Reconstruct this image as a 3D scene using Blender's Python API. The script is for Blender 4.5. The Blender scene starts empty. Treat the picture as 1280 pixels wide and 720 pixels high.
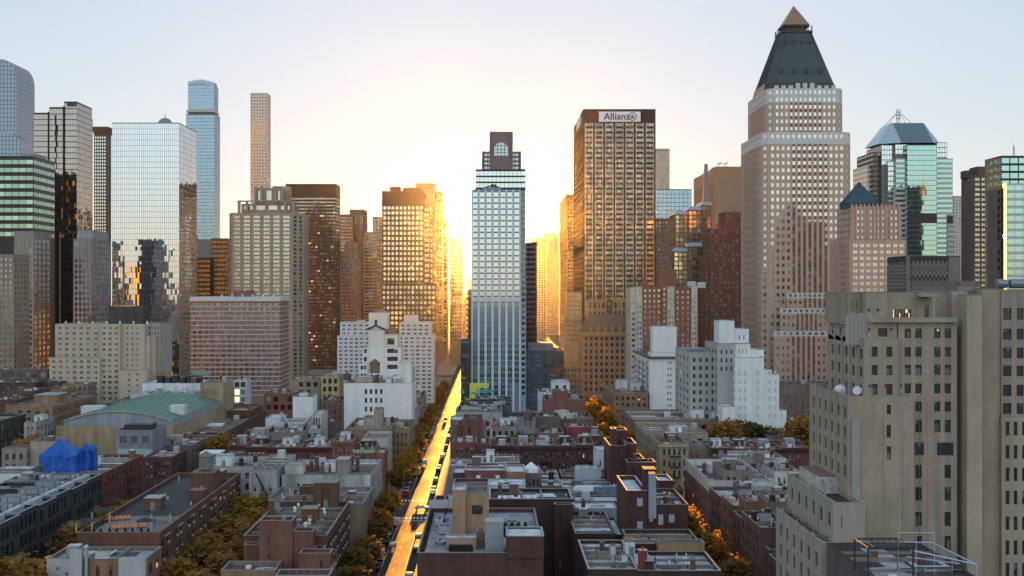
import bpy, math, random
from math import radians as RAD, sin, cos, pi, atan2, sqrt
random.seed(7)
scene = bpy.context.scene
COL = scene.collection

# ------------------------------------------------------------------ camera, sky, sun, exposure
F, CX, HY, H = 1600.0, 614.0, 360.0, 70.0
cam_data = bpy.data.cameras.new('camera')
cam = bpy.data.objects.new('camera', cam_data)
COL.objects.link(cam)
cam.location = (0, 0, H)
cam.rotation_euler = (pi/2, 0, 0)
cam_data.sensor_width = 36
cam_data.lens = 36*F/1280
cam_data.shift_x = (640-CX)/1280
cam_data.shift_y = (HY-360)/1280
cam_data.clip_start = 1
cam_data.clip_end = 60000
scene.camera = cam

SUN_EL, SUN_AZ = RAD(2.2), 0.0
CAP = 1.76
world = bpy.data.worlds.new('World')
scene.world = world
world.use_nodes = True
wn, wl = world.node_tree.nodes, world.node_tree.links
wn.clear()
w_out = wn.new('ShaderNodeOutputWorld')
w_bg = wn.new('ShaderNodeBackground')
w_sky = wn.new('ShaderNodeTexSky')
w_sky.sky_type = 'NISHITA'
w_sky.sun_disc = False
w_sky.sun_elevation = SUN_EL
w_sky.sun_rotation = 0.0
w_sky.altitude = 60
w_sky.air_density = 1.0
w_sky.dust_density = 0.4
w_sky.ozone_density = 4.0
w_hsv = wn.new('ShaderNodeHueSaturation')
w_hsv.inputs['Saturation'].default_value = 0.85
w_gam = wn.new('ShaderNodeGamma')
w_gam.inputs[1].default_value = 0.29
wl.new(w_sky.outputs[0], w_gam.inputs[0])
wl.new(w_gam.outputs[0], w_hsv.inputs['Color'])
w_gain = wn.new('ShaderNodeMix'); w_gain.data_type = 'RGBA'; w_gain.blend_type = 'MULTIPLY'
w_gain.inputs[0].default_value = 1.0
w_gain.inputs[7].default_value = (1.04, .99, .985, 1)
wl.new(w_hsv.outputs[0], w_gain.inputs[6])
# added fill: unseen western half of the sky brightened to lift shaded facades
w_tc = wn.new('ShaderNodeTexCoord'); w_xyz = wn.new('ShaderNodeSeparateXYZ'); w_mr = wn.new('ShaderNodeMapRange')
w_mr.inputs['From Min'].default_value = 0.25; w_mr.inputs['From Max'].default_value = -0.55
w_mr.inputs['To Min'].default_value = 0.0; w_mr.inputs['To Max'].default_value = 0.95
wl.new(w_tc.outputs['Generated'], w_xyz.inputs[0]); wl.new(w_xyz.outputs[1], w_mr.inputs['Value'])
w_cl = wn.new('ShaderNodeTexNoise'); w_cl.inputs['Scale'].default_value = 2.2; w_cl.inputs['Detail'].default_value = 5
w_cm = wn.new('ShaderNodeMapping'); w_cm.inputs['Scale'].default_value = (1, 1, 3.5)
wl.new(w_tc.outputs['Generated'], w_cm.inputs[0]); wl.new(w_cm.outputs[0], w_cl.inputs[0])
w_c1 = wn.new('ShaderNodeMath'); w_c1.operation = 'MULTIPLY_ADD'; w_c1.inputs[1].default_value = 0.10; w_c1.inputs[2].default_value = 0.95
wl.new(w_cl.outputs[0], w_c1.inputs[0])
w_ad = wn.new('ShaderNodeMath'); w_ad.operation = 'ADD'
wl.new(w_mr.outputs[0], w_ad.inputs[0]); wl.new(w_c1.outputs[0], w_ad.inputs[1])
w_cap = wn.new('ShaderNodeMix'); w_cap.data_type = 'RGBA'; w_cap.blend_type = 'DARKEN'; w_cap.inputs[0].default_value = 1
w_cap.inputs[7].default_value = (CAP*.985, CAP*1.02, CAP*1.035, 1)
wl.new(w_gain.outputs[2], w_cap.inputs[6])
w_tint = wn.new('ShaderNodeMix'); w_tint.data_type = 'RGBA'
w_tint.inputs[6].default_value = (.95, 1.01, 1.03, 1); w_tint.inputs[7].default_value = (1.035, .985, .92, 1)
wl.new(w_mr.outputs[0], w_tint.inputs[0])
w_s0 = wn.new('ShaderNodeVectorMath'); w_s0.operation = 'MULTIPLY'
wl.new(w_cap.outputs[2], w_s0.inputs[0]); wl.new(w_tint.outputs[2], w_s0.inputs[1])
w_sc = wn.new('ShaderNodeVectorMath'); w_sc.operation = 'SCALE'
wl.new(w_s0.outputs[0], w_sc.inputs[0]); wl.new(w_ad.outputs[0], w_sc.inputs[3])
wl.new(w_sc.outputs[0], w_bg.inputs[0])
w_bg.inputs[1].default_value = 0.09
wl.new(w_bg.outputs[0], w_out.inputs[0])

sun_data = bpy.data.lights.new('sun', 'SUN')
sun_data.energy = 4.2
sun_data.angle = RAD(0.5)
sun_data.color = (1.0, 0.385, 0.055)
sun = bpy.data.objects.new('sun', sun_data)
COL.objects.link(sun)
sun.location = (-20, 3000, 200)
sun.rotation_euler = (-(pi/2-SUN_EL), 0, 0)

vs = scene.view_settings
vs.view_transform = 'Standard'
vs.look = 'None'
vs.gamma = 1
vs.exposure = 2.9
vs.use_curve_mapping = False
cy = scene.cycles
cy.use_denoising = True
cy.max_bounces = 5
cy.diffuse_bounces = 3
cy.glossy_bounces = 3
cy.transmission_bounces = 3
cy.volume_bounces = 0
cy.transparent_max_bounces = 6
cy.sample_clamp_indirect = 4
cy.caustics_reflective = False
cy.caustics_refractive = False

# ------------------------------------------------------------------ helpers
def fx(px, Y): return (px-CX)*Y/F
def fz(py, Y): return H-(py-HY)*Y/F
def roofY(py, z): return (H-z)*F/(py-HY)
def pxm(n, Y): return n*Y/F

class MB:
    def __init__(s): s.v=[]; s.f=[]; s.m=[]; s.mats=[]
    def mi(s, mat):
        for i, q in enumerate(s.mats):
            if q is mat: return i
        s.mats.append(mat); return len(s.mats)-1
    def poly(s, pts, mat):
        n=len(s.v); s.v.extend(pts); s.f.append(tuple(range(n, n+len(pts)))); s.m.append(s.mi(mat))
    def box(s, x0,x1,y0,y1,z0,z1, mat, top=None, bottom=True):
        n=len(s.v)
        s.v.extend([(x0,y0,z0),(x1,y0,z0),(x1,y1,z0),(x0,y1,z0),(x0,y0,z1),(x1,y0,z1),(x1,y1,z1),(x0,y1,z1)])
        a=s.mi(mat); t=s.mi(top) if top else a
        for q,mm in (((0,1,5,4),a),((1,2,6,5),a),((2,3,7,6),a),((3,0,4,7),a),((4,5,6,7),t)):
            s.f.append(tuple(n+i for i in q)); s.m.append(mm)
        if bottom: s.f.append((n+3,n+2,n+1,n)); s.m.append(a)
    def prism(s, pl, z0, z1, mat, top=None, bottom=False):
        k=len(pl)
        for i in range(k):
            a=pl[i]; b=pl[(i+1)%k]
            s.poly([(a[0],a[1],z0),(b[0],b[1],z0),(b[0],b[1],z1),(a[0],a[1],z1)],mat)
        s.poly([(p[0],p[1],z1) for p in pl], top or mat)
        if bottom: s.poly([(p[0],p[1],z0) for p in reversed(pl)], mat)
    def frust(s, p0, z0, p1, z1, mat, cap=True):
        k=len(p0)
        for i in range(k):
            j=(i+1)%k
            s.poly([(p0[i][0],p0[i][1],z0),(p0[j][0],p0[j][1],z0),(p1[j][0],p1[j][1],z1),(p1[i][0],p1[i][1],z1)],mat)
        if cap: s.poly([(p[0],p[1],z1) for p in p1], mat)
    def cyl(s, x,y,z0,z1,r,mat,n=12,r2=None,top=None):
        p0=[(x+r*cos(2*pi*i/n),y+r*sin(2*pi*i/n)) for i in range(n)]
        rr=r if r2 is None else max(r2,.001)
        p1=[(x+rr*cos(2*pi*i/n),y+rr*sin(2*pi*i/n)) for i in range(n)]
        k=len(p0)
        s.frust(p0,z0,p1,z1,mat,False)
        s.poly([(p[0],p[1],z1) for p in p1], top or mat)
        s.poly([(p[0],p[1],z0) for p in reversed(p0)], mat)
    def bar(s, a, b, r, mat, n=5, r2=None):
        ax,ay,az=a; bx,by,bz=b
        d=(bx-ax,by-ay,bz-az); L=sqrt(d[0]**2+d[1]**2+d[2]**2) or 1e-6
        d=(d[0]/L,d[1]/L,d[2]/L)
        up=(0,0,1) if abs(d[2])<.9 else (1,0,0)
        u=(d[1]*up[2]-d[2]*up[1], d[2]*up[0]-d[0]*up[2], d[0]*up[1]-d[1]*up[0])
        l=sqrt(sum(c*c for c in u)); u=tuple(c/l for c in u)
        w=(u[1]*d[2]-u[2]*d[1], u[2]*d[0]-u[0]*d[2], u[0]*d[1]-u[1]*d[0])
        r2=r if r2 is None else r2
        def ring(c,rr): return [tuple(c[k]+rr*(cos(t)*u[k]+sin(t)*w[k]) for k in range(3)) for t in [2*pi*i/n for i in range(n)]]
        p=ring(a,r); q=ring(b,r2)
        for i in range(n):
            j=(i+1)%n
            s.poly([p[i],q[i],q[j],p[j]],mat)
        s.poly(list(p),mat); s.poly(list(reversed(q)),mat)
    def mesh(s, name, off=(0,0,0)):
        me=bpy.data.meshes.new(name)
        ox,oy,oz=off
        me.from_pydata([(x-ox,y-oy,z-oz) for x,y,z in s.v],[],s.f)
        for m in s.mats: me.materials.append(m)
        if len(s.mats)>1: me.polygons.foreach_set('material_index', s.m)
        me.update()
        return me
    def build(s, name, parent=None, off=(0,0,0), kind=None):
        o=bpy.data.objects.new(name, s.mesh(name, off))
        COL.objects.link(o)
        if parent is not None: o.parent=parent
        else: o.location=off
        if kind: o['kind']=kind
        return o

def tag(o, label, cat, group=None, kind=None):
    o['label']=label; o['category']=cat
    if group: o['group']=group
    if kind: o['kind']=kind
    return o
def empty(name, loc, label, cat, group=None):
    o=bpy.data.objects.new(name, None); COL.objects.link(o)
    o.location=loc; o.empty_display_size=1
    return tag(o,label,cat,group)
def copy_tree(o, parent=None):
    c=o.copy(); COL.objects.link(c)
    if parent is not None: c.parent=parent
    for ch in list(o.children): copy_tree(ch, c)
    return c
def struct(mb, name):
    o=mb.build(name); o['kind']='structure'; return o

# ------------------------------------------------------------------ materials
_mc={}
def _new(name):
    m=bpy.data.materials.new(name); m.use_nodes=True
    nt=m.node_tree; nt.nodes.clear()
    out=nt.nodes.new('ShaderNodeOutputMaterial'); p=nt.nodes.new('ShaderNodeBsdfPrincipled')
    nt.links.new(p.outputs[0],out.inputs[0])
    return m,nt,p
def _noise(nt, scale, mapscale=(1,1,1), detail=4, rough=.6, coord='Object'):
    tc=nt.nodes.new('ShaderNodeTexCoord'); mp=nt.nodes.new('ShaderNodeMapping'); nz=nt.nodes.new('ShaderNodeTexNoise')
    mp.inputs['Scale'].default_value=mapscale
    nz.inputs['Scale'].default_value=scale; nz.inputs['Detail'].default_value=detail; nz.inputs['Roughness'].default_value=rough
    nt.links.new(tc.outputs[coord],mp.inputs[0]); nt.links.new(mp.outputs[0],nz.inputs[0])
    return nz
def _ramp(nt, src, stops, interp='LINEAR'):
    r=nt.nodes.new('ShaderNodeValToRGB'); r.color_ramp.interpolation=interp
    e=r.color_ramp.elements
    while len(e)<len(stops): e.new(.5)
    for k,(p,c) in enumerate(stops):
        e[k].position=p; e[k].color=(*c,1) if len(c)==3 else c
    nt.links.new(src,r.inputs[0]); return r
def _mul(nt,a,b,fac=1.0):
    m=nt.nodes.new('ShaderNodeMix'); m.data_type='RGBA'; m.blend_type='MULTIPLY'; m.inputs[0].default_value=fac
    nt.links.new(a,m.inputs[6]); nt.links.new(b,m.inputs[7]); return m
def wall(r,g,b,var=.22,rough=.85,streak=.25,course=True):
    """masonry: blotches, rain streaks and fine coursing around one base colour"""
    k=('w',r,g,b,var,rough,streak,course)
    if k in _mc: return _mc[k]
    r,g,b=[min(.80,x*1.28) for x in (r,g,b)]
    m,nt,p=_new('masonry')
    n1=_noise(nt,.22,(1,1,1),5,.65); n2=_noise(nt,1.0,(.55,.55,.05),4,.6); n3=_noise(nt,1.0,(1.6,1.6,5.0) if course else (2,2,2),3,.7)
    c=(r,g,b)
    r1=_ramp(nt,n1.outputs[0],[(.25,tuple(x*(1-var) for x in c)),(.75,tuple(min(1,x*(1+var*.7)) for x in c))])
    r2=_ramp(nt,n2.outputs[0],[(.35,(1-streak,)*3),(.62,(1,1,1))])
    r3=_ramp(nt,n3.outputs[0],[(.3,(.80,.80,.80)),(.7,(1.0,1.0,1.0))])
    a=_mul(nt,r1.outputs[0],r2.outputs[0]); b2=_mul(nt,a.outputs[2],r3.outputs[0])
    nt.links.new(b2.outputs[2],p.inputs['Base Color'])
    p.inputs['Roughness'].default_value=rough
    p.inputs['Specular IOR Level'].default_value=.25
    _mc[k]=m; return m
def roofm(r,g,b,patch=.35,rough=.8):
    """roofing: patched felt, ponding stains and seams"""
    k=('r',r,g,b,patch,rough)
    if k in _mc: return _mc[k]
    m,nt,p=_new('roofing')
    n1=_noise(nt,.35,(1,1,1),6,.7); n2=_noise(nt,2.5,(1,1,1),4,.7)
    tc=nt.nodes.new('ShaderNodeTexCoord'); vo=nt.nodes.new('ShaderNodeTexBrick')
    vo.inputs['Scale'].default_value=.45; vo.inputs['Mortar Size'].default_value=.012; vo.inputs['Bias'].default_value=0
    vo.inputs['Color1'].default_value=(1,1,1,1); vo.inputs['Color2'].default_value=(1-patch*.5,)*3+(1,); vo.inputs['Mortar'].default_value=(.6,.6,.6,1)
    nt.links.new(tc.outputs['Object'],vo.inputs[0])
    c=(r,g,b)
    r1=_ramp(nt,n1.outputs[0],[(.30,tuple(x*(1-patch*1.5) for x in c)),(.42,tuple(x*.8 for x in c)),(.5,c),(.58,tuple(min(.9,x*(1+patch*.9)) for x in c)),(.72,tuple(min(.9,x*(1+patch*.4)) for x in c))])
    r2=_ramp(nt,n2.outputs[0],[(.3,(.72,.72,.72)),(.65,(1,1,1))])
    a=_mul(nt,r1.outputs[0],r2.outputs[0]); b2=_mul(nt,a.outputs[2],vo.outputs[0])
    nt.links.new(b2.outputs[2],p.inputs['Base Color']); p.inputs['Roughness'].default_value=rough
    _mc[k]=m; return m
def plain(name,r,g,b,rough=.6,metal=0.0,var=.14,spec=.4):
    k=('p',name,r,g,b,rough,metal)
    if k in _mc: return _mc[k]
    m,nt,p=_new(name)
    n1=_noise(nt,1.3,(1,1,1),4,.65)
    c=(r,g,b)
    r1=_ramp(nt,n1.outputs[0],[(.3,tuple(x*(1-var) for x in c)),(.7,tuple(min(1,x*(1+var)) for x in c))])
    nt.links.new(r1.outputs[0],p.inputs['Base Color'])
    p.inputs['Roughness'].default_value=rough; p.inputs['Metallic'].default_value=metal; p.inputs['Specular IOR Level'].default_value=spec
    _mc[k]=m; return m
def _rand(nt):
    oi=nt.nodes.new('ShaderNodeObjectInfo'); ge=nt.nodes.new('ShaderNodeNewGeometry')
    ad=nt.nodes.new('ShaderNodeMath'); ad.operation='ADD'
    fr=nt.nodes.new('ShaderNodeMath'); fr.operation='FRACT'
    nt.links.new(oi.outputs['Random'],ad.inputs[0]); nt.links.new(ge.outputs['Random Per Island'],ad.inputs[1]); nt.links.new(ad.outputs[0],fr.inputs[0])
    return fr
def glass(name, tint, refl=.35, rough=.06, blinds=.22, blindc=(.34,.31,.26), dark=(.012,.014,.017), lit=0.0, litc=(1.0,.62,.28), lite=.5):
    """window glass: coated reflection over a dark room, some panes with blinds drawn, a few rooms lit"""
    k=('g',name,tint,refl,rough,blinds,blindc,dark,lit,lite)
    if k in _mc: return _mc[k]
    m,nt,p=_new(name)
    rd=_rand(nt)
    b0=1-blinds
    rc=_ramp(nt,rd.outputs[0],[(0,dark),(b0*.55,tuple(x*2.2 for x in dark)),(b0,tuple(x*.55 for x in blindc)),(b0+blinds*.5,blindc)],'CONSTANT')
    nt.links.new(rc.outputs[0],p.inputs['Base Color'])
    p.inputs['Roughness'].default_value=.25; p.inputs['Specular IOR Level'].default_value=.5
    gl=nt.nodes.new('ShaderNodeBsdfGlossy'); gl.inputs['Color'].default_value=(*tint,1); gl.inputs['Roughness'].default_value=rough
    fr=nt.nodes.new('ShaderNodeLayerWeight'); fr.inputs['Blend'].default_value=.35
    mr=nt.nodes.new('ShaderNodeMapRange'); mr.inputs['From Min'].default_value=0; mr.inputs['From Max'].default_value=1
    mr.inputs['To Min'].default_value=refl; mr.inputs['To Max'].default_value=.95
    nt.links.new(fr.outputs['Fresnel'],mr.inputs['Value'])
    mx=nt.nodes.new('ShaderNodeMixShader')
    nt.links.new(mr.outputs[0],mx.inputs[0]); nt.links.new(p.outputs[0],mx.inputs[1]); nt.links.new(gl.outputs[0],mx.inputs[2])
    out=[n for n in nt.nodes if n.type=='OUTPUT_MATERIAL'][0]
    nt.links.new(mx.outputs[0],out.inputs[0])
    if lit>0:
        rl=nt.nodes.new('ShaderNodeMath'); rl.operation='MULTIPLY'; rl.inputs[1].default_value=7.31
        r2=nt.nodes.new('ShaderNodeMath'); r2.operation='FRACT'
        r3=nt.nodes.new('ShaderNodeMath'); r3.operation='LESS_THAN'; r3.inputs[1].default_value=lit
        r4=nt.nodes.new('ShaderNodeMath'); r4.operation='MULTIPLY'; r4.inputs[1].default_value=lite
        nt.links.new(rd.outputs[0],rl.inputs[0]); nt.links.new(rl.outputs[0],r2.inputs[0]); nt.links.new(r2.outputs[0],r3.inputs[0]); nt.links.new(r3.outputs[0],r4.inputs[0])
        p.inputs['Emission Color'].default_value=(*litc,1); nt.links.new(r4.outputs[0],p.inputs['Emission Strength'])
    _mc[k]=m; return m

# palette
G_STD  = glass('window_glass',(.80,.88,.92),.13,.08,.25,lit=.006,lite=.12)
G_FAR  = glass('tower_window_glass',(.80,.84,.82),.32,.12,.22,(.30,.28,.24))
G_BRIGHT=glass('pale_window_glass',(.92,.98,.92),.62,.10,.30,(.5,.5,.44))
G_TEAL = glass('green_window_glass',(.62,.86,.88),.38,.06,.12,(.22,.28,.27))
G_DARK = glass('dark_window_glass',(.62,.68,.72),.10,.07,.10,(.20,.19,.17),lit=.004,lite=.1)
FRAME_D= plain('dark_window_frame',.03,.03,.032,.5)
FRAME_W= plain('pale_window_frame',.42,.42,.41,.5)
FRAME_B= plain('brown_window_frame',.10,.075,.055,.5)
STEEL  = plain('galvanised_steel',.42,.44,.46,.45,.6)
DARKST = plain('dark_steel',.035,.036,.04,.5,.3)
WHITEP = plain('white_paint',.74,.75,.76,.55)
GREYP  = plain('grey_paint',.30,.31,.33,.6)
WOODD  = plain('weathered_cedar',.14,.085,.055,.85)
R_TAR  = roofm(.040,.041,.046)
R_GREY = roofm(.115,.123,.14)
R_SILV = roofm(.64,.70,.78,.30,.5)
R_MID  = roofm(.20,.215,.245)
COPE   = plain('stone_coping',.22,.215,.205,.8)
COPE_M = plain('metal_coping',.30,.32,.35,.5)
COPE_T = plain('clay_coping',.22,.13,.09,.8)

# ------------------------------------------------------------------ facades and buildings
def S(n, fl, wf=.55, hf=.52, top=1.5, m=.6, zmin=None, rec=.18, kind='win', mat=None, style='plain', sp=None, spm=None, grp=1, gap=.25, sk=None, frame=None, rows=None):
    return dict(n=n,fl=fl,wf=wf,hf=hf,top=top,m=m,zmin=zmin,rec=rec,kind=kind,mat=mat,style=style,sp=sp,spm=spm,grp=grp,gap=gap,sk=sk,frame=frame,rows=rows)

def facade(mb, wm, p, u, W, z0, z1, sp, out):
    ux,uy=u; nx,ny=uy,-ux
    def P(a,z,d=0): return (p[0]+ux*a-nx*d, p[1]+uy*a-ny*d, z)
    if sp is None:
        mb.poly([P(0,z0),P(W,z0),P(W,z1),P(0,z1)],wm); return
    n=sp['n']; m=min(sp['m'],W*.2); pitch=(W-2*m)/n; w=pitch*sp['wf']
    cols=[]
    for i in range(n):
        c=m+pitch*(i+.5)
        if sp['grp']>1:
            g=sp['grp']; gw=w/g
            for k in range(g):
                a=c-w/2+k*gw; cols.append((a+(gw*sp['gap']*.5 if g>1 else 0), a+gw-gw*sp['gap']*.5))
        else: cols.append((c-w/2,c+w/2))
    if sp['rows']: rows=sorted([r for r in sp['rows'] if r[0]>=z0 and r[1]<=z1])
    else:
        fl=sp['fl']; h=fl*sp['hf']; rows=[]
        zmin=max(z0+.3, sp['zmin'] if sp['zmin'] is not None else z0+.3)
        zt=z1-sp['top']
        while zt-h>zmin:
            rows.append((zt-h,zt)); zt-=fl
        rows.reverse()
    rec=sp['rec']; sk=sp['sk']; spc=sp['sp']
    zz=z0
    def hstrip(za,zb):
        if zb-za<1e-4: return
        if spc is None:
            mb.poly([P(0,za),P(W,za),P(W,zb),P(0,zb)],wm); return
        a0=0
        for ci,(a,b) in enumerate(cols):
            mb.poly([P(a0,za),P(a,za),P(a,zb),P(a0,zb)],wm)
            mb.poly([P(a,za),P(b,za),P(b,zb),P(a,zb)],sp['spm'] if (spc=='all' or ci in spc) else wm); a0=b
        mb.poly([P(a0,za),P(W,za),P(W,zb),P(a0,zb)],wm)
    ang=atan2(uy,ux)
    for ri,(c,d) in enumerate(rows):
        hstrip(zz,c); zz=d; a0=0
        for ci,(a,b) in enumerate(cols):
            if sk and sk(ci,len(rows)-1-ri): continue
            mb.poly([P(a0,c),P(a,c),P(a,d),P(a0,d)],wm); a0=b
            if rec>0:
                mb.poly([P(a,c),P(b,c),P(b,c,rec),P(a,c,rec)],wm)
                mb.poly([P(a,d,rec),P(b,d,rec),P(b,d),P(a,d)],wm)
                mb.poly([P(a,c),P(a,c,rec),P(a,d,rec),P(a,d)],wm)
                mb.poly([P(b,c,rec),P(b,c),P(b,d),P(b,d,rec)],wm)
            q=P(a,c,rec)
            out.append((q,ang,b-a,d-c,sp))
        mb.poly([P(a0,c),P(W,c),P(W,d),P(a0,d)],wm)
    hstrip(zz,z1)

_wm={}
REG=[]; BLK=[]
ROOFKIDS={'chimney','skylight','vent_pipe','roof_hatch','roof_pipe','roofing_patch','party_wall','turbine_vent','roof_condenser'}
def pane_geom(mb, q, ang, w, h, style, gm, fm, jit=0.0):
    ux,uy=cos(ang),sin(ang); nx,ny=uy,-ux
    def P(a,z,d=0): return (q[0]+ux*a+nx*d, q[1]+uy*a+ny*d, q[2]+z)
    if style=='plain':
        if jit: j=[random.uniform(-jit,jit) for _ in range(3)]; j.append(j[0]+j[2]-j[1])
        else: j=[0]*4
        mb.poly([P(0,0,j[0]),P(w,0,j[1]),P(w,h,j[2]),P(0,h,j[3])],gm); return
    t=min(.09,w*.09); 
    zm=h*.5
    def bar(a,b,c,d,e): mb.poly([P(a,c,e),P(b,c,e),P(b,d,e),P(a,d,e)],fm)
    if style=='sash':
        mb.poly([P(t,t,.01),P(w-t,t,.01),P(w-t,zm-t*.4,.01),P(t,zm-t*.4,.01)],gm)
        mb.poly([P(t,zm+t*.4,.05),P(w-t,zm+t*.4,.05),P(w-t,h-t,.05),P(t,h-t,.05)],gm)
        bar(0,w,0,t,.07); bar(0,w,h-t,h,.07); bar(0,t,t,h-t,.07); bar(w-t,w,t,h-t,.07); bar(t,w-t,zm-t*.4,zm+t*.4,.07)
    elif style in('case','grid'):
        k=2 if style=='case' else 3
        xs=[t+(w-2*t)*i/k for i in range(k+1)]
        for i in range(k):
            for (c,d) in ((t,h*.68),(h*.68,h-t)):
                mb.poly([P(xs[i]+t*.35,c+t*.3,.01),P(xs[i+1]-t*.35,c+t*.3,.01),P(xs[i+1]-t*.35,d-t*.3,.01),P(xs[i]+t*.35,d-t*.3,.01)],gm)
        bar(0,w,0,t,.05); bar(0,w,h-t,h,.05)
        for x in xs: bar(max(0,x-t*.5),min(w,x+t*.5),t,h-t,.05)
        bar(t,w-t,h*.68-t*.4,h*.68+t*.4,.054)

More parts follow.
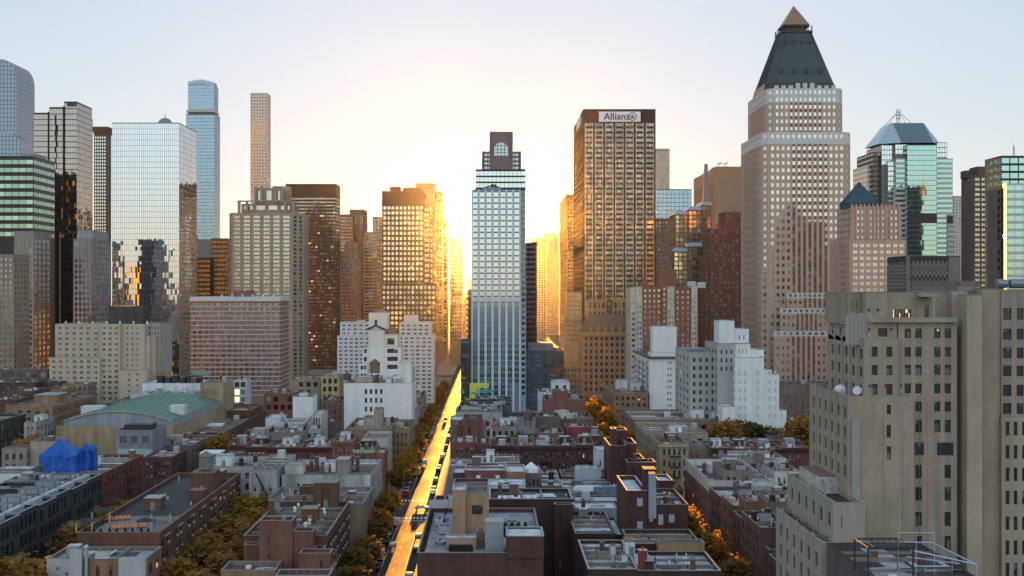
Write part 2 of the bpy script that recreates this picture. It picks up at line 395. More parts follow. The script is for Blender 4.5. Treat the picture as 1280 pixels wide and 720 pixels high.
class Bld:
    def __init__(s,name,label,cat,group=None,gm=None,fm=None,wname='window',off=None):
        s.name,s.label,s.cat,s.group=name,label,cat,group
        s.w=MB(); s.rf=MB(); s.cp=MB(); s.win=[]; s.gm=gm or G_STD; s.fm=fm or FRAME_D; s.ex={}; s.bb=None; s.wname=wname
        s.subs=[]; s.cpname='parapet_coping'; s.roofs=[]
    def _bb(s,x0,x1,y0,y1):
        b=s.bb; s.bb=(x0,x1,y0,y1) if b is None else (min(b[0],x0),max(b[1],x1),min(b[2],y0),max(b[3],y1))
    def block(s,x0,x1,y0,y1,z0,z1,wm,rm=None,f=None,l=None,r=None,par=.8,cope=COPE,th=.3,cz=.12,co=.06):
        s._bb(x0,x1,y0,y1); BLK.append((x0,x1,y0,y1,z0,z1,s.label))
        facade(s.w,wm,(x0,y0),(1,0),x1-x0,z0,z1,f,s.win)
        facade(s.w,wm,(x1,y0),(0,1),y1-y0,z0,z1,r,s.win)
        facade(s.w,wm,(x0,y1),(0,-1),y1-y0,z0,z1,l,s.win)
        s.w.poly([(x1,y1,z0),(x0,y1,z0),(x0,y1,z1),(x1,y1,z1)],wm)
        s.top(x0,x1,y0,y1,z1,wm,rm,par,cope,th,cz,co)
        return s
    def top(s,x0,x1,y0,y1,z1,wm,rm,par=.8,cope=COPE,th=.3,cz=.12,co=.06):
        rm=rm or R_GREY
        if par<=0:
            s.rf.poly([(x0,y0,z1),(x1,y0,z1),(x1,y1,z1),(x0,y1,z1)],rm); return
        a,b,c,d=x0+th,x1-th,y0+th,y1-th; zr=z1-par; s.roofs.append((a,b,c,d,zr,z1))
        s.rf.poly([(a,c,zr),(b,c,zr),(b,d,zr),(a,d,zr)],rm)
        s.w.poly([(b,c,zr),(a,c,zr),(a,c,z1),(b,c,z1)],wm); s.w.poly([(a,d,zr),(b,d,zr),(b,d,z1),(a,d,z1)],wm)
        s.w.poly([(a,c,zr),(a,d,zr),(a,d,z1),(a,c,z1)],wm); s.w.poly([(b,d,zr),(b,c,zr),(b,c,z1),(b,d,z1)],wm)
        o=co; i=th+.04
        Q=s.cp
        Q.box(x0-o,x1+o,y0-o,y0+i,z1+.002,z1+cz,cope); Q.box(x0-o,x1+o,y1-i,y1+o,z1+.002,z1+cz,cope)
        Q.box(x0-o,x0+i,y0+i,y1-i,z1+.002,z1+cz,cope); Q.box(x1-i,x1+o,y0+i,y1-i,z1+.002,z1+cz,cope)
    def pb(s,pl,pr,pt,Y,dep,wm,rm=None,z0=0,**k):
        """block whose front face stands Y metres away between two picture columns"""
        z1=fz(pt,Y)
        return s.block(fx(pl,Y),fx(pr,Y),Y,Y+dep,z0,z1,wm,rm,**k)
    def ngon(s,pl,z0,z1,wm,specs=None,rm=None):
        k=len(pl)
        for i in range(k):
            a=pl[i]; b=pl[(i+1)%k]; W=sqrt((b[0]-a[0])**2+(b[1]-a[1])**2)
            facade(s.w,wm,a,((b[0]-a[0])/W,(b[1]-a[1])/W),W,z0,z1,(specs or {}).get(i),s.win)
            s._bb(a[0],a[0],a[1],a[1])
        s.rf.poly([(p[0],p[1],z1) for p in pl], rm or R_GREY)
        return s
    def part(s,name,key=None):
        """a named mesh part collecting geometry"""
        kk=key or name
        if kk not in s.ex: s.ex[kk]=(name,MB())
        return s.ex[kk][1]
    def clutter(s):
        R=random.Random(int(sum(ord(c) for c in s.label)))
        mats=[roofm(.66,.69,.73,.25,.55),roofm(.07,.07,.078),roofm(.36,.38,.42),roofm(.16,.15,.15),roofm(.66,.69,.73,.25,.55)]
        for (a,b,c,d,zr,z1) in sorted(s.roofs,key=lambda r:-(r[1]-r[0])*(r[3]-r[2]))[:3]:
            W,D=b-a,d-c
            if W*D<35 or W<4.5 or D<4.5 or z1>34: continue
            n=max(2,min(7,int(W*D/45)))
            p=s.part('roofing_patch')
            for i in range(n):
                w,h=R.uniform(.15,.45)*W,R.uniform(.12,.4)*D; x,y=R.uniform(a+.2,b-w-.2),R.uniform(c+.2,d-h-.2); z=zr+.006+.004*(i+1)
                p.poly([(x,y,z),(x+w,y,z),(x+w*R.uniform(.9,1),y+h,z),(x+R.uniform(0,.1)*w,y+h*R.uniform(.85,1),z)],R.choice(mats))
            if max(W,D)>11:
                k=int(max(W,D)/R.uniform(6,9))
                for i in range(1,k+1):
                    q=s.part('party_wall','pw%d%.1f'%(i,a))
                    if W>=D: x=a+W*i/(k+1)+R.uniform(-.8,.8); q.box(x-.18,x+.18,c+.01,d-.01,zr+.003,zr+R.uniform(.35,.9),wall(.22,.17,.15),COPE)
                    else: y=c+D*i/(k+1)+R.uniform(-.8,.8); q.box(a+.01,b-.01,y-.18,y+.18,zr+.003,zr+R.uniform(.35,.9),wall(.22,.17,.15),COPE)
            for i in range(max(1,n//2)):
                q=s.part('roof_pipe','rpi%d%.1f'%(i,a))
                x,y=R.uniform(a+.6,b-.6),R.uniform(c+.6,d-.6); L=R.uniform(1.5,5); dx=R.random()<.5
                e=(min(b-.3,x+L),y) if dx else (x,min(d-.3,y+L)); q.bar((x,y,zr+.35),(e[0],e[1],zr+.35),R.uniform(.06,.2),R.choice([STEEL,GREYP,WHITEP,DARKST]),6)
                q.bar((x,y,zr),(x,y,zr+R.uniform(.5,1.6)),.09,STEEL,6)
            for i in range(max(1,min(4,int(W*D/80)))):
                x,y=R.uniform(a+1,b-2.6),R.uniform(c+1,d-2.8); t=R.random(); key='%s%d%.1f'%('cl',i,x)
                if t<.3:
                    q=s.part('skylight',key); q.box(x,x+1.3,y,y+1.8,zr+.03,zr+.5,COPE_M,G_STD)
                elif t<.55:
                    q=s.part('chimney',key); h=R.uniform(1.4,2.8); q.box(x,x+.9,y,y+.9,zr+.03,zr+h,wall(.13,.07,.055)); q.box(x-.06,x+.96,y-.06,y+.96,zr+h+.002,zr+h+.14,COPE); q.cyl(x+.45,y+.45,zr+h+.142,zr+h+.55,.15,plain('clay_pot',.24,.11,.07,.8),7)
                elif t<.8:
                    q=s.part('stair_bulkhead',key); h=R.uniform(2.1,2.8); q.box(x,x+R.uniform(1.8,2.6) if x+2.7<b else x+1.5,y,y+2.4 if y+2.5<d else y+1.4,zr+.03,zr+h,R.choice([wall(.45,.46,.47,course=False),wall(.17,.10,.08),wall(.30,.29,.28,course=False)]),R_SILV)
                else:
                    q=s.part('roof_hatch',key); q.box(x,x+1.1,y,y+1.1,zr+.03,zr+.6,WHITEP)
    def finish(s):
        if getattr(s,'clut',True): s.clutter()
        b=s.bb; off=((b[0]+b[1])/2,(b[2]+b[3])/2,0)
        root=empty(s.name,off,s.label,s.cat,s.group); s.root=root; s.off=off
        s.w.build('wall',root,off)
        rfo=s.rf.build('roof',root,off) if s.rf.f else None
        if s.cp.f: s.cp.build(s.cpname,root,off)
        built={}
        for kk,(nm,mb) in sorted(s.ex.items(),key=lambda t:t[1][0]=='door'):
            par=rfo if (rfo is not None and nm in ROOFKIDS) else built.get('sb'+kk[2:],root) if nm=='door' else root
            built[kk]=mb.build(nm,par,off)
        s.built=built; REG.append(s)
        ind=[w for w in s.win if w[4]['kind']=='win']
        def area(t):
            q,ang,w,h,sp=t
            nx,ny=sin(ang),-cos(ang); d=(q[0],q[1],q[2]-H); L=sqrt(d[0]**2+d[1]**2+d[2]**2)
            c=-(nx*d[0]+ny*d[1])/L
            return w*h*max(c,0)/L/L
        ind.sort(key=area,reverse=True)
        rest=ind[100:]; ind=ind[:100]
        for q,ang,w,h,sp in ind:
            gm=sp['mat'] or s.gm; fm=sp['frame'] or s.fm
            w2,h2=round(w,2),round(h,2)
            k=(w2,h2,sp['style'],gm.name,fm.name)
            if k not in _wm:
                mb=MB(); pane_geom(mb,(0,0,0),0,w2,h2,sp['style'],gm,fm); _wm[k]=mb.mesh('window')
            o=bpy.data.objects.new(s.wname,_wm[k]); COL.objects.link(o); o.parent=root
            o.location=(q[0]-off[0],q[1]-off[1],q[2]); o.rotation_euler=(0,0,ang)
        if rest:
            mb=MB()
            for q,ang,w,h,sp in rest: pane_geom(mb,q,ang,w,h,sp['style'],sp['mat'] or s.gm,sp['frame'] or s.fm)
            mb.build('windows',root,off,'stuff')
        cw=[w for w in s.win if w[4]['kind']=='cw']
        if cw:
            mb=MB()
            for q,ang,w,h,sp in cw: pane_geom(mb,q,ang,w,h,'plain',sp['mat'] or s.gm,None,sp.get('jit',.012))
            mb.build('glazing',root,off,'stuff')
        return s
# ------------------------------------------------------------------ ground, streets
ASPH = plain('asphalt',.06,.058,.056,.42,var=.3,spec=.5)
def _asph():
    m,nt,p=_new('worn_asphalt')
    n1=_noise(nt,.12,(1,.25,1),5,.65); n2=_noise(nt,4.0,(1,1,1),3,.7); n3=_noise(nt,.5,(2.2,.06,1),3,.6)
    r1=_ramp(nt,n1.outputs[0],[(.3,(.026,.026,.026)),(.7,(.060,.058,.055))])
    r2=_ramp(nt,n2.outputs[0],[(.3,(.7,.7,.7)),(.7,(1,1,1))])
    r3=_ramp(nt,n3.outputs[0],[(.40,(.35,.35,.35)),(.5,(1,1,1)),(.6,(.6,.6,.6))])
    a=_mul(nt,r1.outputs[0],r2.outputs[0]); b=_mul(nt,a.outputs[2],r3.outputs[0])
    nt.links.new(b.outputs[2],p.inputs['Base Color'])
    rr=_ramp(nt,n1.outputs[0],[(.3,(.62,)*3),(.7,(.80,)*3)]); nt.links.new(rr.outputs[0],p.inputs['Roughness'])
    p.inputs['Specular IOR Level'].default_value=.22
    return m
ASPH=_asph()
GROUND = plain('city_ground',.05,.05,.05,.9,var=.35)
PAVE = roofm(.24,.235,.225,.25)
KERB = plain('granite_kerb',.30,.29,.28,.8)
PAINT = plain('road_paint',.72,.71,.68,.6)
PAINTY= plain('yellow_road_paint',.55,.36,.06,.6)
g=MB(); g.poly([(-7000,-7000,-.3),(7000,-7000,-.3),(7000,7000,-.3),(-7000,7000,-.3)],GROUND); struct(g,'ground')
AV=[(392,424),(690,722),(1000,1032)]
CAN=[(-35,-14),(42,56),(-106,-88)]
rd=MB()
for i,(a,b) in enumerate(CAN): rd.poly([(a,150,0),(b,150,0),(b,2600,0),(a,2600,0)],ASPH)
struct(rd,'street')
rd=MB()
for a,b in AV: rd.poly([(-700,a,.006),(700,a,.006),(700,b,.006),(-700,b,.006)],ASPH)
struct(rd,'avenue')
# pavements: raised slabs with kerbs, one block between each pair of streets
xs=[-420,-106,-88,-35,-14,42,56,420]; ys=[150,392,424,690,722,1000,1032,1300]
pv=MB(); kb=MB()
for i in range(0,8,2):
    for j in range(0,8,2):
        x0,x1,y0,y1=xs[i],xs[i+1],ys[j],ys[j+1]
        e0=4.6 if i>0 else 0; e1=4.6 if i<6 else 0
        X0,X1,Y0,Y1=x0-e0+ (0),x1+e1,y0-0,y1+0
        if j>0: Y0-=4.5
        if j<6: Y1+=4.5
        k=.3
        pv.poly([(X0+k,Y0+k,.14),(X1-k,Y0+k,.14),(X1-k,Y1-k,.14),(X0+k,Y1-k,.14)],PAVE)
        kb.box(X0,X1,Y0,Y0+k,0,.14,KERB); kb.box(X0,X1,Y1-k,Y1,0,.14,KERB)
        kb.box(X0,X0+k,Y0+k,Y1-k,0,.14,KERB); kb.box(X1-k,X1,Y0+k,Y1-k,0,.14,KERB)
struct(pv,'pavement'); struct(kb,'kerb')
mk=MB()
for yc in (389.5,421.5,687,719):       # zebra crossings at the avenues
    for (a,b) in ((-29.5,-19.5),(47,51.4),(-101,-93)):
        x=a
        while x<b-.5:
            mk.poly([(x,yc-1.6,.012),(x+.55,yc-1.6,.012),(x+.55,yc+1.6,.012),(x,yc+1.6,.012)],PAINT); x+=1.15
mk.poly([(-29.8,384.6,.012),(-19.2,384.6,.012),(-19.2,385.2,.012),(-29.8,385.2,.012)],PAINT)
y=200
while y<1200:
    if not any(a-6<y<b+6 for a,b in AV):
        mk.poly([(-24.6,y,.012),(-24.45,y,.012),(-24.45,y+3,.012),(-24.6,y+3,.012)],PAINT)
    y+=9
for xx in (-27.6,-21.6):
    for (a,b) in ((200,384),(430,684),(728,990)):
        mk.poly([(xx,a,.012),(xx+.12,a,.012),(xx+.12,b,.012),(xx,b,.012)],PAINT)
for a,b in AV:
    for t in (.3,.5,.7):
        yy=a+4+(b-a-8)*t; x=-400
        while x<400:
            mk.poly([(x,yy,.012),(x+3,yy,.012),(x+3,yy+.14,.012),(x,yy+.14,.012)],PAINT); x+=9
struct(mk,'road_markings')

# ------------------------------------------------------------------ curtain wall material for curved or sloped glass
def cwall(name,tint,sx,sz,refl=.7,line=(.05,.055,.06),base=(.03,.035,.04),lw=.05):
    m,nt,p=_new(name)
    tc=nt.nodes.new('ShaderNodeTexCoord'); sp=nt.nodes.new('ShaderNodeSeparateXYZ'); ad=nt.nodes.new('ShaderNodeMath'); cb=nt.nodes.new('ShaderNodeCombineXYZ')
    nt.links.new(tc.outputs['Object'],sp.inputs[0]); nt.links.new(sp.outputs[0],ad.inputs[0]); nt.links.new(sp.outputs[1],ad.inputs[1])
    nt.links.new(ad.outputs[0],cb.inputs[0]); nt.links.new(sp.outputs[2],cb.inputs[1])
    br=nt.nodes.new('ShaderNodeTexBrick'); br.offset=0; br.inputs['Scale'].default_value=1
    br.inputs['Brick Width'].default_value=sx; br.inputs['Row Height'].default_value=sz; br.inputs['Mortar Size'].default_value=lw; br.inputs['Mortar Smooth'].default_value=.1
    br.inputs['Color1'].default_value=(*base,1); br.inputs['Color2'].default_value=(*[x*2 for x in base],1); br.inputs['Mortar'].default_value=(*line,1)
    nt.links.new(cb.outputs[0],br.inputs[0]); nt.links.new(br.outputs[0],p.inputs['Base Color']); p.inputs['Roughness'].default_value=.4
    gl=nt.nodes.new('ShaderNodeBsdfGlossy'); gl.inputs['Color'].default_value=(*tint,1); gl.inputs['Roughness'].default_value=.05
    nz=_noise(nt,.06,(1,1,1),3,.5); bp=nt.nodes.new('ShaderNodeBump'); bp.inputs['Strength'].default_value=.25; bp.inputs['Distance'].default_value=1.0
    nt.links.new(nz.outputs[0],bp.inputs['Height']); nt.links.new(bp.outputs[0],gl.inputs['Normal'])
    mt=nt.nodes.new('ShaderNodeMath'); mt.operation='MULTIPLY_ADD'; mt.inputs[1].default_value=-refl*.85; mt.inputs[2].default_value=refl
    nt.links.new(br.outputs['Fac'],mt.inputs[0])
    mx=nt.nodes.new('ShaderNodeMixShader'); nt.links.new(mt.outputs[0],mx.inputs[0]); nt.links.new(p.outputs[0],mx.inputs[1]); nt.links.new(gl.outputs[0],mx.inputs[2])
    out=[n for n in nt.nodes if n.type=='OUTPUT_MATERIAL'][0]; nt.links.new(mx.outputs[0],out.inputs[0])
    return m
def dp(pf,pb,Y): return Y*((pf-CX)/(pb-CX)-1)
def extrude(mb, prof, y0, y1, mat, capmat=None):
    """profile in x-z, counter-clockwise seen from the camera, swept along y"""
    k=len(prof); cm=capmat or mat
    mb.poly([(x,y0,z) for x,z in prof],cm); mb.poly([(x,y1,z) for x,z in reversed(prof)],cm)
    for i in range(k):
        a=prof[i]; b=prof[(i+1)%k]
        mb.poly([(a[0],y0,a[1]),(a[0],y1,a[1]),(b[0],y1,b[1]),(b[0],y0,b[1])],mat)
def box_frame(mb,x0,x1,y0,y1,z,r,mat):
    for a,b in (((x0,y0),(x1,y0)),((x1,y0),(x1,y1)),((x1,y1),(x0,y1)),((x0,y1),(x0,y0))): mb.bar((*a,z),(*b,z),r,mat,4)

# glass of the towers
GM_BLUE = glass('blue_mirror_glass',(.28,.45,.58),.72,.03,.0,dark=(.02,.025,.03))
GM_BOX  = glass('silver_mirror_glass',(.70,.76,.81),.82,.03,.0,dark=(.02,.022,.025))
GM_BRZ  = glass('bronze_mirror_glass',(.58,.53,.49),.55,.05,.0,dark=(.02,.017,.015))
GM_GOLD = glass('gold_window_glass',(.95,.84,.58),.60,.10,.25,(.52,.46,.30),(.05,.045,.03))
GM_GREEN= glass('green_mirror_glass',(.50,.80,.76),.60,.05,.1,(.10,.2,.18),(.012,.03,.028))
GM_LIT  = glass('lit_green_office_glass',(.55,.80,.68),.36,.10,.3,(.36,.52,.42),(.02,.05,.04))
GM_AMB  = glass('amber_office_glass',(.90,.80,.62),.34,.12,.35,(.42,.36,.24),(.03,.025,.018),lit=.03,lite=.2)
GM_PALE = glass('pale_tower_glass',(.80,.92,.94),.66,.06,.05,(.40,.45,.44),(.03,.036,.038))
MULL = plain('grey_mullion',.16,.17,.18,.5,.3)
MULLW= plain('pale_mullion',.46,.48,.50,.5)
MULLD= plain('dark_mullion',.035,.033,.032,.45,.2)

# ---- far left glass towers
B=Bld('glass_tower','tall curved blue glass tower cut by the picture edge','skyscraper')
CW1=cwall('curved_blue_glass',(.27,.36,.45),4.2,5.0,.62,lw=.35)
Y=1500
def curve(pl,pr,pt,bulge,pc,z0=0):
    pts=[(fx(pl,Y),z0),(fx(pr,Y),z0)]
    n=7
    for i in range(n+1):
        t=i/n; a=t*pi/2
        pts.append((fx(pr-(pr-pc)*(1-cos(a)),Y), fz(pt+bulge*(1-sin(a)),Y)))
    pts.append((fx(pl,Y),fz(pt,Y))); return pts
extrude(B.w,curve(-30,20.5,74,24,2),Y,Y+60,CW1); B._bb(fx(-30,Y),fx(20,Y),Y,Y+60)
extrude(B.part('lower_wing'),curve(7,36,169.5,16,17),Y-24,Y-1,CW1)
B.finish()

B=Bld('office_tower','green glass office tower with lit floor bands at the picture edge','skyscraper',gm=GM_LIT)
sp=S(9,pxm(10,820),.94,.52,2.5,.3,zmin=fz(300,820),rec=.1,kind='cw'); 
B.pb(-40,42,195,820,40,MULLD,R_TAR,f=sp,r=sp,par=1.2,cope=COPE_M)
B.block(fx(20,820),fx(38,820),828,850,fz(196,820),fz(190,820),GREYP,R_TAR,par=0)
B.finish()

B=Bld('office_tower','slim tan tower with narrow windows under the green glass tower','skyscraper',gm=G_FAR)
sp=S(5,3.1,.4,.5,2,.5,zmin=0,kind='win'); B.pb(-14,17,318,700,24,wall(.27,.22,.17),R_GREY,f=sp,r=sp); B.finish()
B=Bld('office_tower','grey stone tower of square windows beside the dark glass tower','skyscraper',gm=G_DARK)
sp=S(4,pxm(6.8,760),.62,.66,4.5,.4,zmin=8); B.pb(17.5,42,289,760,30,wall(.25,.24,.24),R_GREY,f=sp,r=sp); B.finish()

B=Bld('glass_tower','dark bronze glass tower stepping up in three slabs','skyscraper',gm=GM_BRZ)
Y=900; sp=S(6,3.9,.96,.86,1.2,.1,zmin=0,rec=.06,kind='cw'); sp['jit']=.05
B.pb(42,61,141,Y+14,60,MULLD,R_TAR,f=sp,r=sp,par=1)
B.pb(61.6,79.6,134,Y+7,66,MULLD,R_TAR,f=sp,r=sp,l=sp,par=1)
s2=S(12,3.9,.96,.86,1.2,.1,zmin=0,rec=.06,kind='cw'); s2['jit']=.04
B.pb(80.2,96,127,Y,dp(96,115,Y),MULLD,R_TAR,f=sp,r=s2,l=sp,par=1)
FIN=plain('pale_metal_fin',.4,.4,.41,.5,.3)
for px in (61.2,80): B.part('groove','gr%d'%px).box(fx(px-.9,Y),fx(px+.9,Y),Y-1.2,Y-.1,0,fz(140 if px<70 else 133,Y),plain('groove_black',.012,.012,.013,.6))
B.part('roof_louvre').box(fx(84,Y),fx(96,Y),Y-.25,Y-.02,fz(133,Y),fz(128.5,Y),plain('louvre_brown',.08,.065,.055,.7))
for px in (58,75): B.part('fin','fin%d'%px).box(fx(px-.7,Y-2),fx(px+.7,Y-2),Y-2,Y-.5,0,fz(290,Y),FIN)
B.pb(48,91,291,Y-2+.0,1.9,MULLD,R_TAR,f=S(9,3.9,.95,.84,1,.2,zmin=0,rec=.06,kind='cw'),par=0)
B.finish()

B=Bld('office_tower','slender brown tower with flared cornice behind the silver glass block','skyscraper',gm=G_BRIGHT)
Y=1200; w_=wall(.16,.10,.07); sp=S(5,3.15,.55,.6,2,.4,zmin=fz(300,Y),kind='cw'); sr=S(4,3.15,.6,.6,2,.4,zmin=fz(300,Y),kind='cw')
B.pb(117.5,133,168,Y,dp(133,139,Y),w_,R_GREY,f=sp,r=sr,par=0)
x0,x1=fx(117.5,Y),fx(133,Y); d=dp(133,139,Y); q=[(x0,Y),(x1,Y),(x1,Y+d),(x0,Y+d)]; e=2.0
q2=[(x0-e,Y-e),(x1+e,Y-e),(x1+e,Y+d+e),(x0-e,Y+d+e)]
c=B.part('cornice'); z=fz(168,Y); c.frust(q,z+.01,q2,fz(160,Y),w_,False); c.prism(q2,fz(160,Y),fz(158.5,Y),w_)
B.finish()

B=Bld('office_tower','grey stone block of square dark windows with lit column between glass towers','office block',gm=G_DARK)
Y=760; w_=wall(.24,.23,.24)
B.pb(91.7,114,299,Y,dp(114,139,Y),w_,R_GREY,f=S(4,pxm(6.8,Y),.62,.66,2,.4,zmin=fz(410,Y)),r=S(9,pxm(6.8,Y),.62,.66,2,.4,zmin=fz(410,Y)))
B.block(fx(97,Y+4),fx(115,Y+4),Y+4,Y+36,fz(299,Y),fz(288,Y+4),wall(.32,.32,.34),R_GREY)
B.finish()

B=Bld('glass_tower','square silver mirror glass block reflecting the pale sky','skyscraper',gm=GM_BOX)
Y=850; d=dp(224,246,Y)
sp=S(32,pxm(6.9,Y),.87,.95,.5,.1,zmin=0,rec=.06,kind='cw'); sp['jit']=.02
sr=S(13,pxm(6.9,Y),.87,.95,.5,.1,zmin=0,rec=.06,kind='cw'); sr['jit']=.03
B.pb(140,224,153.5,Y,d,MULL,R_GREY,f=sp,r=sr,par=1.0,cope=COPE_M); B.finish()

B=Bld('domed_tower','grey dome with a small spire peeking over the silver glass block','tower')
Y=1300; B.block(fx(195,Y),fx(213,Y),Y,Y+16,0,fz(155,Y),wall(.3,.29,.27),R_GREY,par=0)
c=B.part('dome'); DM=plain('grey_dome_lead',.22,.23,.22,.5,.2); cx,cyy=fx(204,Y),Y+8; R=pxm(9.2,Y)
for i in range(6):
    a0=pi/2*i/6; a1=pi/2*(i+1)/6
    c.cyl(cx,cyy,fz(154.8,Y)+R*.95*sin(a0),fz(154.8,Y)+R*.95*sin(a1),R*cos(a0),DM,14,R*cos(a1))
c2=B.part('spire'); c2.cyl(cx,cyy,fz(154.8,Y)+R*.93,fz(154.8,Y)+R*1.6,.5,DM,6,.1)
B.finish()

B=Bld('glass_tower','tall pale blue glass skyscraper with a narrower crown','skyscraper',gm=GM_BLUE)
Y=1600; sp=S(12,4.2,.94,.9,2,.2,zmin=fz(300,Y),rec=.1,kind='cw'); sp['jit']=.06; sr=S(8,4.2,.94,.9,2,.2,zmin=fz(300,Y),rec=.1,kind='cw')
B.pb(232.7,268,142,Y,dp(268,275,Y),MULL,R_GREY,f=sp,r=sr,par=0)
B.pb(233,267.6,137.5,Y+1,30,MULLW,R_GREY,z0=fz(140,Y),f=S(12,5,.95,.8,.3,.2,kind='cw'),par=1)
sp2=S(11,4.2,.9,.88,1,.2,rec=.1,kind='cw')
B.pb(235,267.4,106,Y+3,26,MULLW,R_GREY,z0=fz(137,Y),f=sp2,r=sp2,par=1)
for i,(a,b,t) in enumerate(((235,241,101.5),(241,247.5,100),(247.5,256,99.5),(256,262,101),(262,267.2,102.5))):
    B.pb(a,b,t,Y+4+i*.2,20,MULLW,R_GREY,z0=fz(106,Y),f=S(3,4,.86,.8,.4,.1,kind='cw'),par=0)
B.finish()

B=Bld('office_block','dark low tower at the foot of the pale blue skyscraper','office block',gm=G_DARK)
Y=1000; w_=wall(.10,.085,.08); sp=S(6,3.6,.6,.5,2,.4,zmin=fz(380,Y),kind='cw')
B.pb(246,263,322,Y,30,w_,R_TAR,f=sp,r=sp); B.pb(263.3,284,298,Y+8,30,wall(.14,.13,.13),R_TAR,f=sp,r=sp); B.finish()

B=Bld('residential_tower','very slender white concrete grid skyscraper standing alone above the roofs','skyscraper',gm=G_FAR)
Y=1800; w_=wall(.60,.57,.53,.06,streak=.08); sp=S(6,pxm(3.9,Y),.58,.62,1.2,.3,zmin=fz(245,Y),rec=.5,kind='cw',mat=glass('deep_grid_glass',(.6,.62,.62),.12,.15,.0)); B.pb(313,334,116,Y,dp(334,338.4,Y),w_,R_GREY,f=sp,r=sp,par=0)
B.finish()

B=Bld('hotel_tower','beige stepped tower with columned crown behind the red brick slab','skyscraper',gm=glass('pale_green_bay_glass',(.84,.94,.86),.42,.12,.5,(.40,.43,.35),(.05,.055,.045)))
Y=950; w_=wall(.36,.30,.24,.1,streak=.1); sp=S(6,3.0,.62,.62,2.2,.5,zmin=fz(470,Y),grp=3,gap=.14,kind='cw')
sx=S(2,3.0,.5,.6,2.2,.5,zmin=fz(470,Y),kind='cw')
X=lambda p:fx(p,Y); zt=fz(266,Y)
oct_=[(X(289),Y),(X(365),Y),(X(377),Y+12),(X(377)-2,Y+50),(X(284),Y+50),(X(284),Y+8)]
B.ngon(oct_,0,zt,w_,{0:sp,1:sx,5:sx}); 
sp3=S(4,4.2,.7,.75,1.2,.5,rec=.6,kind='cw')
B.block(X(299),X(363),Y+8,Y+40,zt+.01,fz(254,Y),w_,R_GREY,f=sp3,r=sp3,par=0)
B.block(X(315),X(349),Y+14,Y+34,fz(254,Y)+.01,fz(233,Y),w_,R_GREY,f=S(3,9,.6,.8,2,.5,rec=.8,kind='cw'),r=sp3,par=0)
for px in (297,307,355,365): B.part('corner_column','cc%d'%px).box(X(px-1.6),X(px+1.6),Y+5,Y+7,zt+.01,fz(251.5,Y),w_)
B.part('crown_beam').box(X(295),X(367),Y+4.8,Y+7.2,fz(251.5,Y)+.01,fz(250,Y),w_)
for px in (315,323,341,349): B.part('crown_column','cr%d'%px).box(X(px-1.3),X(px+1.3),Y+11,Y+13.5,fz(254,Y)+.01,fz(231,Y),w_)
B.block(X(330),X(352),Y+36,Y+48,fz(254,Y),fz(228,Y),wall(.5,.36,.2),R_GREY,par=0)
B.finish()

B=Bld('office_tower','dark bronze slab tower with amber lit floor bands','skyscraper',gm=GM_AMB)
Y=1100; sp=S(22,2.95,.86,.46,12,.5,zmin=fz(470,Y),rec=.1,kind='cw'); sr=S(6,2.95,.8,.4,12,.5,zmin=fz(470,Y),rec=.1,kind='cw')
w_=wall(.09,.06,.042,.1,streak=.06)
B.pb(357,420,230,Y,dp(420,425.3,Y),w_,R_TAR,f=sp,r=sr,par=1); B.finish()

def simple(name,label,cat,pl,pr,pt,Y,dep,col,n=5,fl=3.4,wf=.55,hf=.5,gm=None,zmin=430,top=3,r=True,l=False,**k):
    B=Bld(name,label,cat,gm=gm or G_FAR); w_=wall(*col)
    sp=S(n,fl,wf,hf,top,.5,zmin=fz(zmin,Y),kind='cw'); n2=max(2,int(n*dep/max(8,(pr-pl)*Y/F)))
    ss=S(min(n2,14),fl,wf,hf,top,.5,zmin=fz(zmin,Y),kind='cw')
    B.pb(pl,pr,pt,Y,dep,w_,R_GREY,f=sp,r=ss if r else None,l=ss if l else None,**k); return B
B=simple('office_tower','plain brown tower just right of the dark bronze slab','skyscraper',425,441,268,1350,40,(.23,.16,.12),6); B.pb(437,455,262,1362,40,wall(.21,.15,.11),R_GREY,f=S(6,3.4,.3,.8,6,.5,kind='cw',zmin=fz(430,1362))); B.finish()
B=simple('deco_tower','pale stepped stone tower with arched top below the brown towers','skyscraper',426,447,316,1150,26,(.36,.27,.2),6,3.2)
B.block(fx(430,1155),fx(444,1155),1155,1172,fz(316,1150),fz(303,1155),wall(.36,.27,.2),R_GREY,par=0); B.finish()
simple('office_tower','tan ribbed tower of horizontal bands left of the stepped brown tower','skyscraper',455,471.5,290,1250,36,(.33,.24,.16),3,3.2,.92,.5).finish()
simple('office_tower','far amber tower glimpsed over the tan ribbed tower','skyscraper',466,527,271,1600,40,(.3,.2,.12),14).finish()  # hidden right part added to keep the sun off the left street

B=Bld('office_tower','stepped brown tower with rows of pale square windows beside the sunlit street','skyscraper',gm=GM_GOLD)
Y=950; w_=wall(.13,.085,.055,.1,streak=.06); fl=pxm(6.35,Y)
sp=S(10,fl,.6,.58,fz(239,Y)-fz(258,Y),.5,zmin=fz(470,Y),kind='cw'); sr=S(6,fl,.6,.58,2,.5,zmin=fz(470,Y),kind='cw')
B.pb(477.5,530,239,Y,40,w_,R_TAR,f=sp,r=sr)
B.pb(530.2,537,257,Y+3,34,w_,R_TAR,f=S(2,fl,.6,.58,2,.3,zmin=fz(470,Y),kind='cw'),r=sr)
B.pb(537.2,541.5,283,Y+6,28,w_,R_TAR,f=S(1,fl,.6,.58,2,.3,zmin=fz(470,Y),kind='cw'),r=sr)
B.pb(476.6,545.5,354,Y-3,2.8,w_,R_TAR,f=S(13,fl,.6,.58,2,.5,zmin=fz(470,Y),kind='cw'),par=0)
